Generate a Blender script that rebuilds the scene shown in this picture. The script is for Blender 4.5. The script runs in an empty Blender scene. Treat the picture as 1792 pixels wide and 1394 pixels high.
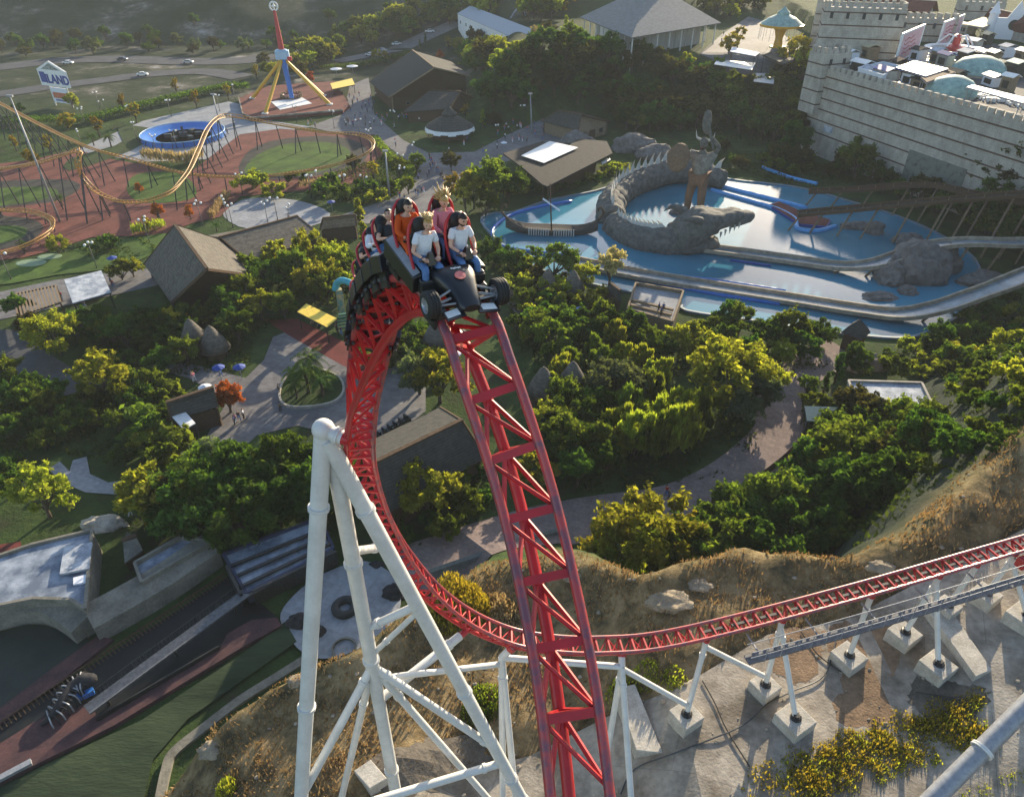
import bpy, bmesh, math, random
import numpy as np
from mathutils import Vector, Matrix, Quaternion, geometry, noise
R = math.radians
scene = bpy.context.scene
COL = scene.collection
random.seed(7)
# ---------------------------------------------------------------- camera
CAM_H = 58.0; PITCH = R(35.0); FPX = 1260.0; PW, PH = 1792.0, 1394.0
cd = bpy.data.cameras.new('camera'); cam = bpy.data.objects.new('camera', cd); COL.objects.link(cam)
cam.location = (0, 0, CAM_H); cam.rotation_euler = (R(90) - PITCH, 0, 0)
cd.sensor_fit = 'HORIZONTAL'; cd.sensor_width = 36.0; cd.lens = 36.0 * FPX / PW
cd.clip_start = 0.1; cd.clip_end = 5000
scene.camera = cam
# ---------------------------------------------------------------- world, sun, exposure
SUN_EL, SUN_AZ = R(16.0), R(24.0)          # azimuth measured from +Y towards +X
w = bpy.data.worlds.new('World'); scene.world = w; w.use_nodes = True
nt = w.node_tree; bg = nt.nodes['Background']
sky = nt.nodes.new('ShaderNodeTexSky'); sky.sky_type = 'NISHITA'; sky.sun_disc = False
sky.sun_elevation = SUN_EL; sky.sun_rotation = SUN_AZ; sky.air_density = 1.0; sky.dust_density = 1.0; sky.ozone_density = 1.0
nt.links.new(sky.outputs[0], bg.inputs[0]); bg.inputs[1].default_value = 0.125
sd = bpy.data.lights.new('sun', 'SUN'); sd.energy = 5.0; sd.angle = R(0.5); sd.color = (1.0, 0.84, 0.60)
sun = bpy.data.objects.new('sun', sd); COL.objects.link(sun)
SUN_DIR = Vector((math.sin(SUN_AZ) * math.cos(SUN_EL), math.cos(SUN_AZ) * math.cos(SUN_EL), math.sin(SUN_EL)))
sun.rotation_euler = SUN_DIR.to_track_quat('Z', 'Y').to_euler(); sun.location = SUN_DIR * 300
vs = scene.view_settings; vs.view_transform = 'Standard'; vs.look = 'None'; vs.gamma = 1.0; vs.exposure = 1.3
cy = scene.cycles
cy.max_bounces = 6; cy.diffuse_bounces = 2; cy.glossy_bounces = 3; cy.transmission_bounces = 4; cy.transparent_max_bounces = 6
cy.volume_bounces = 0
cy.use_denoising = True
# ---------------------------------------------------------------- pixels of the survey photograph -> points of the place
CP, SP = math.cos(PITCH), math.sin(PITCH)
def ray(u, v):
    a = (u - PW / 2) / FPX; b = (v - PH / 2) / FPX
    return Vector((a, CP - b * SP, -SP - b * CP))
def P(u, v, z=0.0):
    d = ray(u, v); t = (z - CAM_H) / d.z
    return Vector((d.x * t, d.y * t, z))
def PD(u, v, t):
    d = ray(u, v); return Vector((d.x * t, d.y * t, CAM_H + d.z * t))
def PY(u, v, y):
    d = ray(u, v); t = y / d.y
    return Vector((d.x * t, y, CAM_H + d.z * t))
def pxm(p):                                   # pixels per metre at a point
    return FPX / (p.y * CP - (p.z - CAM_H) * SP)
# ---------------------------------------------------------------- mesh helper
class MB:
    def __init__(s, M=None): s.v = []; s.f = []; s.mi = []; s.M = M; s.cur = 0
    def add(s, vs, fs):
        n = len(s.v)
        if s.M is not None: vs = [s.M @ Vector(q) for q in vs]
        s.v.extend([tuple(q) for q in vs]); s.f.extend([tuple(i + n for i in f) for f in fs]); s.mi.extend([s.cur] * len(fs))
        return s
    def box(s, c, d, rz=0.0, m=None):
        c = Vector(c); hx, hy, hz = d[0] / 2, d[1] / 2, d[2] / 2
        rot = m if m is not None else Matrix.Rotation(rz, 3, 'Z')
        vs = [c + rot @ Vector((x, y, z)) for x in (-hx, hx) for y in (-hy, hy) for z in (-hz, hz)]
        return s.add(vs, [(0, 1, 3, 2), (4, 6, 7, 5), (0, 4, 5, 1), (2, 3, 7, 6), (0, 2, 6, 4), (1, 5, 7, 3)])
    def beam(s, a, b, wd, ht, up=(0, 0, 1)):
        a, b = Vector(a), Vector(b); d = b - a; L = d.length
        if L < 1e-6: return s
        y = d / L; x = y.cross(Vector(up))
        if x.length < 1e-4: x = y.cross(Vector((0, 1, 0)))
        x.normalize(); z = x.cross(y)
        m = Matrix((x, y, z)).transposed()
        return s.box((a + b) / 2, (wd, L, ht), m=m)
    def tube(s, a, b, r0, r1=None, n=8, caps=True):
        r1 = r0 if r1 is None else r1
        return s.path([a, b], [r0, r1], n, caps)
    def path(s, pts, rad, n=8, caps=True, closed=False):
        pts = [Vector(p) for p in pts]; k = len(pts)
        if not hasattr(rad, '__len__'): rad = [rad] * k
        vs = []; ref = None
        for i in range(k):
            if closed: t = pts[(i + 1) % k] - pts[i - 1]
            else: t = pts[min(i + 1, k - 1)] - pts[max(i - 1, 0)]
            if t.length < 1e-9: t = Vector((0, 0, 1))
            t.normalize()
            if ref is None:
                ref = Vector((0, 0, 1)) if abs(t.z) < .9 else Vector((1, 0, 0))
            x = ref - t * ref.dot(t)
            if x.length < 1e-5: x = Vector((0, 1, 0)) - t * t.y
            x.normalize(); y = t.cross(x); ref = x
            for j in range(n):
                q = 2 * math.pi * j / n
                vs.append(pts[i] + (x * math.cos(q) + y * math.sin(q)) * rad[i])
        fs = []
        for i in range(k if closed else k - 1):
            i2 = (i + 1) % k
            for j in range(n):
                j2 = (j + 1) % n
                fs.append((i * n + j, i * n + j2, i2 * n + j2, i2 * n + j))
        if caps and not closed:
            fs.append(tuple(range(n - 1, -1, -1))); fs.append(tuple(range((k - 1) * n, k * n)))
        return s.add(vs, fs)
    def lathe(s, prof, n=16, c=(0, 0, 0), m=None, caps=True):
        vs = []; c = Vector(c); m = m or Matrix.Identity(3)
        for r, z in prof:
            for j in range(n):
                q = 2 * math.pi * j / n
                vs.append(c + m @ Vector((r * math.cos(q), r * math.sin(q), z)))
        fs = []
        for i in range(len(prof) - 1):
            for j in range(n):
                j2 = (j + 1) % n
                fs.append((i * n + j, i * n + j2, (i + 1) * n + j2, (i + 1) * n + j))
        if caps and prof[0][0] > 1e-4: fs.append(tuple(range(n - 1, -1, -1)))
        if caps and prof[-1][0] > 1e-4: fs.append(tuple(range((len(prof) - 1) * n, len(prof) * n)))
        return s.add(vs, fs)
    def prism(s, poly, z0, z1):                # poly: list of (x,y); z0,z1 numbers
        n = len(poly); a = sum(poly[i][0] * poly[(i + 1) % n][1] - poly[(i + 1) % n][0] * poly[i][1] for i in range(n))
        if a < 0: poly = poly[::-1]
        vs = [(p[0], p[1], z0) for p in poly] + [(p[0], p[1], z1) for p in poly]
        fs = [tuple(range(n - 1, -1, -1)), tuple(range(n, 2 * n))] + [(i, (i + 1) % n, n + (i + 1) % n, n + i) for i in range(n)]
        return s.add(vs, fs)
    def slab(s, quad, th):                     # a polygon in space given thickness downwards along its normal
        q = [Vector(p) for p in quad]; nrm = geometry.normal(q)
        if nrm.z < 0: q = q[::-1]; nrm = -nrm
        n = len(q)
        vs = q + [p - nrm * th for p in q]
        fs = [tuple(range(n)), tuple(range(2 * n - 1, n - 1, -1))] + [(i, n + i, n + (i + 1) % n, (i + 1) % n) for i in range(n)]
        return s.add(vs, fs)
    def ball(s, c, r, n=10, k=7, sc=(1, 1, 1), m=None, jit=0, seed=0):
        vs = []; c = Vector(c); m = m or Matrix.Identity(3); rr = random.Random(seed)
        vs.append(c + m @ Vector((0, 0, -r * sc[2])))
        for i in range(1, k):
            a = -math.pi / 2 + math.pi * i / k
            for j in range(n):
                q = 2 * math.pi * j / n; f = r * (1 + jit * (rr.random() - .5))
                vs.append(c + m @ Vector((f * math.cos(a) * math.cos(q) * sc[0], f * math.cos(a) * math.sin(q) * sc[1], f * math.sin(a) * sc[2])))
        vs.append(c + m @ Vector((0, 0, r * sc[2])))
        fs = []
        for j in range(n): fs.append((0, 1 + (j + 1) % n, 1 + j))
        for i in range(k - 2):
            for j in range(n):
                a = 1 + i * n + j; b = 1 + i * n + (j + 1) % n
                fs.append((a, b, b + n, a + n))
        t = len(vs) - 1; o = 1 + (k - 2) * n
        for j in range(n): fs.append((o + j, o + (j + 1) % n, t))
        return s.add(vs, fs)
    def build(s, name, mats, parent=None, label=None, smooth=False, bevel=0.0, loc=None):
        me = bpy.data.meshes.new(name)
        off = Vector((0, 0, 0))
        if parent is not None: off = origin(parent)
        elif loc is not None: off = Vector(loc)
        vs = [(a - off.x, b - off.y, c - off.z) for a, b, c in s.v] if off.length > 0 else s.v
        me.from_pydata(vs, [], s.f)
        if not isinstance(mats, (list, tuple)): mats = [mats]
        for m in mats: me.materials.append(m)
        if len(mats) > 1: me.polygons.foreach_set('material_index', s.mi)
        if smooth: me.polygons.foreach_set('use_smooth', [True] * len(s.f))
        me.update()
        o = bpy.data.objects.new(name, me); COL.objects.link(o)
        if parent is not None: o.parent = parent
        elif loc is not None: o.location = loc
        if label: o['label'] = label
        if bevel:
            b = o.modifiers.new('bevel', 'BEVEL'); b.width = bevel; b.segments = 2; b.limit_method = 'ANGLE'
        if smooth == 'auto':
            me.set_sharp_from_angle(angle=R(40))
        return o
def origin(o):
    v = Vector((0, 0, 0))
    while o is not None: v += o.location; o = o.parent
    return v
def thing(name, label, cat, loc=(0, 0, 0), rz=0.0, group=None):
    o = bpy.data.objects.new(name, None); COL.objects.link(o); o.location = loc; o.rotation_euler = (0, 0, rz)
    o.empty_display_size = .5
    tag(o, label, cat, group); return o
def tag(o, label, cat, group=None, kind=None):
    o['label'] = label; o['category'] = cat
    if group: o['group'] = group
    if kind: o['kind'] = kind
    return o
def struct(o, kind='structure'): o['kind'] = kind; return o
KIDS = {}
def kids(o):
    if o.name not in KIDS: KIDS[o.name] = list(o.children)
    return KIDS[o.name]
def dup(root, loc, rz=0.0, sc=1.0, label=None, group=None, mat=None):
    def cp(o, par):
        c = o.copy(); COL.objects.link(c)
        if par is not None: c.parent = par
        for ch in kids(o): cp(ch, c)
        return c
    r = cp(root, None); r.location = loc; r.rotation_euler = (0, 0, rz); r.scale = sc if hasattr(sc, '__len__') else (sc, sc, sc)
    if label: r['label'] = label
    if group: r['group'] = group
    return r
class Once:
    """hands out the prototype first, then copies of it"""
    def __init__(s, root): s.root = root; s.used = False; kids(root); [kids(c) for c in root.children]
    def put(s, loc, rz=0.0, sc=1.0, label=None, group=None):
        if not s.used:
            s.used = True; r = s.root; r.location = loc; r.rotation_euler = (0, 0, rz); r.scale = sc if hasattr(sc, '__len__') else (sc, sc, sc)
            if label: r['label'] = label
            if group: r['group'] = group
            return r
        return dup(s.root, loc, rz, sc, label, group)
    def done(s):
        if not s.used:
            for c in list(s.root.children): bpy.data.objects.remove(c)
            bpy.data.objects.remove(s.root)
# ---------------------------------------------------------------- materials
def mat(name, col, rough=.65, col2=None, scale=2.0, bump=0.0, metal=0.0, spec=.4, detail=5.0, fine=0.0, bscale=None, stretch=None, contrast=(.35, .65)):
    m = bpy.data.materials.new(name); m.use_nodes = True; n = m.node_tree.nodes; l = m.node_tree.links
    b = n['Principled BSDF']; b.inputs['Roughness'].default_value = rough; b.inputs['Metallic'].default_value = metal
    b.inputs['Specular IOR Level'].default_value = spec if rough < .8 else min(spec, .1)
    if col2 is None: col2 = tuple(c * .78 for c in col)
    tc = n.new('ShaderNodeTexCoord'); src = tc.outputs['Object']
    if stretch:
        mp = n.new('ShaderNodeMapping'); mp.inputs['Scale'].default_value = stretch; l.new(src, mp.inputs[0]); src = mp.outputs[0]
    nz = n.new('ShaderNodeTexNoise'); nz.inputs['Scale'].default_value = scale; nz.inputs['Detail'].default_value = detail; nz.inputs['Roughness'].default_value = .65
    l.new(src, nz.inputs['Vector'])
    rp = n.new('ShaderNodeValToRGB'); rp.color_ramp.elements[0].position = contrast[0]; rp.color_ramp.elements[1].position = contrast[1]
    rp.color_ramp.elements[0].color = (*col2, 1); rp.color_ramp.elements[1].color = (*col, 1)
    l.new(nz.outputs['Fac'], rp.inputs[0])
    n3 = n.new('ShaderNodeTexNoise'); n3.inputs['Scale'].default_value = scale * 9; n3.inputs['Detail'].default_value = 4; l.new(src, n3.inputs['Vector'])
    mr = n.new('ShaderNodeMapRange'); mr.inputs['From Min'].default_value = .3; mr.inputs['From Max'].default_value = .7; k_ = .5 + .5 * (rough > .6); mr.inputs['To Min'].default_value = 1 - .17 * k_ * k_; mr.inputs['To Max'].default_value = 1 + .13 * k_ * k_; l.new(n3.outputs['Fac'], mr.inputs[0])
    hv = n.new('ShaderNodeHueSaturation'); l.new(rp.outputs[0], hv.inputs['Color']); l.new(mr.outputs[0], hv.inputs['Value']); l.new(hv.outputs[0], b.inputs['Base Color'])
    if bump:
        n2 = n.new('ShaderNodeTexNoise'); n2.inputs['Scale'].default_value = bscale or scale * 4; n2.inputs['Detail'].default_value = 6
        l.new(src, n2.inputs['Vector'])
        bp = n.new('ShaderNodeBump'); bp.inputs['Strength'].default_value = bump; bp.inputs['Distance'].default_value = .1
        l.new(n2.outputs['Fac'], bp.inputs['Height']); l.new(bp.outputs[0], b.inputs['Normal'])
    return m
def leafmat(name, dark, light, trans=.45, tcol=None):
    m = bpy.data.materials.new(name); m.use_nodes = True; n = m.node_tree.nodes; l = m.node_tree.links
    n.remove(n['Principled BSDF']); out = n['Material Output']
    at = n.new('ShaderNodeAttribute'); at.attribute_name = 'lf'
    oi = n.new('ShaderNodeObjectInfo')
    mx = n.new('ShaderNodeMix'); mx.data_type = 'RGBA'
    mx.inputs['A'].default_value = (*dark, 1); mx.inputs['B'].default_value = (*light, 1); l.new(at.outputs['Fac'], mx.inputs['Factor'])
    hs = n.new('ShaderNodeHueSaturation'); l.new(mx.outputs['Result'], hs.inputs['Color'])
    mr = n.new('ShaderNodeMapRange'); mr.inputs['To Min'].default_value = .478; mr.inputs['To Max'].default_value = .522; l.new(oi.outputs['Random'], mr.inputs[0]); l.new(mr.outputs[0], hs.inputs['Hue'])
    mr2 = n.new('ShaderNodeMapRange'); mr2.inputs['To Min'].default_value = .8; mr2.inputs['To Max'].default_value = 1.25; l.new(oi.outputs['Random'], mr2.inputs[0]); l.new(mr2.outputs[0], hs.inputs['Value'])
    df = n.new('ShaderNodeBsdfDiffuse'); tr = n.new('ShaderNodeBsdfTranslucent'); ms = n.new('ShaderNodeMixShader')
    l.new(hs.outputs[0], df.inputs[0])
    g = n.new('ShaderNodeMix'); g.data_type = 'RGBA'; g.blend_type = 'MULTIPLY'; g.inputs['Factor'].default_value = 1
    g.inputs['B'].default_value = (*(tcol or (1.9, 2.0, .7)), 1); l.new(hs.outputs[0], g.inputs['A']); l.new(g.outputs['Result'], tr.inputs[0])
    ms.inputs[0].default_value = trans; l.new(df.outputs[0], ms.inputs[1]); l.new(tr.outputs[0], ms.inputs[2]); l.new(ms.outputs[0], out.inputs[0])
    return m
M = {}
M['red'] = mat('red_paint', (.47, .019, .024), .38, (.35, .016, .02), 1.5, spec=.5)
M['red_worn'] = mat('worn_red_rail', (.40, .05, .05), .33, (.17, .055, .075), 2.5, spec=.55, contrast=(.42, .55))
M['white_paint'] = mat('white_paint', (.62, .62, .60), .42, (.52, .52, .50), .8, spec=.5)
M['white'] = mat('clean_white', (.78, .78, .77), .5)
M['concrete'] = mat('concrete', (.37, .33, .275), .9, (.16, .135, .105), .28, .4, bscale=6, detail=10, contrast=(.38, .6))
M['footing'] = mat('footing_concrete', (.46, .43, .38), .9, (.32, .30, .26), 1.2, .3, bscale=8)
M['black'] = mat('black_paint', (.012, .012, .014), .3, (.02, .02, .022), 3, spec=.6)
M['black_matt'] = mat('black_matt', (.018, .018, .019), .6, (.03, .028, .026), 4)
M['gunmetal'] = mat('dark_metal', (.06, .06, .06), .45, (.03, .028, .025), 5, metal=.4)
M['steel'] = mat('galvanised_steel', (.32, .33, .35), .5, (.22, .23, .25), 3, metal=.3)
M['rubber'] = mat('tyre_rubber', (.02, .02, .02), .7, (.03, .03, .03), 8)
M['rim'] = mat('silver_rim', (.55, .57, .6), .35, metal=.7)
M['wood'] = mat('brown_timber', (.105, .07, .045), .85, (.06, .04, .027), 2.5, .2, stretch=(1, 1, 6))
M['woodpale'] = mat('pale_timber', (.25, .19, .125), .85, (.16, .12, .08), 3, .2)
M['thatch'] = mat('thatch', (.15, .135, .115), .95, (.085, .08, .072), 1.2, .6, bscale=12)
M['thatchbrown'] = mat('brown_thatch', (.27, .2, .13), .95, (.17, .125, .085), 1.5, .6, bscale=12)
M['shingle'] = mat('dark_shingle', (.085, .08, .072), .9, (.05, .05, .045), 1.5, .5, bscale=9)
M['membrane'] = mat('roof_membrane', (.45, .48, .52), .8, (.22, .25, .30), .55, .2, contrast=(.4, .6))
M['blue'] = mat('blue_paint', (.03, .16, .52), .4, (.025, .12, .4), 2)
M['deepblue'] = mat('deep_blue', (.02, .06, .30), .5, (.015, .04, .2), 2)
M['yellow'] = mat('yellow_paint', (.62, .36, .03), .45, (.5, .28, .02), 2)
M['orangetrack'] = mat('yellow_track_paint', (.48, .26, .06), .45, (.36, .19, .05), 2)
M['darkpost'] = mat('dark_support_paint', (.05, .05, .055), .55, (.03, .03, .035), 3)
M['brick'] = mat('stone_wall', (.44, .405, .35), .9, (.30, .275, .235), .5, .25, bscale=3, stretch=(1, 1, .6))
M['brickband'] = mat('brick_band', (.11, .07, .055), .9, (.08, .055, .045), 1)
M['rock'] = mat('rock', (.20, .18, .165), .95, (.11, .1, .093), .8, .8, bscale=2.5)
M['dragon'] = mat('sculpted_grey_scales', (.155, .15, .135), .85, (.085, .083, .077), 1.1, .7, bscale=4)
M['spike'] = mat('pale_spikes', (.48, .47, .43), .7, (.36, .35, .32), 2)
M['skin'] = mat('skin', (.60, .36, .26), .55, (.52, .30, .21), 9)
M['hairdark'] = mat('dark_hair', (.018, .012, .009), .5, (.035, .022, .015), 30)
M['hairblond'] = mat('blond_hair', (.50, .33, .12), .5, (.30, .18, .06), 30)
M['hairbrown'] = mat('brown_hair', (.26, .13, .045), .5, (.12, .06, .022), 30)
M['jeans'] = mat('blue_denim', (.12, .21, .40), .85, (.08, .15, .31), 14, .2)
M['tee'] = mat('white_cotton', (.70, .72, .76), .85, (.60, .62, .67), 7, .15)
M['orange'] = mat('orange_cotton', (.66, .11, .025), .8, (.5, .08, .02), 7)
M['pink'] = mat('pink_cotton', (.72, .28, .33), .85, (.6, .22, .27), 7)
def pavers(m, sx, sy, dark=.72):
    n = m.node_tree.nodes; l = m.node_tree.links; b = n['Principled BSDF']; src = b.inputs['Base Color'].links[0].from_socket
    geo = n.new('ShaderNodeNewGeometry'); bt = n.new('ShaderNodeTexBrick'); bt.inputs['Scale'].default_value = 1; bt.inputs['Brick Width'].default_value = sx; bt.inputs['Row Height'].default_value = sy; bt.inputs['Mortar Size'].default_value = .03
    bt.inputs['Color1'].default_value = (1, 1, 1, 1); bt.inputs['Color2'].default_value = (.84, .84, .84, 1); bt.inputs['Mortar'].default_value = (dark, dark, dark, 1)
    rt = n.new('ShaderNodeMapping'); rt.inputs['Rotation'].default_value = (0, 0, .4); l.new(geo.outputs['Position'], rt.inputs[0]); l.new(rt.outputs[0], bt.inputs['Vector'])
    mx = n.new('ShaderNodeMix'); mx.data_type = 'RGBA'; mx.blend_type = 'MULTIPLY'; mx.inputs['Factor'].default_value = 1; l.new(src, mx.inputs['A']); l.new(bt.outputs['Color'], mx.inputs['B']); l.new(mx.outputs['Result'], b.inputs['Base Color'])
def courses(m, row, depth=.7, jitter=.25):
    """rows of shingles or stone blocks: bands that follow the height of the surface"""
    n = m.node_tree.nodes; l = m.node_tree.links; b = n['Principled BSDF']; src = b.inputs['Base Color'].links[0].from_socket
    geo = n.new('ShaderNodeNewGeometry'); sp = n.new('ShaderNodeSeparateXYZ'); l.new(geo.outputs['Position'], sp.inputs[0])
    nz = n.new('ShaderNodeTexNoise'); nz.inputs['Scale'].default_value = .8; l.new(geo.outputs['Position'], nz.inputs['Vector'])
    ad = n.new('ShaderNodeMath'); ad.operation = 'MULTIPLY_ADD'; ad.inputs[1].default_value = jitter; l.new(nz.outputs['Fac'], ad.inputs[0]); l.new(sp.outputs['Z'], ad.inputs[2])
    md = n.new('ShaderNodeMath'); md.operation = 'FRACT'; dv = n.new('ShaderNodeMath'); dv.operation = 'DIVIDE'; dv.inputs[1].default_value = row; l.new(ad.outputs[0], dv.inputs[0]); l.new(dv.outputs[0], md.inputs[0])
    mr = n.new('ShaderNodeMapRange'); mr.inputs['From Max'].default_value = .3; mr.inputs['To Min'].default_value = depth; l.new(md.outputs[0], mr.inputs[0])
    hv = n.new('ShaderNodeHueSaturation'); l.new(src, hv.inputs['Color']); l.new(mr.outputs[0], hv.inputs['Value']); l.new(hv.outputs[0], b.inputs['Base Color'])
courses(M['shingle'], .34, .55); courses(M['thatch'], .5, .72, .5); courses(M['thatchbrown'], .5, .72, .5); courses(M['brick'], .62, .9, .15)
M['glass'] = mat('window_glass', (.03, .04, .05), .1, spec=.7)
# ================================================================ terrain
def sstep(t):
    t = np.clip(t, 0, 1); return t * t * (3 - 2 * t)
HX = [-60, -40, -28, -25.3, -22.8, -17.8, -10.9, -6.1, -2.3, 5.1, 10.8, 18.1, 25.2, 30.8, 37.6, 43.3, 60, 100, 200]
HY = [0, 8, 22, 26, 28.9, 31.0, 32.5, 36.6, 41.0, 41.4, 36.3, 38.9, 37.8, 38.5, 43.8, 47, 60, 84, 120]
HZ = [0, 1, 2.5, 4, 6, 9, 11, 11, 10, 11, 14.6, 15, 15, 16.6, 17.8, 19, 21, 22, 24]
HW = [6, 6, 4, 4, 4, 4.5, 6, 10, 15, 16, 9, 7, 9, 14, 20, 24, 30, 34, 40]
WA, WB = Vector((80.0, 204.0)), Vector((109.0, 126.0))       # line of the castle wall
CASTLE = [(80, 204), (109, 126), (126, 80), (420, 80), (420, 460), (128, 460), (104, 270)]
def poly_sd(x, y, poly):                        # signed distance, positive inside
    x = np.asarray(x, float); y = np.asarray(y, float)
    d = np.full(x.shape, 1e9); ins = np.zeros(x.shape, bool); n = len(poly)
    for i in range(n):
        ax, ay = poly[i][0], poly[i][1]; bx, by = poly[(i + 1) % n][0], poly[(i + 1) % n][1]
        ex, ey = bx - ax, by - ay; L = ex * ex + ey * ey + 1e-12
        t = np.clip(((x - ax) * ex + (y - ay) * ey) / L, 0, 1)
        d = np.minimum(d, np.hypot(x - ax - t * ex, y - ay - t * ey))
        c = (ay > y) != (by > y)
        ins ^= c & (x < ex * (y - ay) / (ey if abs(ey) > 1e-12 else 1e-12) + ax)
    return np.where(ins, d, -d)
def wob(x, y, a, b, c):
    return np.sin(x / a + 1.3 * np.sin(y / b)) * np.cos(y / c + .7 * np.sin(x / b * 1.3))
def Hf(x, y):
    x = np.asarray(x, float); y = np.asarray(y, float)
    yc = np.interp(x, HX, HY) + .5 * wob(x, y, 1.7, 2.3, 1.9); top = np.interp(x, HX, HZ); wd = np.interp(x, HX, HW)
    k = sstep((yc + wd - y) / wd)
    bump = .45 * wob(x, y, 3.1, 4.3, 3.7) + .22 * wob(x, y, 1.1, 1.7, 1.3)
    pad = poly_sd(x, y, PADP)
    bump = bump * sstep((-pad) / 3.0 + .15) + (.7 * sstep(-pad / 2.0)) * k
    lip = .9 * np.exp(-((y - yc) / 1.6) ** 2) * (x > -22) * (x < 45)
    hill = k * (top + bump + lip * sstep((-pad) / 2))
    side = sstep((x + 22) / 26.0)
    rise = 15.0 * sstep((y - 224 - 6 * np.sin(x / 40.0)) / 30.0) * side
    rise = rise + np.clip(y - 345 + np.clip(x, -100, 60) * .25, 0, 400) * .30 * (1 - .55 * sstep((x - 20) / 120.0)) * (1 + .22 * wob(x, y, 41, 33, 37) + .07 * wob(x, y, 13, 9, 11))
    rise = np.where(rise > 30, 30 + 26 * (1 - np.exp(-(rise - 30) / 26.0)), rise)
    berm = 9.0 * sstep((x - 92 - (204 - y) * .17) / 10.0) * sstep((195 - y) / 40.0) * sstep((y - 100) / 30)
    low = np.maximum(rise, berm)
    cs = sstep((poly_sd(x, y, CASTLE) - 4.0) / 1.5)
    h = np.where(cs > 0, low * (1 - cs) + np.maximum(20.0, rise) * cs, low)
    return np.maximum(h, hill)
def H(x, y): return float(Hf(np.array([x]), np.array([y]))[0])
def G(u, v, dz=0.0):                           # where the sight line of a survey pixel meets the ground
    d = ray(u, v); t0 = 10.0
    ts = np.concatenate([np.arange(20, 300, 1.0), np.arange(300, 1200, 4.0)])
    z = CAM_H + d.z * ts - Hf(d.x * ts, d.y * ts)
    i = int(np.argmax(z < 0)) if (z < 0).any() else len(ts) - 1
    a, b = ts[max(i - 1, 0)], ts[i]
    for _ in range(14):
        m = (a + b) / 2
        if CAM_H + d.z * m - H(d.x * m, d.y * m) < 0: b = m
        else: a = m
    return Vector((d.x * b, d.y * b, H(d.x * b, d.y * b) + dz))
PADP = [tuple(P(u, v, 15.5)[:2]) for u, v in [(620, 1350), (720, 1310), (930, 1250), (1080, 1200), (1230, 1170), (1345, 1105), (1480, 1080), (1640, 1020), (1792, 960), (1960, 900), (2050, 1394), (1800, 1700), (1100, 1700), (640, 1600)]]
def spaced(lo, hi, segs):
    out = []
    for a, b, d in segs: out += list(np.arange(a, b, d))
    return np.array(out + [segs[-1][1]])
xs = spaced(0, 0, [(-1400, -400, 50), (-400, -140, 6), (-140, -60, 2.5), (-60, 62, 1.0), (62, 150, 2.5), (150, 400, 7), (400, 1400, 50)])
ys = spaced(0, 0, [(-150, 4, 14), (4, 66, 1.0), (66, 300, 2.2), (300, 520, 5), (520, 1000, 16), (1000, 2000, 60)])
XX, YY = np.meshgrid(xs, ys); ZZ = Hf(XX, YY)
def grid_mesh(name, XX, YY, ZZ, attrs):
    ny, nx = XX.shape
    me = bpy.data.meshes.new(name); nv = nx * ny
    me.vertices.add(nv); me.vertices.foreach_set('co', np.stack([XX, YY, ZZ], -1).reshape(-1).astype(np.float32))
    ii = np.arange(nv).reshape(ny, nx); q = np.stack([ii[:-1, :-1], ii[:-1, 1:], ii[1:, 1:], ii[1:, :-1]], -1).reshape(-1, 4)
    me.loops.add(q.size); me.loops.foreach_set('vertex_index', q.reshape(-1).astype(np.int32))
    me.polygons.add(len(q)); me.polygons.foreach_set('loop_start', np.arange(0, q.size, 4).astype(np.int32)); me.polygons.foreach_set('loop_total', np.full(len(q), 4, np.int32))
    me.polygons.foreach_set('use_smooth', np.ones(len(q), bool))
    me.update(calc_edges=True)
    for k, a in attrs.items():
        at = me.attributes.new(k, 'FLOAT', 'POINT'); at.data.foreach_set('value', a.reshape(-1).astype(np.float32))
    return me
yc = np.interp(XX, HX, HY)
dry = sstep((yc + 4.5 - YY) / 6) * sstep((XX + 30) / 5)
slope_shade = sstep((yc + np.interp(XX, HX, HW) + 3 - YY) / 6) * (1 - dry) * sstep((XX - 6) / 4)  # part of the bank that gets shade put into its ground colour
quarry = sstep((YY - 262 + np.clip(XX, -100, 60) * -.3) / 40) * sstep((60 - XX) / 90)
gm = bpy.data.materials.new('ground_cover'); gm.use_nodes = True
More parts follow.
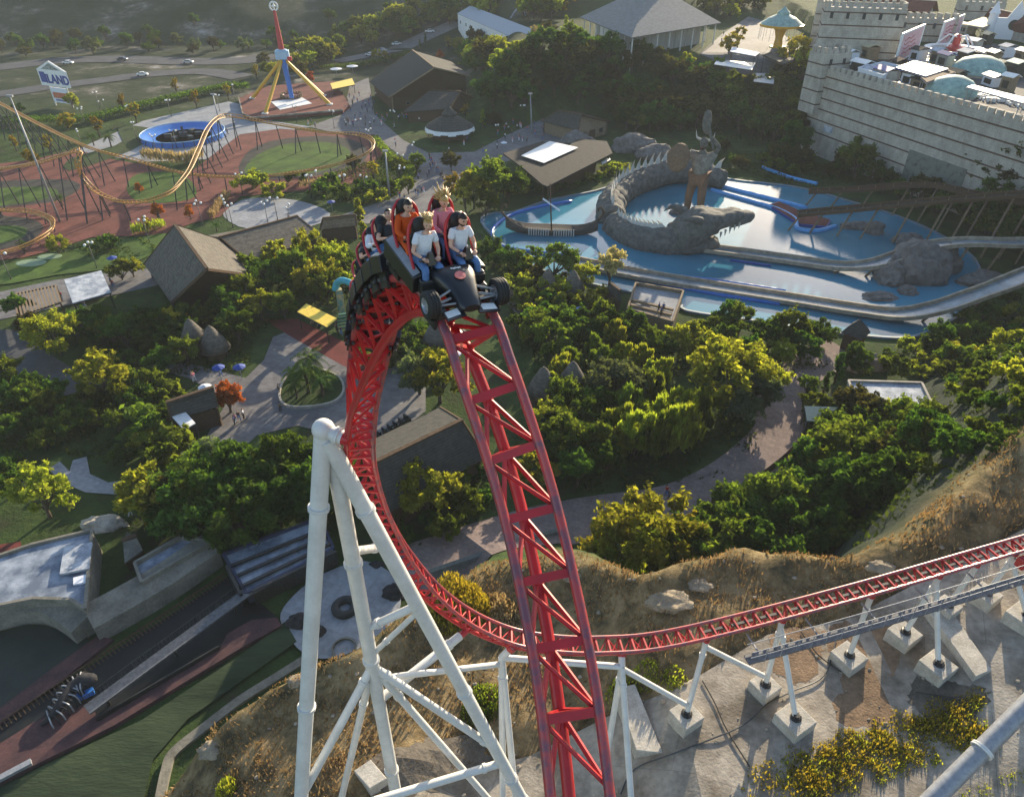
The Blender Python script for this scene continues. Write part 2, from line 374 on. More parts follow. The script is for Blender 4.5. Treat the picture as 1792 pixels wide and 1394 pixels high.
def ground_nodes(m):
    n = m.node_tree.nodes; l = m.node_tree.links; b = n['Principled BSDF']; b.inputs['Roughness'].default_value = .95; b.inputs['Specular IOR Level'].default_value = .05
    geo = n.new('ShaderNodeNewGeometry')
    def nz(s, d=6):
        t = n.new('ShaderNodeTexNoise'); t.inputs['Scale'].default_value = s; t.inputs['Detail'].default_value = d; t.inputs['Roughness'].default_value = .7; l.new(geo.outputs['Position'], t.inputs['Vector']); return t.outputs['Fac']
    def ramp(f, stops):
        r = n.new('ShaderNodeValToRGB'); e = r.color_ramp.elements
        while len(e) < len(stops): e.new(.5)
        for q, (p, c) in zip(e, stops): q.position = p; q.color = (*c, 1)
        l.new(f, r.inputs[0]); return r.outputs[0]
    def mix(f, a, c):
        x = n.new('ShaderNodeMix'); x.data_type = 'RGBA'; l.new(f, x.inputs['Factor']); l.new(a, x.inputs['A']); l.new(c, x.inputs['B']); return x.outputs['Result']
    def attr(k):
        a = n.new('ShaderNodeAttribute'); a.attribute_name = k; return a.outputs['Fac']
    green = ramp(nz(.22), [(.3, (.045, .04, .028)), (.45, (.035, .055, .02)), (.6, (.05, .08, .025)), (.75, (.09, .10, .045))])
    dryc = ramp(nz(.55, 9), [(.28, (.05, .045, .03)), (.41, (.10, .08, .045)), (.52, (.20, .145, .075)), (.62, (.29, .22, .12)), (.72, (.24, .165, .08)), (.82, (.11, .11, .045))])
    grey = ramp(nz(.35, 9), [(.3, (.014, .022, .012)), (.48, (.03, .042, .027)), (.6, (.045, .052, .042)), (.75, (.075, .078, .068))])  # netted slope's grey-green, darkened further as painted-in shade
    qr = ramp(nz(.045, 12), [(.40, (.02, .032, .016)), (.54, (.045, .055, .034)), (.61, (.12, .11, .09)), (.68, (.30, .285, .26)), (.75, (.07, .075, .055))])
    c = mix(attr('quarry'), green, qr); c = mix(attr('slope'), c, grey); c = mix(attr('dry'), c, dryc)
    l.new(c, b.inputs['Base Color'])
    bp = n.new('ShaderNodeBump'); bp.inputs['Strength'].default_value = .9; bp.inputs['Distance'].default_value = .35
    l.new(nz(1.6, 10), bp.inputs['Height']); l.new(bp.outputs[0], b.inputs['Normal'])
ground_nodes(gm)
me = grid_mesh('terrain', XX, YY, ZZ, {'dry': dry, 'slope': slope_shade, 'quarry': quarry}); me.materials.append(gm)
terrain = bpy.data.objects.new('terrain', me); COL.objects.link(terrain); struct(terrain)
# ---------------------------------------------------------------- sheets laid on the terrain
SHEET = [0]
def smooth_poly(pts, k=4):
    """Catmull-Rom rounding of a closed outline"""
    n = len(pts); out = []
    for i in range(n):
        p0, p1, p2, p3 = [Vector(pts[(i + j) % n]) for j in (-1, 0, 1, 2)]
        for s in range(k):
            t = s / k
            out.append(.5 * ((2 * p1) + (p2 - p0) * t + (2 * p0 - 5 * p1 + 4 * p2 - p3) * t * t + (3 * p1 - p0 - 3 * p2 + p3) * t ** 3))
    return out
def curve(pts, k=8):
    pts = [Vector(p) for p in pts]; n = len(pts); out = []
    for i in range(n - 1):
        p0, p1, p2, p3 = pts[max(i - 1, 0)], pts[i], pts[i + 1], pts[min(i + 2, n - 1)]
        for s in range(k):
            t = s / k
            out.append(.5 * ((2 * p1) + (p2 - p0) * t + (2 * p0 - 5 * p1 + 4 * p2 - p3) * t * t + (3 * p1 - p0 - 3 * p2 + p3) * t ** 3))
    out.append(pts[-1]); return out
def strip(pts, wd):
    """outline of a path of width wd along 2-D points"""
    L, Rr = [], []; n = len(pts)
    for i, p in enumerate(pts):
        t = (pts[min(i + 1, n - 1)] - pts[max(i - 1, 0)]); t = Vector((t.x, t.y)).normalized()
        w_ = wd[i] if hasattr(wd, '__len__') else wd
        L.append(Vector((p.x - t.y * w_ / 2, p.y + t.x * w_ / 2))); Rr.append(Vector((p.x + t.y * w_ / 2, p.y - t.x * w_ / 2)))
    return L + Rr[::-1]
def sheet(name, outline, m, step=None, z=None, kind='structure', dz=None):
    """outline: world xy points; follows the terrain when step is given"""
    SHEET[0] += 1
    off = (.05 + .006 * SHEET[0]) if dz is None else dz
    ol = [Vector((p[0], p[1])) for p in outline]; pts = list(ol); n = len(ol)
    if step:
        x0, x1 = min(p.x for p in ol), max(p.x for p in ol); y0, y1 = min(p.y for p in ol), max(p.y for p in ol)
        gx, gy = np.meshgrid(np.arange(x0, x1, step), np.arange(y0, y1, step)); gx = gx.ravel(); gy = gy.ravel()
        k = poly_sd(gx, gy, [tuple(p) for p in ol]) > step * .4
        pts += [Vector((a, b)) for a, b in zip(gx[k], gy[k])]
    vs, es, fs, *_ = geometry.delaunay_2d_cdt(pts, [(i, (i + 1) % n) for i in range(n)], [], 1, 1e-4)
    X = np.array([p[0] for p in vs]); Y = np.array([p[1] for p in vs])
    Z = Hf(X, Y) + off if z is None else np.full(len(X), z)
    fl = []
    for f in fs:
        f = list(f)
        a = sum(X[f[i]] * Y[f[(i + 1) % len(f)]] - X[f[(i + 1) % len(f)]] * Y[f[i]] for i in range(len(f)))
        fl.append(f if a > 0 else f[::-1])
    me = bpy.data.meshes.new(name); me.from_pydata([(a, b, c) for a, b, c in zip(X, Y, Z)], [], fl); me.materials.append(m)
    o = bpy.data.objects.new(name, me); COL.objects.link(o); struct(o, kind); return o
def px2(l, z=0.0, sm=0):
    o = [P(u, v, z).to_2d() for u, v in l]
    return smooth_poly(o, sm) if sm else o
M['paving'] = mat('plaza_paving', (.20, .195, .195), .85, (.135, .13, .135), .12, .25, bscale=3, detail=9)
M['paving2'] = mat('pale_paving', (.30, .31, .33), .85, (.23, .24, .26), .2, .2, bscale=3, detail=9)
M['redground'] = mat('red_paving', (.19, .072, .058), .9, (.12, .05, .042), .25, .2, bscale=3, detail=8)
M['carpet'] = mat('dark_red_paving', (.16, .045, .04), .9, (.11, .035, .03), .5)
M['lawn'] = mat('lawn', (.075, .13, .025), .95, (.04, .065, .02), .18, .6, bscale=4, detail=9)
M['lawndark'] = mat('dark_lawn', (.04, .065, .02), .95, (.028, .04, .018), .25, .6, bscale=4, detail=9)
M['bed'] = mat('dark_bed', (.055, .055, .05), .95, (.04, .038, .035), .3, .4)
M['footpath'] = mat('pinkish_path', (.25, .195, .18), .9, (.18, .14, .13), .3, .3, bscale=5, detail=9)
M['asphalt'] = mat('asphalt', (.085, .088, .095), .85, (.06, .062, .068), .2, .2, bscale=5)
for k_, a_, b_ in (('paving', 1.6, .8), ('paving2', 2.4, 2.4), ('redground', 3, 3), ('footpath', 1.2, .6), ('concrete', 7, 5)):
    if k_ in M: pavers(M[k_], a_, b_)
sheet('plaza', px2([(540, 222), (600, 200), (612, 150), (645, 136), (655, 200), (705, 245), (750, 268), (830, 266), (880, 240), (955, 215), (1002, 240), (935, 270), (862, 290), (800, 316), (778, 350), (740, 385), (640, 392), (600, 376), (690, 345), (738, 300), (700, 272), (655, 240), (590, 234)]), M['paving'])
sheet('paved_terrace', px2([(60, 292), (150, 255), (250, 212), (400, 178), (422, 183), (432, 206), (545, 222), (420, 245), (390, 278), (250, 284), (180, 272), (120, 300)]), M['paving2'])
sheet('paved_court', px2([(392, 380), (402, 362), (440, 347), (520, 351), (578, 374), (545, 396), (440, 402)], sm=3), M['paving2'])
sheet('lower_plaza', px2([(478, 590), (525, 572), (640, 645), (700, 600), (745, 640), (745, 720), (700, 755), (655, 772), (600, 765), (520, 745), (450, 762), (408, 800), (348, 840), (322, 838), (372, 745), (400, 700), (330, 662), (250, 640), (330, 636), (430, 662), (462, 630)]), M['paving'])
sheet('red_walk', px2([(462, 560), (520, 558), (640, 618), (650, 660), (600, 640), (510, 590)]), M['carpet'])
sheet('service_road', px2([(-40, 575), (25, 578), (95, 625), (165, 668), (120, 695), (50, 660), (-40, 640)]), M['asphalt'])
sheet('side_walk', px2([(-40, 520), (100, 490), (240, 472), (310, 468), (275, 500), (130, 532), (0, 560), (-40, 570)]), M['paving'])
sheet('sunken_court', px2([(85, 822), (105, 808), (122, 825), (128, 806), (152, 800), (158, 830), (190, 845), (240, 838), (232, 868), (150, 862), (112, 846)]), M['paving2'])
rp = curve([P(u, v).to_2d().to_3d() for u, v in [(690, 1005), (800, 968), (920, 930), (1040, 905), (1180, 884), (1285, 835), (1365, 760), (1358, 715), (1370, 672), (1440, 628), (1480, 612)]], 6)
sheet('footpath', strip(rp, 6.8), M['footpath'])
sheet('pond_path', px2([(868, 498), (905, 512), (945, 540), (962, 562), (925, 566), (890, 535)], sm=3), M['footpath'])
sheet('red_coaster_paving', px2([(-40, 292), (60, 280), (130, 262), (200, 280), (270, 292), (330, 305), (385, 262), (420, 236), (490, 226), (570, 232), (655, 236), (672, 262), (655, 300), (600, 330), (480, 338), (420, 345), (385, 380), (335, 392), (280, 412), (160, 416), (100, 436), (40, 452), (-40, 460)]), M['redground'])
sheet('oval_bed', px2([(418, 302), (440, 262), (500, 243), (590, 240), (640, 258), (632, 288), (570, 306), (470, 314)], sm=4), M['bed'])
sheet('oval_lawn', px2([(428, 303), (450, 272), (505, 252), (575, 250), (612, 264), (600, 288), (550, 303), (470, 308)], sm=4), M['lawn'])
sheet('round_bed', px2([(-40, 325), (40, 316), (120, 316), (140, 330), (100, 352), (20, 362), (-40, 366)], sm=4), M['bed'])
sheet('round_lawn', px2([(-40, 338), (30, 328), (90, 330), (100, 342), (50, 355), (-40, 362)], sm=4), M['lawn'])
sheet('middle_lawn', px2([(222, 330), (240, 306), (300, 302), (335, 318), (342, 345), (290, 356), (240, 352)], sm=4), M['lawn'])
sheet('west_bed', px2([(-40, 382), (20, 380), (62, 386), (76, 402), (50, 424), (0, 438), (-40, 442)], sm=4), M['bed'])
sheet('west_lawn', px2([(-40, 400), (20, 396), (48, 402), (40, 416), (0, 428), (-40, 434)], sm=4), M['lawn'])
sheet('lower_lawn', px2([(-40, 468), (60, 458), (150, 432), (250, 415), (300, 410), (280, 440), (200, 470), (100, 482), (-40, 505)], sm=2), M['lawn'])
sheet('north_lawn', px2([(120, 300), (200, 276), (255, 250), (262, 225), (205, 222), (215, 248), (180, 262), (120, 280)], sm=2), M['lawndark'])
# roads and the hillside beyond
def road(name, pts, wd, m, st=6): sheet(name, strip(curve([G(u, v).to_2d().to_3d() for u, v in pts], 6), wd), m, step=st)
road('motorway', [(-120, 128), (0, 118), (100, 107), (200, 104), (330, 108), (430, 106), (480, 96)], 15, M['asphalt'])
road('slip_road', [(-120, 172), (0, 165), (90, 152), (180, 141), (270, 130), (360, 126), (425, 136)], 11, M['asphalt'])
road('upper_street', [(590, 108), (640, 98), (680, 90), (720, 76), (750, 62), (800, 40)], 8, M['paving'])
road('north_street', [(905, 30), (915, 18), (940, 4)], 7, M['paving2'])
sheet('upper_plaza', [G(u, v).to_2d() for u, v in [(1225, 95), (1262, 62), (1310, 30), (1345, 40), (1400, 85), (1395, 125), (1352, 150), (1290, 150), (1250, 120)]], M['paving'], step=2.5)
# the concrete apron of the hilltop
sheet('concrete_apron', [Vector(p) for p in PADP], M['concrete'], step=1.2)
def gpoly(l, sm=8):
    rr = random.Random(len(l)); return [p + Vector((rr.uniform(-.28, .28), rr.uniform(-.28, .28))) for p in smooth_poly([G(u, v).to_2d() for u, v in l], sm)]
M['soil'] = mat('brown_soil', (.24, .165, .105), .95, (.13, .09, .06), .8, .6, bscale=6, detail=9); M['wetsoil'] = mat('damp_soil', (.15, .13, .105), .85, (.07, .062, .052), .6, .5, bscale=5)
sheet('soil_patch', gpoly([(1512, 1080), (1560, 1110), (1562, 1250), (1530, 1275), (1460, 1262), (1475, 1180), (1440, 1110)]), M['soil'], step=.8)
sheet('soil_patch', gpoly([(1352, 1115), (1420, 1100), (1440, 1150), (1400, 1200), (1360, 1180)]), M['soil'], step=.8)
sheet('damp_patch', gpoly([(1600, 1190), (1680, 1200), (1730, 1215), (1700, 1260), (1640, 1262), (1590, 1240)]), M['wetsoil'], step=.8)
sheet('damp_patch', gpoly([(640, 1345), (700, 1310), (800, 1290), (860, 1330), (780, 1380), (690, 1400)]), M['wetsoil'], step=.8)
# ================================================================ the red launch coaster
CTRL = [  # survey u, v, depth, normal (right, forward, up), bank hints
    (2060, 875, 52.5, (0, 0, 1)), (1792, 950, 47.4, (0, 0, 1)), (1500, 1034, 44.4, (0, 0, 1)), (1200, 1111, 42, (0, 0, 1)), (1050, 1128, 41, (.05, 0, 1)),
    (930, 1120, 40.3, (.15, .03, 1)), (850, 1093, 39.5, (.3, .1, .95)), (780, 1046, 38, (.5, .15, .8)), (720, 975, 35.5, (.75, .25, .55)),
    (675, 890, 32, (.85, .4, .25)), (643, 800, 28.5, (.75, .6, .12)), (634, 720, 25.5, (.45, .85, .15)), (643, 640, 22.4, (.1, .95, .25)),
    (666, 548, 19.2, (-.2, .84, .45)), (710, 487, 16.7, (-.2, .55, .8)), (766, 492, 15.0, (-.05, .22, .97)), (818, 556, 14.15, (.18, -.45, .86)),
    (848, 640, 13.95, (.22, -.72, .62)), (882, 740, 13.9, (.22, -.78, .56)), (925, 880, 13.9, (.22, -.79, .55)), (962, 1040, 13.5, (.22, -.79, .55)),
    (992, 1200, 13.0, (.22, -.79, .55)), (1016, 1394, 12.5, (.2, -.79, .55)), (1030, 1560, 12.0, (.2, -.79, .55))]
CP_ = [PD(u, v, t) for u, v, t, n in CTRL]; CN_ = [Vector(n).normalized() for *_, n in CTRL]
def dense(pts, nrm, k=40):
    p = curve(pts, k); n = curve(nrm, k); return p, n
DP, DN = dense(CP_, CN_)
ARC = [0.0]
for i in range(1, len(DP)): ARC.append(ARC[-1] + (DP[i] - DP[i - 1]).length)
TOTAL = ARC[-1]; ARCN = np.array(ARC)
def frame(s):
    """point, tangent, right, normal of the track at arc length s"""
    i = int(np.clip(np.searchsorted(ARCN, s) - 1, 0, len(DP) - 2)); t = (s - ARC[i]) / max(ARC[i + 1] - ARC[i], 1e-9)
    p = DP[i].lerp(DP[i + 1], t); a, b = max(i - 3, 0), min(i + 4, len(DP) - 1); T = (DP[b] - DP[a]).normalized()
    n = DN[i].lerp(DN[i + 1], t); n = (n - T * n.dot(T)).normalized()
    return p, T, T.cross(n).normalized(), n
def s_of(k):                                    # arc length of control point k
    return ARC[k * 40]
GAUGE, SPD = 1.06, .82
def at(s, r, up):
    p, T, B, N = frame(s); return p + B * r + N * up
root = thing('roller_coaster_track', 'red steel roller coaster track sweeping round the white towers and dropping steeply towards the viewer', 'roller coaster track', CP_[3])
ss = list(np.arange(0, TOTAL, .35))
for sgn in (-1, 1):
    MB().path([at(s, sgn * GAUGE / 2, 0) for s in ss], .10, 12).build('running_rail', M['red_worn'], root, smooth=True)
MB().path([at(s, 0, -SPD) for s in ss], .12, 10).build('spine_tube', M['red'], root, smooth=True)
S_TOP = s_of(11)
ties = []
s = .4
while s < TOTAL - .3:
    ties.append(s); s += 1.22 if s > S_TOP else .72
nb = 0; bulk = MB()
order = sorted(range(len(ties) - 1), key=lambda i: frame(ties[i])[0].y * CP - (frame(ties[i])[0].z - CAM_H) * SP)[:98]
near = set(order)
for i in range(len(ties) - 1):
    a, b = ties[i], ties[i + 1]; mb = MB() if i in near else bulk
    L, Rr, S = at(a, -GAUGE / 2, -.05), at(a, GAUGE / 2, -.05), at(a, 0, -SPD)
    L2, R2, S2 = at(b, -GAUGE / 2, -.05), at(b, GAUGE / 2, -.05), at(b, 0, -SPD)
    N = frame(a)[3]; big = a > S_TOP
    wd = .17 if big else .10
    mb.beam(L, Rr, wd, .13, N)
    mb.beam(L - N * .04, S, .09, .09, N); mb.beam(Rr - N * .04, S, .09, .09, N)
    mb.tube(Rr - N * .06, L2 - N * .06, .045 if big else .035, n=6)
    if big: mb.tube(S, L2 - N * .05, .05, n=6)
    if i % 2 or big: mb.tube(S, R2 - N * .05, .055, n=6)
    else: mb.tube(S, L2 - N * .05, .05, n=6)
    if i in near: mb.build('cross_tie', M['red'], root)
o = bulk.build('track_lattice', M['red'], root); o['kind'] = 'stuff'
# launch gear between the rails of the low straight run
mb = MB()
for s in np.arange(.6, s_of(3) - 1, 1.9):
    p, T, B, N = frame(s)
    mb.beam(p - N * .1 - T * .7, p - N * .1 + T * .7, .16, .12, N)
mb.build('launch_fin', M['gunmetal'], root)
# ---------------------------------------------------------------- white supports
def flange(mb, p, d, r):
    d = Vector(d).normalized(); m = d.to_track_quat('Z', 'Y').to_matrix()
    mb.lathe([(r * .98, -.10), (r * 1.22, -.09), (r * 1.22, -.015), (r * 1.17, -.01), (r * 1.17, .01), (r * 1.22, .015), (r * 1.22, .09), (r * .98, .10)], 18, p, m)
def leg(root, a, b, r, fl=(), name='leg', n=16):
    a, b = Vector(a), Vector(b)
    o = MB().tube(a, b, r, n=n).build(name, M['steel'] if name == 'shaft' else M['white_paint'], root, smooth='auto')
    for f in fl:
        mb = MB(); flange(mb, a.lerp(b, f), b - a, r); mb.build('flange', M['white_paint'], o, smooth='auto')
    return o
def ext(a, b, f): return a + (b - a) * f
def ground_hit(a, b):                           # extend a->b to the terrain
    a, b = Vector(a), Vector(b); d = (b - a)
    for i in range(1, 800):
        q = a + d * (i * .01)
        if q.z < H(q.x, q.y): return q
    return b
T1 = thing('coaster_support_tower', 'tall white steel support tower with three splayed legs and flanged joints under the red track', 'support tower', P(690, 1394, 12))
top = PD(566, 752, 26.0)
lA = ground_hit(top, PD(527, 1394, 35.2)); lB = ground_hit(PD(572, 775, 26.2), PD(912, 1394, 42.5)); lC = ground_hit(PD(583, 800, 26.9), PD(694, 1394, 41.5))
leg(T1, top, lA, .34, (.11, .46, .8)); tB = PD(572, 768, 26.1); leg(T1, tB, lB, .33, (.115, .52, .80, .885)); tC = PD(582, 790, 26.8); leg(T1, tC, lC, .33, (.20, .42, .75))
MB().ball(top + Vector((0, 0, .02)), .42, 18, 12).build('cap', M['white_paint'], T1, smooth=True)
cn = at(s_of(11) - .9, -.1, -SPD)
leg(T1, top, top.lerp(cn, .78), .27, (.70,), 'connector'); MB().tube(top.lerp(cn, .78), cn, .27, .2, 12).build('saddle', M['red'], T1, smooth='auto')
def onleg(a, b, u, v):                          # nearest point of a leg to a sight line
    d = ray(u, v).normalized(); o = Vector((0, 0, CAM_H)); e = (b - a).normalized(); w0 = a - o
    bq = e.dot(d); den = 1 - bq * bq; t = (bq * d.dot(w0) - e.dot(w0)) / den
    return a + e * t
def track_pt(u, v, lo, hi):
    best = None
    for s in np.arange(lo, hi, .15):
        q = at(s, 0, -SPD); z = q - Vector((0, 0, CAM_H)); dep = z.y * CP - z.z * SP
        uu = PW / 2 + FPX * z.x / dep; vv = PH / 2 - FPX * (z.y * SP + z.z * CP) / dep
        e = (uu - u) ** 2 + (vv - v) ** 2
        if best is None or e < best[0]: best = (e, q)
    return best[1]
def brace(a, b, r, fl=(), name='brace'): return leg(T1, a, b, r, fl, name, 12)
nC = onleg(tC, lC, 640, 1168)
a1 = onleg(tC, lC, 601, 968); b1 = track_pt(668, 958, s_of(8), s_of(11)); brace(a1, a1.lerp(b1, .85), .19, (.8,), 'connector'); MB().tube(a1.lerp(b1, .85), b1, .17, .13, 10).build('saddle', M['red'], T1)
brace(onleg(tC, lC, 626, 1104), onleg(tB, lB, 722, 1064), .20, (.25,))
brace(onleg(tC, lC, 640, 1150), onleg(tB, lB, 726, 1072), .13, (.33,))
brace(nC, onleg(tB, lB, 872, 1304), .21, (.1, .9)); brace(nC, onleg(tA0 := top, lA, 533, 1394), .21, (.12,))
brace(nC, ground_hit(nC, PD(852, 1394, 44)), .20, (.16,)); brace(nC, ground_hit(nC, PD(598, 1394, 42)), .19, (.2,))
a2 = onleg(tC, lC, 652, 1228); b2 = track_pt(815, 1106, s_of(5), s_of(8)); brace(a2, a2.lerp(b2, .9), .24, (.85,), 'connector'); MB().tube(a2.lerp(b2, .9), b2, .2, .16, 10).build('saddle', M['red'], T1)
brace(onleg(top, lA, 520, 1440), onleg(tB, lB, 882, 1332), .22, (.9,))
for q in (lA, lB, lC):
    MB().box(q + Vector((0, 0, .1)), (2.2, 2.2, 1.1), .5).build('footing', M['footing'], T1, bevel=.05)
# low supports of the straight run
def foot(q, s=1.9, rz=.55, h=1.25):
    return MB().box(Vector((q.x, q.y, H(q.x, q.y) + h / 2 - .2)), (s, s, h), rz)
def small_support(label, head, feet, r=.16, extra=()):
    hd = head[0]; root = thing('coaster_support', label, 'support', Vector((hd.x, hd.y, H(hd.x, hd.y))), group=None)
    j = head[1]
    MB().tube(j, hd, r * 1.05, r * 1.05, 12).build('connector', M['white_paint'], root, smooth='auto')
    MB().tube(j.lerp(hd, .75), hd, r * 1.35, r * 1.35, 12).build('saddle', M['red'], root, smooth='auto')
    for (u, v, z, foots) in feet:
        q = P(u, v, z); q.z = H(q.x, q.y) + .97
        l = leg(root, j, q, r, (.12,), 'leg', 12)
        if foots:
            foot(q, foots * .82).build('footing', M['footing'], root, bevel=.04)
            mb = MB(); mb.lathe([(r * 2.1, 0), (r * 2.1, .06), (r * 1.1, .10), (r * 1.1, .3)], 14, q + Vector((0, 0, .09)))
            for k in range(8): mb.tube(q + Vector((r * 1.7 * math.cos(k * .785), r * 1.7 * math.sin(k * .785), .1)), q + Vector((r * 1.7 * math.cos(k * .785), r * 1.7 * math.sin(k * .785), .3)), .025, n=6)
            mb.build('base_plate', M['gunmetal'], root)
    return root
def head(u, v, lo, hi, drop):
    t = track_pt(u, v, lo, hi); return t, t + Vector((0, 0, -drop))
s3 = s_of(4)
h1 = head(900, 1128, s_of(4), s_of(7), .1); j1 = PD(878, 1150, 41.0)
S1 = small_support('white twin legged support just right of the tall tower, behind the drop', (h1[0], j1), [(905, 1400, 13, 0), (880, 1400, 13, 0)], .2)
h2 = head(1088, 1140, s_of(3), s_of(5), 1.0); S2 = small_support('white support post pair under the low track just right of the drop', (h2[0], PD(1088, 1166, 41.6)), [(1112, 1405, 15, 1.5), (1064, 1300, 15, 0)], .19)
MB().tube(j1, PD(1088, 1166, 41.6), .19, n=12).build('tie_tube', M['white_paint'], S1, smooth='auto'); MB().tube(nC + Vector((.2, 0, -1)), j1 + Vector((0, 0, -.6)), .17, n=12).build('tie_tube', M['white_paint'], S1, smooth='auto')
h3 = head(1238, 1120, s_of(1), s_of(4), .6); S3 = small_support('white slanted support at the end of the grey catwalk', (h3[0], h3[0] + Vector((0, 0, -.7))), [(1203, 1243, 16, 1.9)], .17)
MB().tube(PD(1090, 1170, 41.7), P(1200, 1232, 16.6), .17, n=12).build('tie_tube', M['white_paint'], S2, smooth='auto')
h4 = head(1372, 1088, s_of(1), s_of(3), .6); S4 = small_support('white V shaped support pair below the catwalk, second along the run', (h4[0], h4[0] + Vector((0, 0, -.7))), [(1340, 1196, 16, 1.8), (1390, 1262, 15.6, 2.2)], .17)
MB().tube(h3[0] + Vector((.1, 0, -.8)), P(1336, 1182, 16.9), .17, n=12).build('tie_tube', M['white_paint'], S3, smooth='auto')
for (uh, feet, lab) in [(1520, [(1490, 1138, 16.5, 2.1)], 'white single leg support on a square footing below the middle of the catwalk'),
                        (1640, [(1588, 1098, 17, 2.0), (1640, 1166, 16.5, 2.1)], 'white two legged support straddling the raised concrete strip'),
                        (1705, [(1655, 1066, 17, 1.7)], 'white short support on the footing nearest the dry bank'),
                        (1775, [(1722, 1046, 17.5, 1.9), (1786, 1094, 17.2, 2.3)], 'white support with two footings nearest the right end of the run'),
                        (1900, [(1850, 1000, 17.5, 2.0)], 'white support past the right end of the run')]:
    hh = head(uh, 1030 - (uh - 1500) * .28, 0, s_of(3), .6); small_support(lab, (hh[0], hh[0] + Vector((0, 0, -.7))), feet, .17)
# catwalk beside the launch track
cw = thing('maintenance_catwalk', 'grey grated maintenance catwalk with railings along the low red track', 'catwalk', CP_[2])
s0, s1 = .3, s_of(3) - 2.2
pts = [at(s, 0, 0) for s in np.arange(s0, s1, 1.0)]
def cwp(s, r, z): p, T, B, N = frame(s); return p - Vector((T.y, -T.x, 0)).normalized() * r * -1 * CWS + Vector((0, 0, z))
p_, T_, B_, N_ = frame(5.0); CWS = 1 if (Vector((T_.y, -T_.x, 0)) * 1).y < 0 else -1
deck = MB(); rail = MB()
sr = list(np.arange(s0, s1, 1.0))
for i in range(len(sr) - 1):
    a, b = sr[i], sr[i + 1]
    deck.slab([cwp(a, 1.55, -.9), cwp(b, 1.55, -.9), cwp(b, 2.15, -.9), cwp(a, 2.15, -.9)], .1)
    for z in (.15, -.35): rail.tube(cwp(a, 2.15, z), cwp(b, 2.15, z), .025, n=5); 
    rail.tube(cwp(a, 1.55, .1), cwp(b, 1.55, .1), .025, n=5)
    post = MB(); post.tube(cwp(a, 2.15, -.95), cwp(a, 2.15, .15), .025, n=5); post.build('rail_post', M['steel'], cw)
    if i % 4 == 0: post = MB(); post.beam(cwp(a, .2, -1.05), cwp(a, 2.15, -1.05), .08, .1); post.build('bracket', M['steel'], cw)
deck.build('deck', mat('dark_grating', (.15, .155, .165), .6, (.08, .082, .09), 3, metal=.3), cw); rail.build('handrail', M['steel'], cw)
for k, s in enumerate((s0 + 3.5, s0 + 9.5, s0 + 16)):
    mb = MB(); c = cwp(s, .95, -.6); p, T, B, N = frame(s); a = math.atan2(T.y, T.x)
    mb.box(c, (1.3, .6, .7), a)
    for q in range(5): mb.box(c + Vector((math.cos(a) * (q - 2) * .24, math.sin(a) * (q - 2) * .24, .37)), (.05, .62, .06), a)
    o = mb.build('motor_housing', M['red'], None, loc=c, bevel=.03); tag(o, ['red ribbed motor housing between track and catwalk, furthest right', 'red ribbed motor housing between track and catwalk, in the middle', 'red ribbed motor housing between track and catwalk, nearest the drop'][k], 'motor housing', 'motor housings along the launch run')
# big shaded column at the lower right corner
c0, c1 = PD(1850, 1180, 35), PD(1560, 1470, 33)
bc = thing('coaster_column', 'thick grey painted column slanting across the lower right corner', 'column', c1)
leg(bc, c0 + (c0 - c1) * .4, c1, .42, (.62,), 'shaft', 20)
# ================================================================ figures
DG = None
def skin_mesh(verts, edges, radii, sub=2):
    me = bpy.data.meshes.new('tmp'); me.from_pydata([tuple(v) for v in verts], edges, [])
    o = bpy.data.objects.new('tmp', me); COL.objects.link(o)
    md = o.modifiers.new('skin', 'SKIN'); md.use_smooth_shade = True
    if not me.skin_vertices: 
        pass
    for i, r in enumerate(radii):
        me.skin_vertices[0].data[i].radius = (r, r) if not hasattr(r, '__len__') else r
        me.skin_vertices[0].data[i].use_root = (i == 0)
    if sub:
        s = o.modifiers.new('sub', 'SUBSURF'); s.levels = sub; s.render_levels = sub
    dg = bpy.context.evaluated_depsgraph_get(); ev = o.evaluated_get(dg); m2 = bpy.data.meshes.new_from_object(ev)
    vs = [v.co.copy() for v in m2.vertices]; fs = [tuple(p.vertices) for p in m2.polygons]
    bpy.data.objects.remove(o); bpy.data.meshes.remove(me); bpy.data.meshes.remove(m2)
    return vs, fs
def head_mesh(c, s=1.0, yaw=0.0, tilt=0.0, n=20, k=14):
    vs = []; fs = []; c = Vector(c); rot = Matrix.Rotation(yaw, 3, 'Z') @ Matrix.Rotation(tilt, 3, 'X')
    rows = []
    for i in range(k + 1):
        a = -math.pi / 2 + math.pi * i / k; row = []
        for j in range(n):
            q = 2 * math.pi * j / n
            x, y, z = math.cos(a) * math.cos(q), math.cos(a) * math.sin(q), math.sin(a)
            X, Y, Z = x * .078, y * .098, z * .122
            if z < 0: X *= 1 - .28 * z * z; Y *= 1 - .10 * z * z
            if y > 0:
                Y += .028 * math.exp(-(X / .014) ** 2 - ((Z + .012) / .022) ** 2) * y
                Y -= .012 * math.exp(-((abs(X) - .032) / .014) ** 2 - ((Z - .012) / .012) ** 2)
                Y += .008 * math.exp(-(X / .03) ** 2 - ((Z + .055) / .01) ** 2) + .010 * math.exp(-(X / .02) ** 2 - ((Z + .095) / .016) ** 2)
            X += math.copysign(.014 * math.exp(-((Y + .005) / .016) ** 2 - (Z / .026) ** 2), X) if abs(X) > .05 else 0
            vs.append(c + rot @ (Vector((X, Y, Z)) * s))
    for i in range(k):
        for j in range(n):
            fs.append((i * n + j, i * n + (j + 1) % n, (i + 1) * n + (j + 1) % n, (i + 1) * n + j))
    return vs, fs, rot
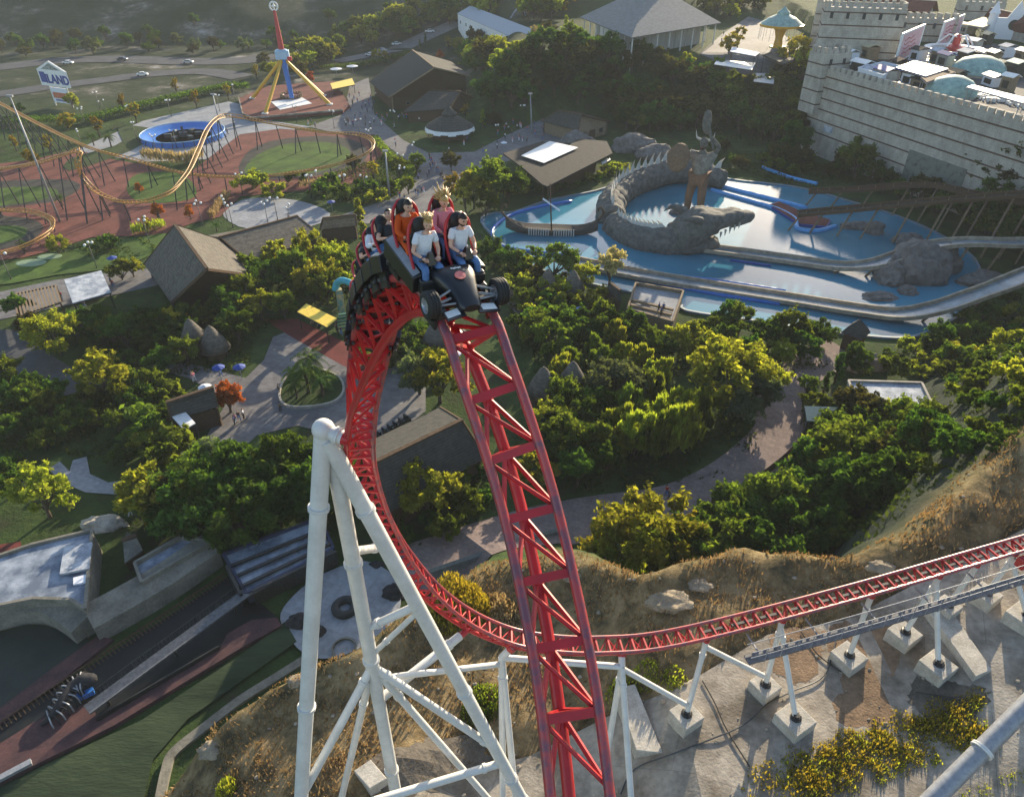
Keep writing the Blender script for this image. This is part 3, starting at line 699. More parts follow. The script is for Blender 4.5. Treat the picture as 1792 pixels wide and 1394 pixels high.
def figure(root, J, skin, shirt, trousers, hair, Mx=None, sub=2, face=True, hairstyle='short', beard=False, long_sleeve=False, shoe=None, yaw=0.0, tilt=0.0, hands=True, seed=0, sc=1.0, bulk=1.0):
    rr = random.Random(seed); V_ = {k: Vector(v) for k, v in J.items()}
    def m(): return MB(Mx)
    g = V_
    order = ['pelvis', 'spine', 'chest', 'neck', 'neck2', 'shL', 'elL', 'wrL', 'shR', 'elR', 'wrR', 'hipL', 'knL', 'anL', 'hipR', 'knR', 'anR', 'toL', 'toR']
    rad = dict(pelvis=.125, spine=.09, chest=.10, neck=.06, neck2=.05, shL=.055, elL=.041, wrL=.029, shR=.055, elR=.041, wrR=.029, hipL=.085, knL=.06, anL=.042, hipR=.085, knR=.06, anR=.042, toL=.033, toR=.033)
    E_ = [('pelvis', 'spine'), ('spine', 'chest'), ('chest', 'neck'), ('neck', 'neck2'), ('chest', 'shL'), ('shL', 'elL'), ('elL', 'wrL'), ('chest', 'shR'), ('shR', 'elR'), ('elR', 'wrR'), ('pelvis', 'hipL'), ('hipL', 'knL'), ('knL', 'anL'), ('anL', 'toL'), ('pelvis', 'hipR'), ('hipR', 'knR'), ('knR', 'anR'), ('anR', 'toR')]
    ix = {k: i for i, k in enumerate(order)}
    vs, fs = skin_mesh([g[k] for k in order], [(ix[a], ix[b]) for a, b in E_], [rad[k] * bulk for k in order], sub)
    body = m(); body.add(vs, fs)
    hc = g['neck2'] + Vector((0, .012, .105)); hv, hf, hrot = head_mesh(hc, 1.0, yaw, tilt, *((20, 14) if face else (10, 8))); body.add(hv, hf)
    if hands:
        for sd in 'LR':
            w0 = g['wr' + sd]; d = (w0 - g['el' + sd]).normalized(); sx = 1 if sd == 'R' else -1
            pal = w0 + d * .05; side = Vector((sx, 0, 0))
            body.ball(pal, .04, 8, 6, (1, 1, .62))
            for q, (off, L) in enumerate([(-.03, .062), (-.01, .072), (.01, .068), (.03, .052)]):
                a = pal + side * off + d * .03; k1 = a + d * L * .5 + Vector((0, 0, .006)); k2 = k1 + d * L * .25 + Vector((0, 0, -.025)); k3 = k2 - d * .012 + Vector((0, 0, -.022))
                body.path([a, k1, k2, k3], [.0105, .0095, .0085, .006], 6)
            a = pal - side * .035; body.path([a, a - side * .02 + d * .02, a - side * .012 + d * .045 - Vector((0, 0, .015))], [.012, .011, .008], 6)
    body.build('body', skin, root, smooth=True)
    def lerp(a, b, t): return g[a].lerp(g[b], t)
    ts = 1.0 if long_sleeve else .62
    def sleeve(s): return [g['sh' + s], lerp('sh' + s, 'el' + s, ts)] + ([lerp('el' + s, 'wr' + s, .9)] if long_sleeve else [])
    pv = [g['pelvis'] + Vector((0, 0, .02)), g['spine'], g['chest'], g['neck'] + (g['chest'] - g['neck']) * .3]; pr = [.150, .142, .158, .078]; pe = [(0, 1), (1, 2), (2, 3)]
    for s in 'LR':
        b0 = len(pv); ch = sleeve(s); pv += ch; pr += [.076] + ([.062, .042] if long_sleeve else [.066]); pe += [(2, b0)] + [(b0 + i, b0 + i + 1) for i in range(len(ch) - 1)]
    vs, fs = skin_mesh(pv, pe, [q * bulk for q in pr], sub); m().add(vs, fs).build('shirt', shirt, root, smooth=True)
    pv = [g['pelvis'] - Vector((0, 0, .01))]; pr = [.140]; pe = []
    for s in 'LR':
        b0 = len(pv); pv += [g['hip' + s], g['kn' + s], lerp('kn' + s, 'an' + s, .93)]; pr += [.098, .075, .058]; pe += [(0, b0), (b0, b0 + 1), (b0 + 1, b0 + 2)]
    vs, fs = skin_mesh(pv, pe, [q * bulk for q in pr], sub); m().add(vs, fs).build('trousers', trousers, root, smooth=True)
    if shoe:
        mb = m()
        for s in 'LR':
            d = (g['to' + s] - g['an' + s]); mb.path([g['an' + s] - d * .35 - Vector((0, 0, .025)), g['an' + s] + d * .4 - Vector((0, 0, .02)), g['to' + s] + d * .35], [.047, .05, .032], 8)
        mb.build('shoes', shoe, root, smooth=True)
    hb = m(); hs = Matrix.Identity(3)
    if hairstyle != 'none':
        n, k = (18, 12) if face else (9, 7)
        rows = []
        for i in range(k + 1):
            a = -math.pi / 2 + math.pi * i / k
            for j in range(n):
                q = 2 * math.pi * j / n; x, y, z = math.cos(a) * math.cos(q), math.cos(a) * math.sin(q), math.sin(a)
                f = 1.0 if (z > .42 or (y < .12 and z > -.45)) else .80
                f *= 1 + .05 * math.sin(q * 7 + a * 9)
                rows.append(hc + hrot @ Vector((x * .088 * f, y * .106 * f - .006, z * .130 * f + .004)))
        hb.add(rows, [(i * n + j, i * n + (j + 1) % n, (i + 1) * n + (j + 1) % n, (i + 1) * n + j) for i in range(k) for j in range(n)])
        if hairstyle == 'flying':
            for q in range(80):
                a = rr.uniform(-2.6, -.5); st = hc + hrot @ Vector((math.cos(a) * .085, math.sin(a) * .09, rr.uniform(-.03, .12)))
                L = rr.uniform(.08, .22); dirn = Vector((rr.uniform(-.95, .5), rr.uniform(-1, -.35), rr.uniform(-.1, .55))).normalized()
                p = [st]; 
                for z in range(4): p.append(p[-1] + (dirn + Vector((rr.uniform(-.4, .4), rr.uniform(-.25, .25), rr.uniform(-.3, .4)))) * L / 4)
                hb.path(p, [.018, .022, .018, .012, .003], 5)
        if hairstyle == 'tuft':
            for q in range(60):
                a = rr.uniform(0, 6.28); st = hc + hrot @ Vector((math.cos(a) * .05, math.sin(a) * .05 + .02, .11))
                p = [st, st + Vector((rr.uniform(-.05, .05), -.04, .06)), st + Vector((rr.uniform(-.11, .09), -.10, rr.uniform(.03, .09)))]
                hb.path(p, [.018, .016, .003], 5)
        hb.build('hair', hair, root, smooth=True)
    if face:
        e = m(); 
        for sx in (-1, 1): e.ball(hc + hrot @ Vector((sx * .031, .083, .014)), .0105, 8, 6)
        e.build('eyes', EYE, root, smooth=True)
        b = m()
        for sx in (-1, 1): b.path([hc + hrot @ Vector((sx * .018, .099, .030)), hc + hrot @ Vector((sx * .034, .096, .036)), hc + hrot @ Vector((sx * .052, .078, .030))], [.004, .0052, .003], 5)
        b.build('eyebrows', M['hairdark'] if hair is not M['hairblond'] else hair, root)
        l = m(); l.path([hc + hrot @ Vector((-.026, .088, -.052)), hc + hrot @ Vector((0, .099, -.051)), hc + hrot @ Vector((.026, .088, -.052))], [.004, .0075, .004], 6)
        l.build('mouth', LIP, root, smooth=True)
        if beard:
            bd = m(); n, k = 18, 12; rows = []
            for i in range(k + 1):
                a = -math.pi / 2 + math.pi * i / k
                for j in range(n):
                    q = 2 * math.pi * j / n; x, y, z = math.cos(a) * math.cos(q), math.cos(a) * math.sin(q), math.sin(a)
                    f = 1.0 if (z < -.33 and y > -.25) else .72
                    X, Y, Z = x * .080 * f, y * .104 * f + .003, z * .130 * f
                    if z < 0: X *= 1 - .22 * z * z
                    rows.append(hc + hrot @ Vector((X, Y, Z)))
            bd.add(rows, [(i * n + j, i * n + (j + 1) % n, (i + 1) * n + (j + 1) % n, (i + 1) * n + j) for i in range(k) for j in range(n)]).build('beard', M['hairdark'], root, smooth=True)
    return root
EYE = mat('eye', (.05, .04, .035), .2); LIP = mat('lips', (.42, .13, .11), .5)
# ================================================================ the coaster train
TR = thing('roller_coaster_train', 'black roller coaster train with racing car nose and red seat frames cresting the track', 'roller coaster train', frame(s_of(15))[0])
def carM(s, pitch, blend=(1.2, -.9)):
    p, T, B, N = frame(s)
    if pitch is None: f = (at(s + blend[0], 0, 0) - at(s + blend[1], 0, 0)).normalized()
    else: f = T.copy(); f.rotate(Quaternion(B, -R(pitch)))
    n = (N - f * N.dot(f)).normalized(); r = f.cross(n)
    X = Matrix((r, f, n)).transposed().to_4x4(); X.translation = p
    return X
SX, SZ = .40, .50
def seat(Mx, x, y):
    mb = MB(Mx); mb.box((x, y + .05, SZ - .04), (.46, .52, .10)); mb.box((x, y - .24, SZ + .26), (.42, .10, .62)); mb.box((x, y + .34, SZ + .02), (.12, .12, .18))
    s = mb.build('seat', M['black_matt'], TR, bevel=.03)
    mb = MB(Mx); mb.ball((x, y - .24, SZ + .74), .185, 14, 9, (1.0, .62, 1.05)); mb.box((x, y - .26, SZ + .6), (.3, .12, .16)); mb.build('headrest', M['black_matt'], s, smooth='auto')
    mb = MB(Mx)
    for sx in (-1, 1):
        mb.path(curve([(x + sx * .26, y + .30, SZ - .05), (x + sx * .28, y + .12, SZ + .10), (x + sx * .28, y - .12, SZ + .40), (x + sx * .25, y - .22, SZ + .70), (x + sx * .12, y - .30, SZ + .86)], 5), .033, 8)
    mb.path([(x - .12, y - .30, SZ + .86), (x + .12, y - .30, SZ + .86)], .033, 8); mb.tube((x - .28, y + .28, SZ - .03), (x + .28, y + .28, SZ - .03), .024, n=8)
    mb.build('seat_frame', M['red'], s, smooth=True)
    mb = MB(Mx); mb.path(curve([(x - .24, y + .32, SZ + .30), (x - .1, y + .34, SZ + .27), (x + .1, y + .34, SZ + .27), (x + .24, y + .32, SZ + .30)], 4), .024, 8)
    mb.add([(x - .09, y + .22, SZ + .24), (x + .09, y + .22, SZ + .24), (x + .09, y + .42, SZ + .22), (x - .09, y + .42, SZ + .22), (x - .04, y + .27, SZ + .44), (x + .04, y + .27, SZ + .44), (x + .04, y + .33, SZ + .43), (x - .04, y + .33, SZ + .43)], [(3, 2, 1, 0), (4, 5, 6, 7), (0, 1, 5, 4), (1, 2, 6, 5), (2, 3, 7, 6), (3, 0, 4, 7)])
    mb.tube((x, y + .36, SZ + .25), (x, y + .42, SZ - .05), .035, n=8)
    mb.build('lap_bar', M['black'], s, smooth='auto')
def bogie(Mx, y):
    mb = MB(Mx)
    for sx in (-1, 1):
        mb.box((sx * .56, y, .12), (.16, .62, .12)); mb.box((sx * .66, y, -.02), (.06, .5, .34))
        for dy in (-.2, .2):
            r90 = Matrix.Rotation(R(90), 3, 'Y')
            mb.lathe([(.0, -.05), (.10, -.05), (.10, .05), (0, .05)], 14, (sx * GAUGE / 2, y + dy, .175), r90)
            mb.lathe([(.0, -.04), (.07, -.04), (.07, .04), (0, .04)], 12, (sx * GAUGE / 2, y + dy, -.15), r90)
            mb.lathe([(.0, -.04), (.075, -.04), (.075, .04), (0, .04)], 12, (sx * (GAUGE / 2 + .155), y + dy, .0))
    mb.box((0, y, .16), (1.1, .14, .10))
    mb.build('wheel_bogie', M['gunmetal'], TR, smooth='auto')
def chassis(Mx, y0, y1):
    mb = MB(Mx); mb.box((0, (y0 + y1) / 2, .30), (1.02, y1 - y0, .16)); mb.box((0, (y0 + y1) / 2, .16), (.34, y1 - y0 + .2, .14))
    mb.build('chassis', M['black'], TR, bevel=.02)
    for sx in (-1, 1):
        mb = MB(Mx); a, b = sx * .60, sx * .80
        mb.add([(a, y0, .18), (b, y0, .14), (b, y1, .14), (a, y1, .18), (a, y0, .62), (b, y0, .54), (b, y1, .50), (a, y1, .56)], [(0, 1, 2, 3), (7, 6, 5, 4), (0, 4, 5, 1), (1, 5, 6, 2), (2, 6, 7, 3), (3, 7, 4, 0)])
        o = mb.build('side_panel', M['black'], TR, bevel=.02)
        mb = MB(Mx); mb.slab([(a + sx * .03, y0 + .06, .622), (b - sx * .02, y0 + .06, .553), (b - sx * .02, y1 - .06, .513), (a + sx * .03, y1 - .06, .575)], .012); mb.build('grip_strip', M['steel'], o)
L0 = carM(s_of(15) + .12, 13)
chassis(L0, -1.12, .42); bogie(L0, -.85); bogie(L0, 1.0)
for y in (0.0, -.80):
    for sx in (-1, 1): seat(L0, sx * SX, y)
# nose fuselage
def loft(sec, n=20):
    vs = []
    for (y, w_, zt, zb, e) in sec:
        for j in range(n):
            q = 2 * math.pi * j / n; c, s = math.cos(q), math.sin(q)
            x = math.copysign(abs(c) ** e, c) * w_ / 2; z = (zt + zb) / 2 + math.copysign(abs(s) ** e, s) * (zt - zb) / 2
            vs.append((x, y, z))
    k = len(sec); fs = [(i * n + j, (i + 1) * n + j, (i + 1) * n + (j + 1) % n, i * n + (j + 1) % n) for i in range(k - 1) for j in range(n)]
    fs += [tuple(range(n)), tuple(range(k * n - 1, (k - 1) * n - 1, -1))]
    return vs, fs
mb = MB(L0); mb.add(*loft([(.42, .94, .66, .20, .5), (.55, .92, .70, .20, .55), (.75, .80, .68, .20, .6), (.92, .67, .62, .20, .65), (1.08, .58, .55, .19, .7), (1.24, .52, .47, .19, .75), (1.36, .48, .41, .19, .8), (1.43, .34, .36, .21, .9)]))
nose = mb.build('nose_cone', M['black'], TR, smooth='auto')
em = mat('faded_red_emblem', (.55, .10, .09), .5, (.62, .22, .2), 30)
mb = MB(L0); n = 20; c = Vector((0, .84, .668)); dy = Vector((0, .15, -.048))
rim = [c + Vector((.115 * math.cos(2 * math.pi * j / n), 0, 0)) + dy * .62 * math.sin(2 * math.pi * j / n) + Vector((0, 0, .016 - .35 * (.115 * math.cos(2 * math.pi * j / n)) ** 2)) for j in range(n)]
mb.slab(rim, .01); mb.build('emblem', em, nose)
mb = MB(L0)
for k in range(5): mb.box((-.10 + k * .045, .60 + .012 * (k % 2), .702), (.03, .05, .008), .3)
mb.build('number_decal', M['white'], nose)
mb = MB(L0); mb.box((0, .50, .34), (1.40, .16, .30)); mb.box((0, .62, .26), (1.34, .34, .10)); mb.build('cowl', M['black'], TR, bevel=.03)
for sx in (-1, 1):
    mb = MB(L0); mb.box((sx * .54, .60, .36), (.30, .06, .20)); mb.build('air_intake', M['black_matt'], TR, bevel=.01)
    mb = MB(L0); mb.slab([(sx * .16, 1.22, .24), (sx * .56, 1.30, .23), (sx * .56, 1.56, .20), (sx * .14, 1.50, .21)], .03); wg = mb.build('front_wing', M['black'], TR)
    mb = MB(L0); mb.slab([(sx * .24, 1.27, .246), (sx * .53, 1.33, .237), (sx * .53, 1.50, .217), (sx * .24, 1.45, .225)], .006); mb.build('wing_flap', M['white'], wg)
    for z, y in ((.32, 1.02), (.42, 1.18)):
        pass
    mb = MB(L0); mb.tube((sx * .18, 1.05, .36), (sx * .62, 1.16, .33), .028, n=8); mb.tube((sx * .2, 1.24, .33), (sx * .62, 1.20, .32), .022, n=8); mb.tube((sx * .2, .98, .50), (sx * .62, 1.12, .42), .022, n=8); mb.build('suspension_arm', M['steel'], TR)
    wh = MB(L0); r90 = Matrix.Rotation(R(90), 3, 'Y'); wc = (sx * .74, 1.14, .34)
    prof = [(.20, -.15), (.30, -.15), (.335, -.13), (.345, -.10)]
    for g in (-.07, 0, .07): prof += [(.345, g - .012), (.330, g - .010), (.330, g + .010), (.345, g + .012)]
    prof += [(.345, .10), (.335, .13), (.30, .15), (.20, .15)]
    prof = [(a_ * .8, b_ * .84) for a_, b_ in prof]; wh.lathe(prof, 32, wc, r90, caps=False); tyre = wh.build('wheel', M['rubber'], TR, smooth='auto')
    mb = MB(L0); mb.lathe([(0.0, -.11), (.08, -.10), (.19, -.08), (.21, -.148), (.215, -.148), (.215, .148), (.21, .148), (.19, .08), (.08, .10), (0, .09)], 28, wc, r90 @ Matrix.Scale(.8, 3))
    for k in range(7):
        a = k * 2 * math.pi / 7
        for e in (-.088, .088): mb.box((wc[0] + e, wc[1] + .10 * math.cos(a), wc[2] + .10 * math.sin(a)), (.02, .12, .03), m=Matrix.Rotation(a, 3, 'X'))
    mb.build('rim', M['rim'], tyre, smooth='auto')
CARS = [L0]
for k, ds in enumerate((-1.50, -2.3, -3.15, -4.1, -5.2, -6.8)):
    X = carM(s_of(15) + ds, None, (.5, -.5)); CARS.append(X)
    chassis(X, -.40, .34); bogie(X, 0)
    for sx in (-1, 1): seat(X, sx * SX, 0)
for a, b in zip(CARS[:-1], CARS[1:]): MB().tube(a @ Vector((0, -.4 if a is not L0 else -1.1, .22)), b @ Vector((0, .4, .22)), .05, n=8).build('coupling', M['gunmetal'], TR)
# ---------------------------------------------------------------- riders
def sit(x, y, lean=0.0, hold=.33, up=0.0, wide=.16):
    z = SZ + .12
    return dict(pelvis=(x, y - .03, z), spine=(x + lean * .3, y - .06, z + .19), chest=(x + lean * .7, y - .08, z + .37), neck=(x + lean, y - .05, z + .51), neck2=(x + lean * 1.1, y - .02, z + .585),
                shL=(x - .165 + lean * .7, y - .07, z + .455), shR=(x + .165 + lean * .7, y - .07, z + .455), elL=(x - .25, y + .06, z + .22 + up), elR=(x + .25, y + .06, z + .22 + up),
                wrL=(x - wide, y + hold - .06, z + .20 + up), wrR=(x + wide, y + hold - .06, z + .20 + up), hipL=(x - .09, y + .02, z - .01), hipR=(x + .09, y + .02, z - .01),
                knL=(x - .15, y + .42, z + .04), knR=(x + .15, y + .42, z + .04), anL=(x - .16, y + .50, z - .36), anR=(x + .16, y + .50, z - .36), toL=(x - .17, y + .64, z - .40), toR=(x + .17, y + .64, z - .40))
def rider(Mx, x, y, label, **k):
    o = thing('person', label, 'person', (Mx @ Vector((x, y, SZ))), group='people riding the red coaster')
    J = sit(x, y, k.pop('lean', 0), up=k.pop('up', 0)); c_ = Matrix.Translation((x, y - .1, SZ)); Mx = Mx @ c_ @ Matrix.Scale(1.08, 4) @ c_.inverted(); figure(o, J, k.pop('skin', M['skin']), k.pop('shirt'), k.pop('trousers', M['jeans']), k.pop('hair'), Mx, shoe=k.pop('shoe', M['black_matt']), **k)
    return o
# the car's local +x is the riders' right hand when facing forward, i.e. the viewer's left
rider(L0, SX, 0, 'blond person in white t-shirt and jeans on the front seat, hair tufts blown up', shirt=M['tee'], hair=M['hairblond'], hairstyle='tuft', lean=-.05, yaw=R(-20), seed=3)
rider(L0, -SX, 0, 'bearded dark haired person in white t-shirt and jeans on the front seat', shirt=M['tee'], hair=M['hairdark'], hairstyle='short', beard=True, tilt=R(-8), yaw=R(6), seed=4)
rider(L0, SX, -.80, 'dark haired person in orange long sleeved top and orange trousers in the second row', shirt=M['orange'], trousers=M['orange'], hair=M['hairdark'], long_sleeve=True, hairstyle='short', lean=.02, seed=5)
rider(L0, -SX, -.80, 'person in pink top with long golden hair flying up in the second row', shirt=M['pink'], hair=M['hairblond'], long_sleeve=True, hairstyle='flying', tilt=R(-14), lean=.03, seed=6)
rider(CARS[1], SX, 0, 'black haired person in dark top turned sideways in the third row', shirt=M['black_matt'], hair=M['hairdark'], hairstyle='short', yaw=R(-35), lean=-.08, seed=7)
rider(CARS[1], -SX, 0, 'person in red top half hidden behind the flying golden hair', shirt=M['red'], hair=M['hairdark'], hairstyle='short', lean=.08, long_sleeve=True, seed=8)
rider(CARS[2], SX, 0, 'person in white sleeved top in the fourth row behind the orange rider', shirt=M['tee'], hair=M['hairdark'], long_sleeve=True, hairstyle='short', seed=9)
rider(CARS[2], -SX, 0, 'person in green top in the fourth row on the side away from the orange rider', shirt=M['lawn'], hair=M['hairdark'], hairstyle='short', seed=10)
rider(CARS[3], SX, 0, 'dark haired person in grey top in the fifth row, rearmost of those in sight', shirt=M['gunmetal'], hair=M['hairdark'], hairstyle='short', seed=12)
rider(CARS[3], -SX, 0, 'person in blue top in the fifth row, mostly hidden by the rows ahead', shirt=M['blue'], hair=M['hairbrown'], hairstyle='short', seed=13)
# ================================================================ buildings of the park
def V2(p): return Vector((p.x, p.y))
def gable(name, label, r0, r1, zr, e0, e1, ze, roof, wall, trim=None, cat='building', base=0.0, th=.35, right=None, over=.9, door=True, group=None):
    """ridge end pixels r0 r1 at height zr, eave end pixels e0 e1 at height ze; the far slope mirrors the near one"""
    R0, R1 = P(*r0, zr), P(*r1, zr); E0, E1 = P(*e0, ze), P(*e1, ze)
    def mir(Rp, Ep, z): q = Rp * 2 - Ep; return Vector((q.x, q.y, z))
    if right is None: F0, F1, zf = mir(R0, E0, ze), mir(R1, E1, ze), ze
    else: (f0, f1, zf) = right; F0, F1 = P(*f0, zf), P(*f1, zf)
    c = (E0 + E1 + F0 + F1) / 4; c.z = base
    root = thing(name, label, cat, c, group=group)
    o = MB().slab([R0, R1, E1, E0], th); o = o.build('roof', roof, root)
    MB().slab([R0, R1, F1, F0], th).build('roof', roof, root)
    d = (R1 - R0).normalized(); mb = MB(); mb.beam(R0 - d * .1 + Vector((0, 0, .08)), R1 + d * .1 + Vector((0, 0, .08)), .5, .22); mb.build('ridge_cap', trim or wall, o)
    cen = (R0 + R1) / 2
    def ins(p, f=.90):
        return Vector((c.x + (p.x - c.x) * f, c.y + (p.y - c.y) * f, base))
    q = [ins(E0), ins(E1), ins(F1), ins(F0)]
    zt = ze - .25; zt2 = zf - .25
    top = [Vector((p.x, p.y, z)) for p, z in zip(q, (zt, zt, zt2, zt2))]
    g0 = Vector((c.x + (R0.x - c.x) * .90, c.y + (R0.y - c.y) * .90, zr - th - .1 - (zr - ze) * .06)); g1 = Vector((c.x + (R1.x - c.x) * .90, c.y + (R1.y - c.y) * .90, zr - th - .1 - (zr - ze) * .06))
    vs = q + top + [g0, g1]
    MB().add(vs, [(0, 1, 5, 4), (2, 3, 7, 6), (1, 2, 6, 9, 5), (3, 0, 4, 8, 7)]).build('wall', wall, root)
    if trim:
        for a, b, g in ((E0, F0, R0), (E1, F1, R1)):
            mb = MB(); mb.beam(a + Vector((0, 0, -.12)), g + Vector((0, 0, -.12)), .22, .42); mb.beam(b + Vector((0, 0, -.12)), g + Vector((0, 0, -.12)), .22, .42); mb.build('bargeboard', trim, root)
        for p in q: MB().beam(p, Vector((p.x, p.y, min(ze, zf) - .3)), .35, .35, (1, 0, 0)).build('corner_post', trim, root)
    if door:
        m_ = (q[1] + q[2]) / 2; dd = (q[2] - q[1]).normalized(); nn = Vector((dd.y, -dd.x, 0)); nn = nn if nn.dot(m_ - c) > 0 else -nn
        a = math.atan2(dd.y, dd.x)
        dr = MB().box(m_ + nn * .06 + Vector((0, 0, 1.2)), (2.2, .16, 2.4), a).build('door', M['wood'], root)
        MB().box(m_ + nn * .17 + dd * .7 + Vector((0, 0, 1.1)), (.08, .1, .3), a).build('handle', M['gunmetal'], dr)
        for k in (-1, 1):
            w = m_ + dd * k * (q[2] - q[1]).length * .3 + nn * .05 + Vector((0, 0, 1.7))
            f = MB().box(w, (1.3, .14, 1.2), a).build('window', trim or M['wood'], root); MB().box(w + nn * .06, (1.05, .08, .95), a).build('pane', M['glass'], f)
    return root
def canopy(name, label, quad, z, m, postm, cat='canopy', th=.18, group=None, posts=True, base=None, frame=True):
    q = [P(u, v, zz) for (u, v), zz in zip(quad, z if hasattr(z, '__len__') else [z] * len(quad))]
    c = sum(q, Vector()) / len(q); b = H(c.x, c.y) if base is None else base
    root = thing(name, label, cat, (c.x, c.y, b), group=group)
    MB().slab(q, th).build('roof_sheet', m, root)
    if frame:
        mb = MB()
        for i in range(len(q)): mb.beam(q[i] - Vector((0, 0, th + .1)), q[(i + 1) % len(q)] - Vector((0, 0, th + .1)), .14, .18)
        mb.build('frame', postm, root)
    if posts:
        for p in q:
            s = c + (p - c) * .93; s.z = p.z - th
            MB().tube((s.x, s.y, H(s.x, s.y) if base is None else base), s, .10, n=8).build('post', postm, root)
    return root
def flatbox(name, label, quad, z0, z1, m, roofm, cat='building', parapet=.5, group=None):
    """flat roofed block: roof outline pixels at height z1, standing on z0"""
    q = [V2(P(u, v, z1)) for u, v in quad]; c = sum(q, Vector((0, 0))) / len(q)
    root = thing(name, label, cat, (c.x, c.y, z0), group=group)
    MB().prism([tuple(p) for p in q], z0, z1 - .02).build('wall', m, root)
    inn = [tuple(c + (p - c) * .96) for p in q]
    MB().prism(inn, z1, z1 + .06).build('roof', roofm, root)
    if parapet:
        for i in range(len(q)):
            a, b = q[i], q[(i + 1) % len(q)]; mb = MB()
            mb.beam((a.x, a.y, z1 + parapet / 2), (b.x, b.y, z1 + parapet / 2), .3, parapet + .002 * i); mb.build('parapet', m, root)
    return root
# thatched barn and its wing
gable('thatched_barn', 'big steep thatched barn, its far slope glowing tan in the sun', (306, 393), (362, 470), 11, (252, 462), (299, 529), 2.6, M['thatch'], M['wood'], M['wood'], 'barn', right=((400, 425), (438, 480), 3.4), door=False)
gable('barn_wing', 'long low grey thatched wing running right from the steep barn', (385, 415), (520, 378), 5.2, (440, 462), (560, 410), 2.6, M['thatch'], M['wood'], M['wood'], 'barn', door=False)
# the longhouse by the plaza
gable('timber_longhouse', 'large dark shingled longhouse beside the busy plaza', (722, 88), (760, 118), 13.5, (646, 143), (680, 170), 4.4, M['shingle'], M['wood'], M['woodpale'], 'hall', right=((790, 108), (824, 133), 8.5))
gable('longhouse_porch', 'low dark shingled porch in front of the large longhouse', (752, 158), (806, 160), 6.5, (706, 196), (786, 190), 3.5, M['shingle'], M['wood'], M['wood'], 'porch', right=((780, 150), (835, 172), 4.0), door=False)
# round kiosk
kp = P(788, 240); k = thing('round_kiosk', 'round brown roofed kiosk with white scalloped awning on the plaza', 'kiosk', kp)
MB().lathe([(4.4, 0), (4.4, 3.0)], 20, kp).build('wall', M['wood'], k)
MB().lathe([(7.0, 3.2), (4.0, 5.0), (1.9, 6.0), (1.9, 6.6), (2.3, 6.6), (.05, 8.6)], 20, kp).build('roof', M['shingle'], k)
mb = MB(); n = 20
for i in range(n):
    a, b = 2 * math.pi * i / n, 2 * math.pi * (i + 1) / n
    f = lambda q, r, z: kp + Vector((r * math.cos(q), r * math.sin(q), z))
    mb.slab([f(a, 6.9, 3.25), f(b, 6.9, 3.25), f(b, 7.25, 2.0 if i % 2 else 2.3), f(a, 7.25, 2.0 if i % 2 else 2.3)], .05)
mb.build('awning', M['white'], k)
for i in range(8): a = i * math.pi / 4; MB().tube(kp + Vector((6.4 * math.cos(a), 6.4 * math.sin(a), 0)), kp + Vector((6.4 * math.cos(a), 6.4 * math.sin(a), 3.3)), .14).build('post', M['wood'], k)
# hut at the foot of the slope
gable('timber_hut', 'pale timber hut with hipped shingle roof below the wooded slope', (975, 193), (1018, 200), 7.0, (946, 212), (1012, 228), 3.6, M['shingle'], M['woodpale'], M['wood'], 'hut', right=((1012, 196), (1068, 212), 3.8))
# boarding shed with skylight
sh = thing('boarding_shed', 'long dark plank roofed shed with a bright white panel in its roof', 'shed', P(970, 300))
zz = 4.5
for poly in ([(880, 268), (918, 296), (948, 322), (958, 326), (1072, 268), (1062, 247), (1012, 243), (985, 262), (950, 247)],):
    q = [P(u, v, zz) for u, v in poly]
    MB().prism([tuple(V2(p)) for p in q], zz - .35, zz).build('roof', mat('dark_planks', (.06, .055, .05), .9, (.028, .026, .024), .9, .4, stretch=(1, 3.5, 1), contrast=(.42, .58)), sh)
    c = sum(q, Vector()) / len(q)
    for p in q[1:-2]:
        s = c + (p - c) * .93; MB().tube((s.x, s.y, 0), (s.x, s.y, zz - .3), .16).build('post', M['wood'], sh)
    MB().prism([tuple(V2(c + (p - c) * .7)) for p in q[2:6]] , 0, 2.6).build('wall', M['wood'], sh)
q = [P(u, v, zz + .5) for u, v in [(912, 272), (962, 247), (1012, 258), (952, 285)]]
MB().slab(q, .12).build('skylight', M['white'], sh)
for k_ in range(9):
    a, b = P(918 + k_ * 8, 300 + k_ * 2.6, zz + .06), P(1000 + k_ * 8, 262 + k_ * .5, zz + .06)
mb = MB(); mb.slab([P(1052, 284, 3.2), P(1066, 276, 3.2), P(1069, 279, 3.1), P(1055, 287, 3.1)], .1); mb.build('lamp_strip', M['white'], sh)
# left canopies
canopy('shade_canopy', 'pale weathered square shade canopy beside the slatted pergola', [(112, 489), (177, 473), (194, 511), (127, 530)], [3.4, 3.4, 3.2, 3.2], M['membrane'], M['gunmetal'])
pg = thing('timber_pergola', 'weathered slatted timber pergola at the left edge by the service road', 'pergola', P(65, 535))
z = 3.2
for i in range(13):
    a, b = P(22 + i * 6.2, 513 - i * 1.25, z), P(32 + i * 6.2, 554 - i * 2.1, z); MB().beam(a, b, .26, .14).build('slat', M['woodpale'], pg)
for (u0, v0, u1, v1) in ((22, 516, 98, 500), (31, 553, 106, 530)):
    MB().beam(P(u0, v0, z - .16), P(u1, v1, z - .16), .2, .2).build('rafter', M['wood'], pg)
    for u, v in ((u0, v0), (u1, v1)): p = P(u, v, z - .2); MB().tube((p.x, p.y, 0), p, .12).build('post', M['wood'], pg)
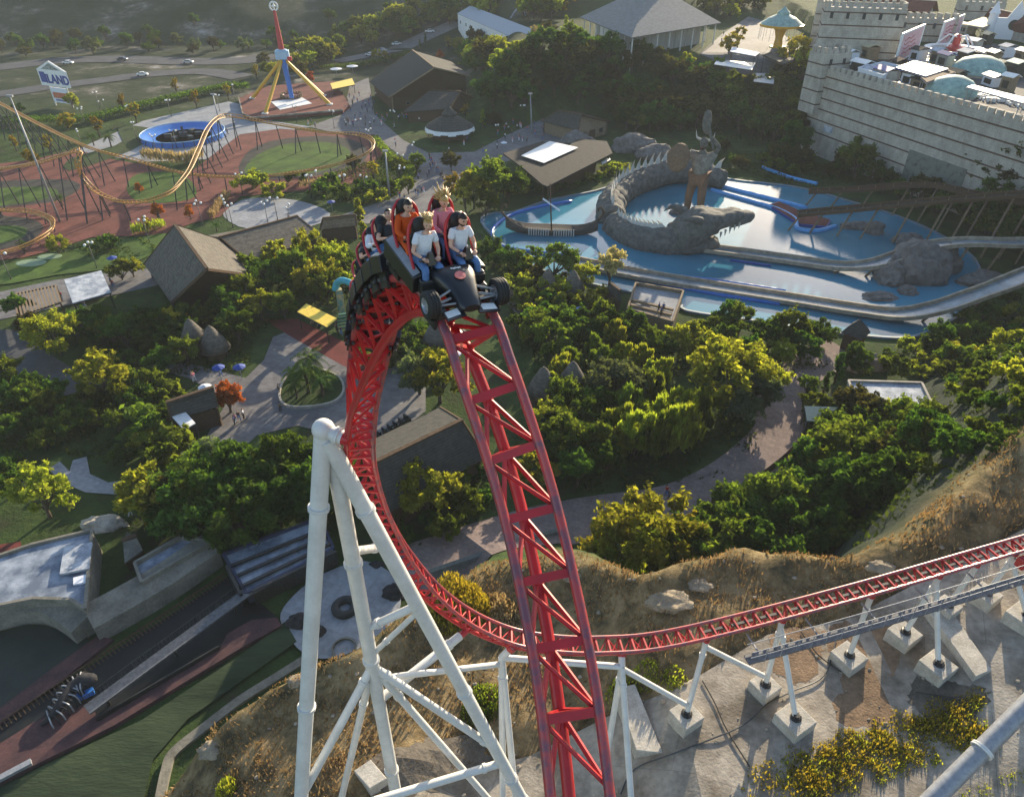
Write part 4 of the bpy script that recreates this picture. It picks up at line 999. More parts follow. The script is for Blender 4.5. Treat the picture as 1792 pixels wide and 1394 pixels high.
# market stall and kiosk by the lower plaza
gable('snack_hut', 'dark shingled snack hut with a white panel, by the orange tree', (292, 704), (372, 678), 5.2, (300, 735), (382, 712), 3.0, M['shingle'], M['wood'], M['wood'], 'hut', door=False)
canopy('white_canopy', 'small clean white canopy in front of the dark snack hut', [(300, 728), (320, 715), (342, 740), (322, 752)], 3.4, M['white'], M['gunmetal'], th=.08)
canopy('yellow_canopy', 'flat yellow canopy over the ride entrance beside the red walk', [(536, 531), (590, 557), (572, 572), (520, 545)], 3.2, mat('yellow_sheet', (.72, .52, .06), .6), M['gunmetal'], th=.1)
canopy('yellow_stall', 'yellow roofed stall at the corner of the swing ride terrace', [(578, 146), (616, 137), (621, 148), (582, 156)], 3.0, mat('yellow_cloth', (.74, .55, .10), .7), M['gunmetal'], th=.1, cat='stall')
# barn below the track
gable('dark_barn', 'dark plank roofed barn below the lower plaza, behind the steep track', (650, 812), (808, 735), 8.5, (668, 905), (850, 800), 3.4, M['shingle'], M['wood'], M['wood'], 'barn', right=((640, 775), (770, 712), 4.6), door=False)
gable('hut_behind_train', 'small tan thatched hut just behind the coaster train', (565, 382), (622, 376), 4.8, (560, 402), (624, 395), 2.8, M['thatchbrown'], M['wood'], M['wood'], 'hut', door=False)
# teal and green entrance figure: a stack of coloured panels
eg = thing('ride_entrance_arch', 'teal and ornamented entrance arch beside the yellow canopy, partly behind the track', 'entrance arch', P(610, 560))
b0 = P(600, 555); b1 = P(628, 566)
for p in (b0, b1): MB().box(p + Vector((0, 0, 2.6)), (1.0, 1.0, 5.2), .4).build('pillar', mat('arch_ornament', (.42, .30, .14), .7, (.05, .18, .18), 1.6), eg)
mb = MB(); mb.path(curve([b0 + Vector((-.6, 0, 5.0)), b0 + Vector((0, 0, 6.4)), (b0 + b1) / 2 + Vector((0, 0, 7.2)), b1 + Vector((.4, 0, 6.6)), b1 + Vector((.6, 0, 5.0))], 5), .55, 8); mb.build('arch', mat('teal_paint', (.04, .30, .38), .5), eg, smooth=True)
for k_ in range(5): MB().box((b0 + b1) / 2 + Vector((-.3, -1.2 - k_ * .45, 1.9 - k_ * .38)), (2.6, .5, .16), .3).build('step', mat('green_step', (.03, .13, .09), .6) if k_ == 0 else bpy.data.materials['green_step'], eg)
# far white office block and pavilion
def far_box(name, label, a, b, depth, z0, zw, zr, cat, wall, roof, wins=8):
    A, B = Vector(a), Vector(b); d = (B - A); L = d.length; d.normalize(); n = Vector((-d.y, d.x, 0)); n = n if n.y > 0 else -n
    root = thing(name, label, cat, (A + B) / 2 + n * depth / 2)
    q = [A, B, B + n * depth, A + n * depth]
    MB().prism([tuple(V2(p)) for p in q], z0 - 3, zw).build('wall', wall, root)
    r0, r1 = (q[0] + q[3]) / 2, (q[1] + q[2]) / 2; r0.z = r1.z = zr
    e = [Vector((p.x, p.y, zw)) for p in q]; o_ = .6
    e = [p + (p - (A + B) / 2 - n * depth / 2).normalized() * o_ for p in e]
    for p in e: p.z = zw + .05
    MB().slab([e[0], e[1], r1 + d * o_, r0 - d * o_], .2).build('roof', roof, root); MB().slab([e[3], e[2], r1 + d * o_, r0 - d * o_], .2).build('roof', roof, root)
    for s_, t_, u_ in ((q[0], q[3], r0), (q[1], q[2], r1)): MB().add([Vector((s_.x, s_.y, zw)), Vector((t_.x, t_.y, zw)), u_ - Vector((0, 0, .25))], [(0, 1, 2)]).build('gable_end', wall, root)
    a_ = math.atan2(d.y, d.x)
    for i in range(wins):
        p = A + d * L * (i + .5) / wins - n * .06
        for z in ((z0 + zw) / 2 + .3,):
            f = MB().box((p.x, p.y, z), (1.5, .14, 1.6), a_).build('window', M['white'], root); MB().box((p.x - n.x * .05, p.y - n.y * .05, z), (1.2, .1, 1.3), a_).build('pane', M['glass'], f)
    return root
a = G(802, 52); b = G(905, 62)
far_box('office_block', 'long white office block with blue grey roof near the top edge', a, b, 13, a.z, a.z + 6.5, a.z + 9.5, 'building', M['white'], mat('bluegrey_roof', (.30, .34, .39), .7), 9)
# pavilion with the great hipped roof
pc = G(1128, 66); pc.y += 6
pv = thing('hipped_pavilion', 'large grey hipped roof pavilion with white columns on the hill', 'pavilion', pc)
zb = pc.z; ze, zt = zb + 6.8, zb + 17.0
K_ = [P(1015, 30, ze), P(1105, 66, ze), P(1262, 40, ze)]
K_.append(K_[0] + K_[2] - K_[1]); K_[3].z = ze
c = sum(K_, Vector()) / 4
ap0, ap1 = c + (K_[0] + K_[1] - K_[2] - K_[3]) * .04, c - (K_[0] + K_[1] - K_[2] - K_[3]) * .04
tp = [c + (p - c) * .17 for p in K_]
for p in tp: p.z = ze + 9.2
mb = MB()
for i in range(4):
    mb.slab([K_[i], K_[(i + 1) % 4], tp[(i + 1) % 4], tp[i]], .35)
gr = mat('grey_tiles', (.235, .235, .235), .85, (.17, .17, .17), .7, .3, stretch=(1, 1, 3)); mb.build('roof', gr, pv)
for k_ in range(4):
    f0, f1 = .19 - k_ * .012, .19 - (k_ + .8) * .012
    mb = MB(); mb.prism([tuple(V2(c + (p - c) * f0)) for p in K_], ze + 9.1 + k_ * 1.0, ze + 9.1 + k_ * 1.0 + .75); mb.build('lantern_tier', M['woodpale'] if k_ % 2 == 0 else gr, pv)
mb = MB(); t2 = [c + (p - c) * .16 for p in K_]; ap = Vector((c.x, c.y, ze + 16.2))
for p in t2: p.z = ze + 13.0
mb.add(t2 + [ap], [(0, 1, 4), (1, 2, 4), (2, 3, 4), (3, 0, 4)]); mb.build('lantern_roof', gr, pv)
q = [c + (p - c) * .74 for p in K_]
MB().prism([tuple(V2(p)) for p in q], zb - 3, ze - .4).build('wall', mat('panel_wall', (.42, .42, .40), .8, (.26, .25, .23), .9, stretch=(2, 2, .2)), pv)
wA, wB = q[0], q[1]; d = (wB - wA).normalized(); n_ = Vector((d.y, -d.x, 0)); n_ = n_ if n_.y < 0 else -n_
pm = wA.lerp(wB, .28) + n_ * .2; pm.z = (zb + ze) / 2 - .6; MB().box(pm, (11, .5, ze - zb + 1.6), math.atan2(d.y, d.x)).build('white_end_wall', M['white'], pv)
pm = wA.lerp(wB, .36) + n_ * .55; pm.z = zb + 1.3; MB().box(pm, (1.2, .16, 2.6), math.atan2(d.y, d.x)).build('door', M['glass'], pv)
for i in range(4):
    a_, b_ = c + (K_[i] - c) * .93, c + (K_[(i + 1) % 4] - c) * .93
    for t in np.linspace(0, 1, 8)[:-1]:
        p = a_.lerp(b_, t); MB().tube((p.x, p.y, H(p.x, p.y) - .5), (p.x, p.y, ze - .1), .24, .2, 8).build('column', M['white_paint'], pv)
# stalls and kiosks of the upper plaza
for (quad, z, lab, m) in [([(1255, 104), (1322, 110), (1316, 122), (1250, 112)], 3, 'long white awning stall at the edge of the upper plaza', M['white']), ([(1281, 82), (1330, 92), (1322, 98), (1278, 90)], 3, 'cream awning stall behind the long white awning', M['tee']), ([(1320, 128), (1356, 128), (1354, 146), (1319, 142)], 3, 'square white canopy nearest the castle wall', M['white'])]:
    g = G(quad[3][0], quad[3][1] + 8); canopy('awning_stall', lab, quad, g.z + z, m, M['wood'], 'stall')
canopy('dark_roof_stall', 'dark roofed stall between the awnings and the castle tower', [(1335, 96), (1362, 86), (1402, 100), (1372, 112)], G(1360, 112).z + 3.2, M['shingle'], M['wood'], 'stall')
# small thatched round huts among the trees
hutm = [((380, 612), 1.9, 'small conical grey thatched hut, right of the pair among the trees'), ((345, 600), 1.9, 'small conical grey thatched hut, left of the pair among the trees'), ((950, 690), 2.0, 'conical thatched hut in the bamboo right of the drop'), ((1000, 680), 2.0, 'conical thatched hut with open top in the bamboo'), ((768, 605), 2.2, 'grey thatched hut between the two red tracks'), ((958, 500), 1.6, 'small rock like thatched hut beside the pond tree'), ((1002, 505), 1.7, 'pointed thatched hut at the pond edge')]
for (u, v), s, lab in hutm:
    g = P(u, v + 12); h = thing('thatched_hut', lab, 'hut', g); MB().lathe([(s * .85, 0), (s * .85, 1.9 * s / 2)], 14, g).build('wall', M['wood'], h)
    MB().lathe([(s * 1.25, .8 * s), (s * .8, 1.7 * s), (s * .3, 2.6 * s), (.12, 2.85 * s)], 16, g).build('roof', M['thatch'], h, smooth=True)
# drainage: lookout hut at the pond edge
lh = P(1488, 612); lt = thing('lookout_hut', 'tiny timber lookout hut with shingle roof at the right pond edge', 'hut', lh)
MB().box(lh + Vector((0, 0, 1.6)), (2.2, 2.2, 3.2), .5).build('wall', M['wood'], lt); MB().lathe([(2.3, 3.1), (1.4, 4.2), (.05, 5.4)], 4, lh).build('roof', M['shingle'], lt)
MB().box(P(1498, 640) + Vector((0, 0, .8)), (1.6, 7, .2), -.6, ).build('stair', M['woodpale'], lt)
# flat roofed service building at right
o = flatbox('service_building', 'flat white mottled roof service building among trees at the right', [(1484, 668), (1612, 672), (1638, 726), (1500, 716)], 0, 3.6, M['brick'], M['membrane'], parapet=.35)
canopy('teal_awning', 'sloping teal awning against the flat roofed service building', [(1408, 710), (1468, 712), (1470, 738), (1412, 736)], [3, 3.2, 2.6, 2.4], mat('teal_sheet', (.07, .17, .19), .6), M['gunmetal'], th=.1)
# theatre-like beige building by the pond
tb = flatbox('terrace_deck', 'stepped viewing terrace with railings at the near pond edge', [(1112, 500), (1195, 514), (1176, 568), (1098, 545)], 0, 2.2, M['woodpale'], M['paving2'], 'terrace', .7)
for k_ in range(3):
    a_, b_ = P(1106 - k_ * 3, 528 + k_ * 8, 2.3), P(1178 - k_ * 3, 545 + k_ * 9, 2.3); MB().beam(a_ + Vector((0, 0, .3)), b_ + Vector((0, 0, .3)), .5, .35).build('bench_step', M['woodpale'], tb)
gable('pump_house', 'small grey roofed hut by the pale yellow tree at the pond', (1068, 495), (1085, 508), 4.2, (1058, 506), (1080, 520), 2.6, M['shingle'], M['wood'], None, 'hut', door=False)
# ================================================================ rides
# ---- the small yellow coaster
C2 = [(-60, 150, 11), (0, 181, 10), (70, 218, 9.5), (145, 253, 9), (235, 279, 6.5), (330, 303, 4), (430, 308, 3.2), (520, 300, 3.2), (600, 283, 4), (645, 264, 4.8), (652, 247, 5.4), (628, 235, 6), (560, 229, 6.4), (470, 214, 7.2), (410, 203, 8.6), (384, 205, 9.3), (364, 224, 9.2), (347, 262, 7.4), (327, 303, 6), (290, 339, 5), (230, 353, 4.6), (178, 340, 5.5), (146, 312, 8.5), (136, 285, 12.5), (140, 264, 14.5), (120, 266, 14), (60, 284, 11), (0, 293, 9), (-70, 296, 7), (-130, 320, 4), (-110, 350, 2.5), (-60, 362, 2), (0, 366, 2), (50, 369, 2), (84, 380, 2), (92, 393, 2.2), (74, 412, 2.2), (30, 432, 2), (-40, 452, 2)]
c2 = curve([P(u, v, z) for u, v, z in C2], 14)
arc = [0]
for i in range(1, len(c2)): arc.append(arc[-1] + (c2[i] - c2[i - 1]).length)
def resamp(step):
    out = []; 
    for s in np.arange(0, arc[-1], step):
        i = min(int(np.searchsorted(arc, s)), len(c2) - 1); i = max(i, 1); t = (s - arc[i - 1]) / max(arc[i] - arc[i - 1], 1e-6); out.append(c2[i - 1].lerp(c2[i], t))
    return out
rs = resamp(.9)
def side(i, pts, bank=True):
    t = pts[min(i + 1, len(pts) - 1)] - pts[max(i - 1, 0)]; t = t.normalized(); a = pts[min(i + 4, len(pts) - 1)] - 2 * pts[i] + pts[max(i - 4, 0)]
    n = Vector((0, 0, 1)) + (Vector((a.x, a.y, 0)) * .55 if bank else Vector((0, 0, 0))); n = (n - t * n.dot(t)).normalized()
    return t.cross(n), n, t
yc_ = thing('family_coaster', 'small yellow track roller coaster on dark posts winding over the red paving', 'roller coaster', P(230, 380))
for sg in (-1, 1):
    MB().path([p + side(i, rs)[0] * sg * .52 for i, p in enumerate(rs)], .11, 6).build('running_rail', M['orangetrack'], yc_, smooth=True)
MB().path([p - side(i, rs)[1] * .42 for i, p in enumerate(rs)], .13, 6).build('spine_tube', M['orangetrack'], yc_, smooth=True)
ts = list(range(1, len(rs) - 1)); ts.sort(key=lambda i: -pxm(rs[i])); bulk = MB()
for k, i in enumerate(ts):
    B, n, t = side(i, rs); mb = MB() if k < 98 else bulk
    mb.beam(rs[i] - B * .52, rs[i] + B * .52, .13, .1, n); mb.tube(rs[i] - B * .5, rs[i] - n * .42, .05, n=4); mb.tube(rs[i] + B * .5, rs[i] - n * .42, .05, n=4)
    if k < 98: mb.build('cross_tie', M['orangetrack'], yc_)
bulk.build('track_lattice', M['orangetrack'], yc_)['kind'] = 'stuff'
pts = resamp(6.2)
for i in range(0, len(pts)):
    p = pts[i]
    if p.z < .8: continue
    B, n, t = side(i, pts, False); h = p.z - .4
    lean = B * (h * .17)
    MB().tube((p.x + lean.x, p.y + lean.y, 0), p - Vector((0, 0, .4)), .15, .12, 6).build('support_post', M['darkpost'], yc_)
    if i % 2 == 0 or h > 7: MB().tube((p.x - lean.x * 1.6, p.y - lean.y * 1.6, 0), p - Vector((0, 0, .4)), .15, .12, 6).build('support_post', M['darkpost'], yc_)
# ---- swinging arm ride on its terrace
sw = P(508, 180); st = thing('pendulum_ride', 'tall pendulum ride with red arm, blue column and four yellow legs', 'pendulum ride', sw)
te = thing('ride_terrace', 'raised dark red terrace under the tall pendulum ride', 'terrace', P(515, 185))
MB().prism([tuple(V2(P(u, v, .9))) for u, v in [(418, 172), (470, 150), (585, 142), (612, 184), (600, 194), (440, 208), (425, 200)]], 0, .9).build('deck', M['redground'], te)
for a_, b_ in zip([(418, 172), (425, 200), (440, 208)], [(425, 200), (440, 208), (600, 194)]): MB().beam(P(*a_, .9) + Vector((0, 0, .25)), P(*b_, .9) + Vector((0, 0, .25)), .35, .5).build('kerb', M['concrete'], te)
MB().slab([P(474, 178, .97), P(528, 170, .97), P(546, 181, .97), P(490, 192, .97)], .06).build('white_pad', M['white'], te)
hub = PY(494, 96, sw.y); dn = P(511, 172, 2.2); tipp = PY(480, 18, sw.y + 1)
for u, v in [(442, 172), (464, 199), (577, 183), (566, 168)]:
    f = P(u, v, .9); l = MB().tube(f, hub + Vector((0, 0, -.8)), .62, .45, 10).build('leg', M['yellow'], st, smooth='auto'); MB().box(f + Vector((0, 0, .15)), (1.8, 1.8, .3)).build('foot_plate', M['white_paint'], l)
MB().tube(hub, dn, 1.0, .75, 12).build('lower_arm', M['blue'], st, smooth='auto')
MB().tube(hub + (tipp - hub) * .06, tipp, 1.05, .42, 12).build('upper_arm', mat('dark_red_paint', (.42, .025, .03), .45), st, smooth='auto')
mb = MB(); mb.box(hub, (4.4, 3.0, 2.6), .2); mb.box(hub + Vector((0, -.2, 1.45)), (3.2, 2.0, .4), .2); mb.build('hub', mat('pale_blue_paint', (.35, .52, .68), .5), st, bevel=.25)
MB().box(hub + Vector((2.4, -.8, -1.0)), (1.4, 1.6, 1.2), .2).build('motor', M['red'], st, bevel=.05)
mb = MB(); ring = [tipp + Vector((1.25 * math.cos(a), 0, 1.1 + 1.25 * math.sin(a))) for a in np.linspace(0, 2 * math.pi, 18)[:-1]]; mb.path(ring, .26, 8, closed=True); mb.box(tipp + Vector((0, 0, 1.1)), (2.2, .2, .25)); mb.box(tipp + Vector((0, 0, 1.1)), (.25, .2, 2.2)); mb.ball(tipp + Vector((0, 0, 1.1)), .5); mb.build('counterweight', M['white'], st, smooth='auto')
gd = MB(); gd.lathe([(0, 1.1), (1.2, 1.0), (3.2, .9), (3.4, 1.1), (3.4, 1.5), (2.9, 1.6), (2.7, 1.2), (.8, 1.5), (0, 2.6)], 24, P(511, 174, .3)); gnd = gd.build('gondola', mat('maroon', (.16, .03, .035), .5), st, smooth='auto')
for i in range(20):
    a = i * math.pi / 10; MB().box(P(511, 174, .3) + Vector((3.5 * math.cos(a), 3.5 * math.sin(a), 1.5)), (.5, .42, 1.1), a).build('seat', M['woodpale'], gnd)
# ---- blue ring ride
rc = P(322, 240); rr_ = thing('blue_ring_ride', 'round bright blue trough ride with dark centre near the paved terrace', 'ride', rc)
MB().lathe([(7.6, .3), (8.2, .25), (10.0, .6), (11.2, 1.4), (11.5, 1.4), (11.6, 0.0)], 48, rc, caps=False).build('trough', M['blue'], rr_, smooth='auto')
MB().lathe([(0, .3), (7.6, .3)], 32, rc).build('centre_deck', M['bed'], rr_)
mb = MB(); mb.path([rc + Vector((11.6 * math.cos(a), 11.6 * math.sin(a), 1.55)) for a in np.linspace(0, 2 * math.pi, 41)[:-1]], .12, 6, closed=True); mb.build('rim', mat('light_blue_rim', (.35, .55, .75), .4), rr_, smooth=True)
for i in range(26):
    a = i * 2 * math.pi / 26; MB().tube(rc + Vector((12.4 * math.cos(a), 12.4 * math.sin(a), 0)), rc + Vector((11.7 * math.cos(a), 11.7 * math.sin(a), 1.5)), .12, n=6).build('support_post', M['darkpost'], rr_)
for i in range(6):
    a = i * math.pi / 3 + .3; c = rc + Vector((4.2 * math.cos(a), 4.2 * math.sin(a), .8)); MB().box(c, (2.0, 1.2, .9), a).build('motor', M['gunmetal'], rr_, bevel=.1)
MB().lathe([(1.2, .3), (1.2, 1.4), (.4, 1.6), (.3, 3.0), (0, 3.1)], 14, rc).build('hub', M['darkpost'], rr_)
# ---- chair swing carousel on the upper plaza
cc = G(1360, 84); cs_ = thing('swing_carousel', 'chair swing carousel with mint striped conical top and yellow column', 'carousel', cc)
MB().lathe([(3.0, 0), (2.6, .5), (1.5, .6), (1.2, 3.0), (1.8, 5.2), (2.6, 6.4)], 16, cc).build('column', M['yellow'], cs_)
MB().lathe([(7.0, 6.6), (7.2, 7.3), (6.6, 7.4)], 28, cc, caps=False).build('rim', M['yellow'], cs_)
MB().lathe([(7.1, 7.3), (4.4, 9.2), (2.0, 10.2), (2.0, 10.8), (1.0, 11.6), (.05, 12.6)], 28, cc).build('roof', mat('mint_cloth', (.28, .42, .38), .7, (.16, .25, .24), .9), cs_)
for i in range(16):
    a = i * math.pi / 8; MB().tube(cc + Vector((6.7 * math.cos(a), 6.7 * math.sin(a), 6.7)), cc + Vector((6.9 * math.cos(a), 6.9 * math.sin(a), 2.6)), .05, n=4).build('chain', M['steel'], cs_)
# ---- the billboard by the road
def text_part(txt, size, m, root, pos, rotm, extrude=.03, bold=.02):
    cu = bpy.data.curves.new('lettering', 'FONT'); cu.body = txt; cu.size = size; cu.extrude = extrude; cu.offset = bold; cu.align_x = 'CENTER'
    o = bpy.data.objects.new('tmp', cu); COL.objects.link(o); dg = bpy.context.evaluated_depsgraph_get(); me = bpy.data.meshes.new_from_object(o.evaluated_get(dg))
    bpy.data.objects.remove(o); me.materials.clear(); me.materials.append(m); n = bpy.data.objects.new('lettering', me); COL.objects.link(n)
    n.parent = root; n.matrix_local = Matrix.Translation(Vector(pos)) @ rotm.to_4x4(); return n
sb = P(110, 187); sg = thing('billboard', 'white house shaped billboard reading ILAND above an orange banner beside the road', 'billboard', sb)
Ry = Matrix.Rotation(R(-24), 4, 'Z'); X = Matrix.Translation(sb) @ Ry
SW, S0, S1, S2 = 6.6, 6.3, 11.2, 14.0
MB(X).prism([(-SW, 0), (SW, 0), (SW, .5), (-SW, .5)], S0, S1).build('panel', M['white'], sg)
MB(X).add([(-SW, 0, S1), (SW, 0, S1), (0, 0, S2), (-SW, .5, S1), (SW, .5, S1), (0, .5, S2)], [(0, 1, 2), (5, 4, 3), (0, 2, 5, 3), (1, 4, 5, 2)]).build('pediment', M['white'], sg)
MB(X).add([(-4.4, -.03, S1 + .15), (4.4, -.03, S1 + .15), (0, -.03, S2 - .6), (-4.4, -.01, S1 + .15), (4.4, -.01, S1 + .15), (0, -.01, S2 - .6)], [(0, 1, 2), (5, 4, 3), (0, 2, 5, 3), (1, 4, 5, 2)]).build('pediment_infill', mat('mottled_panel', (.36, .38, .36), .8, (.12, .14, .13), 1.2), sg)
mb = MB(X); mb.prism([(-6.0, -.06), (-3.5, -.06), (-3.7, -.01), (-5.8, -.01)], S0 + 1.0, S1 - .7); mb.build('blue_emblem', M['deepblue'], sg)
RX = Ry.to_3x3() @ Matrix.Rotation(R(90), 3, 'X')
text_part('ILAND', 3.7, M['deepblue'], sg, Ry @ Vector((1.7, -.08, S0 + 1.0)), RX, .05, .14)
MB(X).prism([(-3.2, .1), (4.2, .1), (4.2, .5), (-3.2, .5)], 1.2, 5.9).build('lower_panel', M['tee'], sg)
MB(X).prism([(-2.8, .04), (3.8, .04), (3.8, .09), (-2.8, .09)], 2.6, 4.4).build('orange_banner', mat('orange_banner', (.52, .16, .08), .7), sg)
MB(X).prism([(-2.2, .04), (3.6, .04), (3.6, .09), (-2.2, .09)], 1.7, 2.3).build('blue_banner', mat('dull_blue', (.16, .18, .32), .7), sg)
for x in (-3.6, 4.4): MB(X).tube((x, .4, 0), (x, .4, S0), .22).build('post', M['white_paint'], sg)
# ---- pale pavement canopies: two round umbrellas
for (u, v, lab) in [(590, 129, 'flat round white parasol by the terrace, left of two'), (618, 124, 'flat round white parasol by the terrace, right of two')]:
    g = P(u, v + 6); p = thing('parasol', lab, 'parasol', g, group='round parasols by the terrace'); MB().tube(g, g + Vector((0, 0, 3)), .08).build('pole', M['steel'], p); MB().lathe([(2.2, 2.8), (2.25, 2.95), (.1, 3.4)], 18, g).build('canopy', M['tee'], p)
# ---- lake ornament: pale green lily shaped stones on the lower lawn
for (u, v, rx, lab) in [(55, 461, 3.0, 'flat pale green stone slab on the lawn, larger leftmost of two'), (88, 450, 2.4, 'flat pale green stone slab on the lawn, smaller right of two')]:
    g = P(u, v); mb = MB(); mb.lathe([(rx, .02), (rx * 1.02, .12), (rx * .9, .2)], 20, g); o = mb.build('garden_slab', mat('pale_green_stone', (.22, .30, .2), .8) if rx == 3.0 else bpy.data.materials['pale_green_stone'], None, loc=g); o.scale = (1, .6, 1); tag(o, lab, 'stone slab', 'pale green slabs on the lawn')
# ================================================================ pond, dragon and flume
wm = bpy.data.materials.new('pond_water'); wm.use_nodes = True
n = wm.node_tree.nodes; l = wm.node_tree.links; b = n['Principled BSDF']
b.inputs['Roughness'].default_value = .03; b.inputs['IOR'].default_value = 1.3; b.inputs['Specular IOR Level'].default_value = .5
geo = n.new('ShaderNodeNewGeometry'); nz = n.new('ShaderNodeTexNoise'); nz.inputs['Scale'].default_value = 2.2; nz.inputs['Detail'].default_value = 4; l.new(geo.outputs['Position'], nz.inputs['Vector'])
bp = n.new('ShaderNodeBump'); bp.inputs['Strength'].default_value = .11; bp.inputs['Distance'].default_value = .1; l.new(nz.outputs['Fac'], bp.inputs['Height']); l.new(bp.outputs[0], b.inputs['Normal'])
n2 = n.new('ShaderNodeTexNoise'); n2.inputs['Scale'].default_value = .04; n2.inputs['Detail'].default_value = 4; l.new(geo.outputs['Position'], n2.inputs['Vector'])
r = n.new('ShaderNodeValToRGB'); r.color_ramp.elements[0].color = (.035, .14, .20, 1); r.color_ramp.elements[1].color = (.06, .23, .33, 1); r.color_ramp.elements[0].position = .35; r.color_ramp.elements[1].position = .65
l.new(n2.outputs['Fac'], r.inputs[0]); l.new(r.outputs[0], b.inputs['Base Color'])
PW_ = [(842, 388), (862, 375), (900, 372), (960, 352), (1040, 336), (1100, 318), (1200, 306), (1300, 318), (1400, 330), (1480, 352), (1560, 376), (1640, 410), (1705, 455), (1712, 505), (1688, 545), (1640, 575), (1590, 592), (1520, 590), (1420, 578), (1300, 560), (1200, 545), (1185, 530), (1100, 512), (1000, 490), (940, 470), (880, 430)]
pond = px2(PW_, sm=3)
sheet('pond_water', pond, wm, dz=.06)
rim = thing('pond_wall', 'low blue painted concrete rim round the big pond', 'wall', P(1180, 440))
mb = MB(); pr = [Vector((p.x, p.y, .12)) for p in pond]
for i in range(len(pr)): mb.beam(pr[i], pr[(i + 1) % len(pr)], .5, .5 + .001 * (i % 3))
mb.build('rim', mat('pond_rim', (.10, .20, .30), .7, (.16, .17, .16), .4), rim)
wl = curve([P(u, v, .3) for u, v in [(1000, 352), (950, 360), (905, 372), (880, 384), (862, 402), (866, 420), (885, 432), (930, 440), (1000, 448), (1040, 458)]], 6)
o = MB().path(wl, .35, 8).build('curved_kerb', M['blue'], None, loc=wl[0], smooth=True); tag(o, 'curved bright blue kerb at the left end of the pond', 'kerb')
# blue float lines and flume channels
def channel(name, label, pts, wd, wall, m, bed, cat='flume channel', h=.7):
    c = curve([Vector(p) for p in pts], 8); root = thing(name, label, cat, (c[0].x, c[0].y, 0))
    L, Rr = [], []
    for i, p in enumerate(c):
        t = c[min(i + 1, len(c) - 1)] - c[max(i - 1, 0)]; t = Vector((t.x, t.y, 0)).normalized(); s = Vector((-t.y, t.x, 0)); L.append(p + s * wd / 2); Rr.append(p - s * wd / 2)
    mb = MB()
    for i in range(len(c) - 1): mb.slab([L[i], L[i + 1], Rr[i + 1], Rr[i]], .14)
    mb.build('bed', bed, root)
    for S in (L, Rr):
        mb = MB()
        for i in range(len(S) - 1): mb.beam(S[i] + Vector((0, 0, h / 2 - .1)), S[i + 1] + Vector((0, 0, h / 2 - .1)), wall, h)
        mb.build('side_wall', m, root)
    return root, c, L, Rr
fl_bed = mat('wet_channel', (.22, .27, .30), .25, (.12, .15, .17), .5, spec=.6); fl_wall = mat('weathered_channel', (.38, .33, .25), .8, (.22, .19, .15), .8)
lo = channel('log_flume', 'long pale concrete flume run crossing the near side of the pond and climbing right', [P(1000, 458, .5), P(1120, 482, .5), P(1240, 502, .5), P(1380, 524, .5), P(1500, 543, .6), P(1575, 551, 1.0), P(1640, 540, 2.2), P(1700, 520, 4.0), P(1760, 498, 6.0), P(1850, 462, 8.0)], 3.4, .35, fl_wall, fl_bed, 'flume')
hi = channel('log_flume', 'upper flume run rising from the dragon over the big rock to the right edge', [P(1225, 434, .5), P(1300, 444, .5), P(1400, 458, .6), P(1470, 467, 1.0), P(1530, 463, 2.2), P(1590, 444, 3.8), P(1640, 430, 5.0), P(1700, 425, 6), P(1770, 427, 6.5), P(1860, 424, 7)], 3.2, .35, fl_wall, fl_bed, 'flume')
bk = channel('log_flume', 'dark plank floored flume crossing behind the pond on leaning posts', [P(1395, 376, 3.2), P(1480, 368, 5.2), P(1600, 357, 8), P(1720, 347, 11), P(1860, 336, 14)], 2.6, .2, M['wood'], M['shingle'], 'flume', .7)
b2 = channel('log_flume', 'farthest timber flume bridge below the castle wall', [P(1415, 336, 3), P(1500, 333, 4.5), P(1620, 325, 7), P(1700, 340, 9), P(1830, 362, 11)], 2.4, .2, M['wood'], M['carpet'], 'flume', .7)
for (root, c, L, Rr), nn in ((hi, 6), (bk, 9), (b2, 8), (lo, 4)):
    n_ = len(c)
    for k in range(nn):
        i = int(n_ * (.35 + .63 * k / nn)) if root is not bk[0] and root is not b2[0] else int(n_ * (k + .5) / nn); p = c[i]
        hgt = p.z - H(p.x, p.y)
        if hgt < .8: continue
        MB().tube((p.x - 2.2, p.y - .5, min(H(p.x - 2.2, p.y - .5), p.z - .5) - .2), p - Vector((0, 0, .2)), .2, n=8).build('leaning_post', M['woodpale'], root)
    if root in (bk[0], b2[0]):
        for i in range(0, n_, 2): MB().tube(Rr[i], Rr[i] + Vector((0, 0, 1.2)), .06, n=5).build('rail_post', M['woodpale'], root)
def kerbline(label, pts, m, r=.28):
    c = curve([P(u, v, .25) for u, v in pts], 4); o = MB().path(c, r, 8).build('blue_barrier', m, None, loc=c[0], smooth=True); tag(o, label, 'barrier')
kerbline('long dark blue barrier along the inner side of the near flume', [(1005, 448), (1120, 474), (1250, 490), (1375, 509)], M['blue'])
kerbline('thick bright blue barrier nearest the terrace on the near water', [(1120, 488), (1240, 512), (1365, 532)], M['blue'], .4)
kerbline('thin blue barrier line beside the upper flume', [(1278, 455), (1350, 465)], M['deepblue'], .2)
kerbline('pale blue twin barrier curving from the statue towards the jetty', [(1245, 332), (1300, 348), (1360, 366), (1392, 384), (1396, 400), (1430, 404), (1462, 396)], mat('pool_blue', (.10, .35, .70), .5), .5)
kerbline('bright blue barrier behind the twin barrier, under the slope', [(1248, 322), (1330, 343), (1412, 364)], bpy.data.materials['pool_blue'], .5)
kerbline('bright blue zigzag edge below the castle wall', [(1335, 293), (1380, 310), (1430, 322)], bpy.data.materials['pool_blue'], .5)
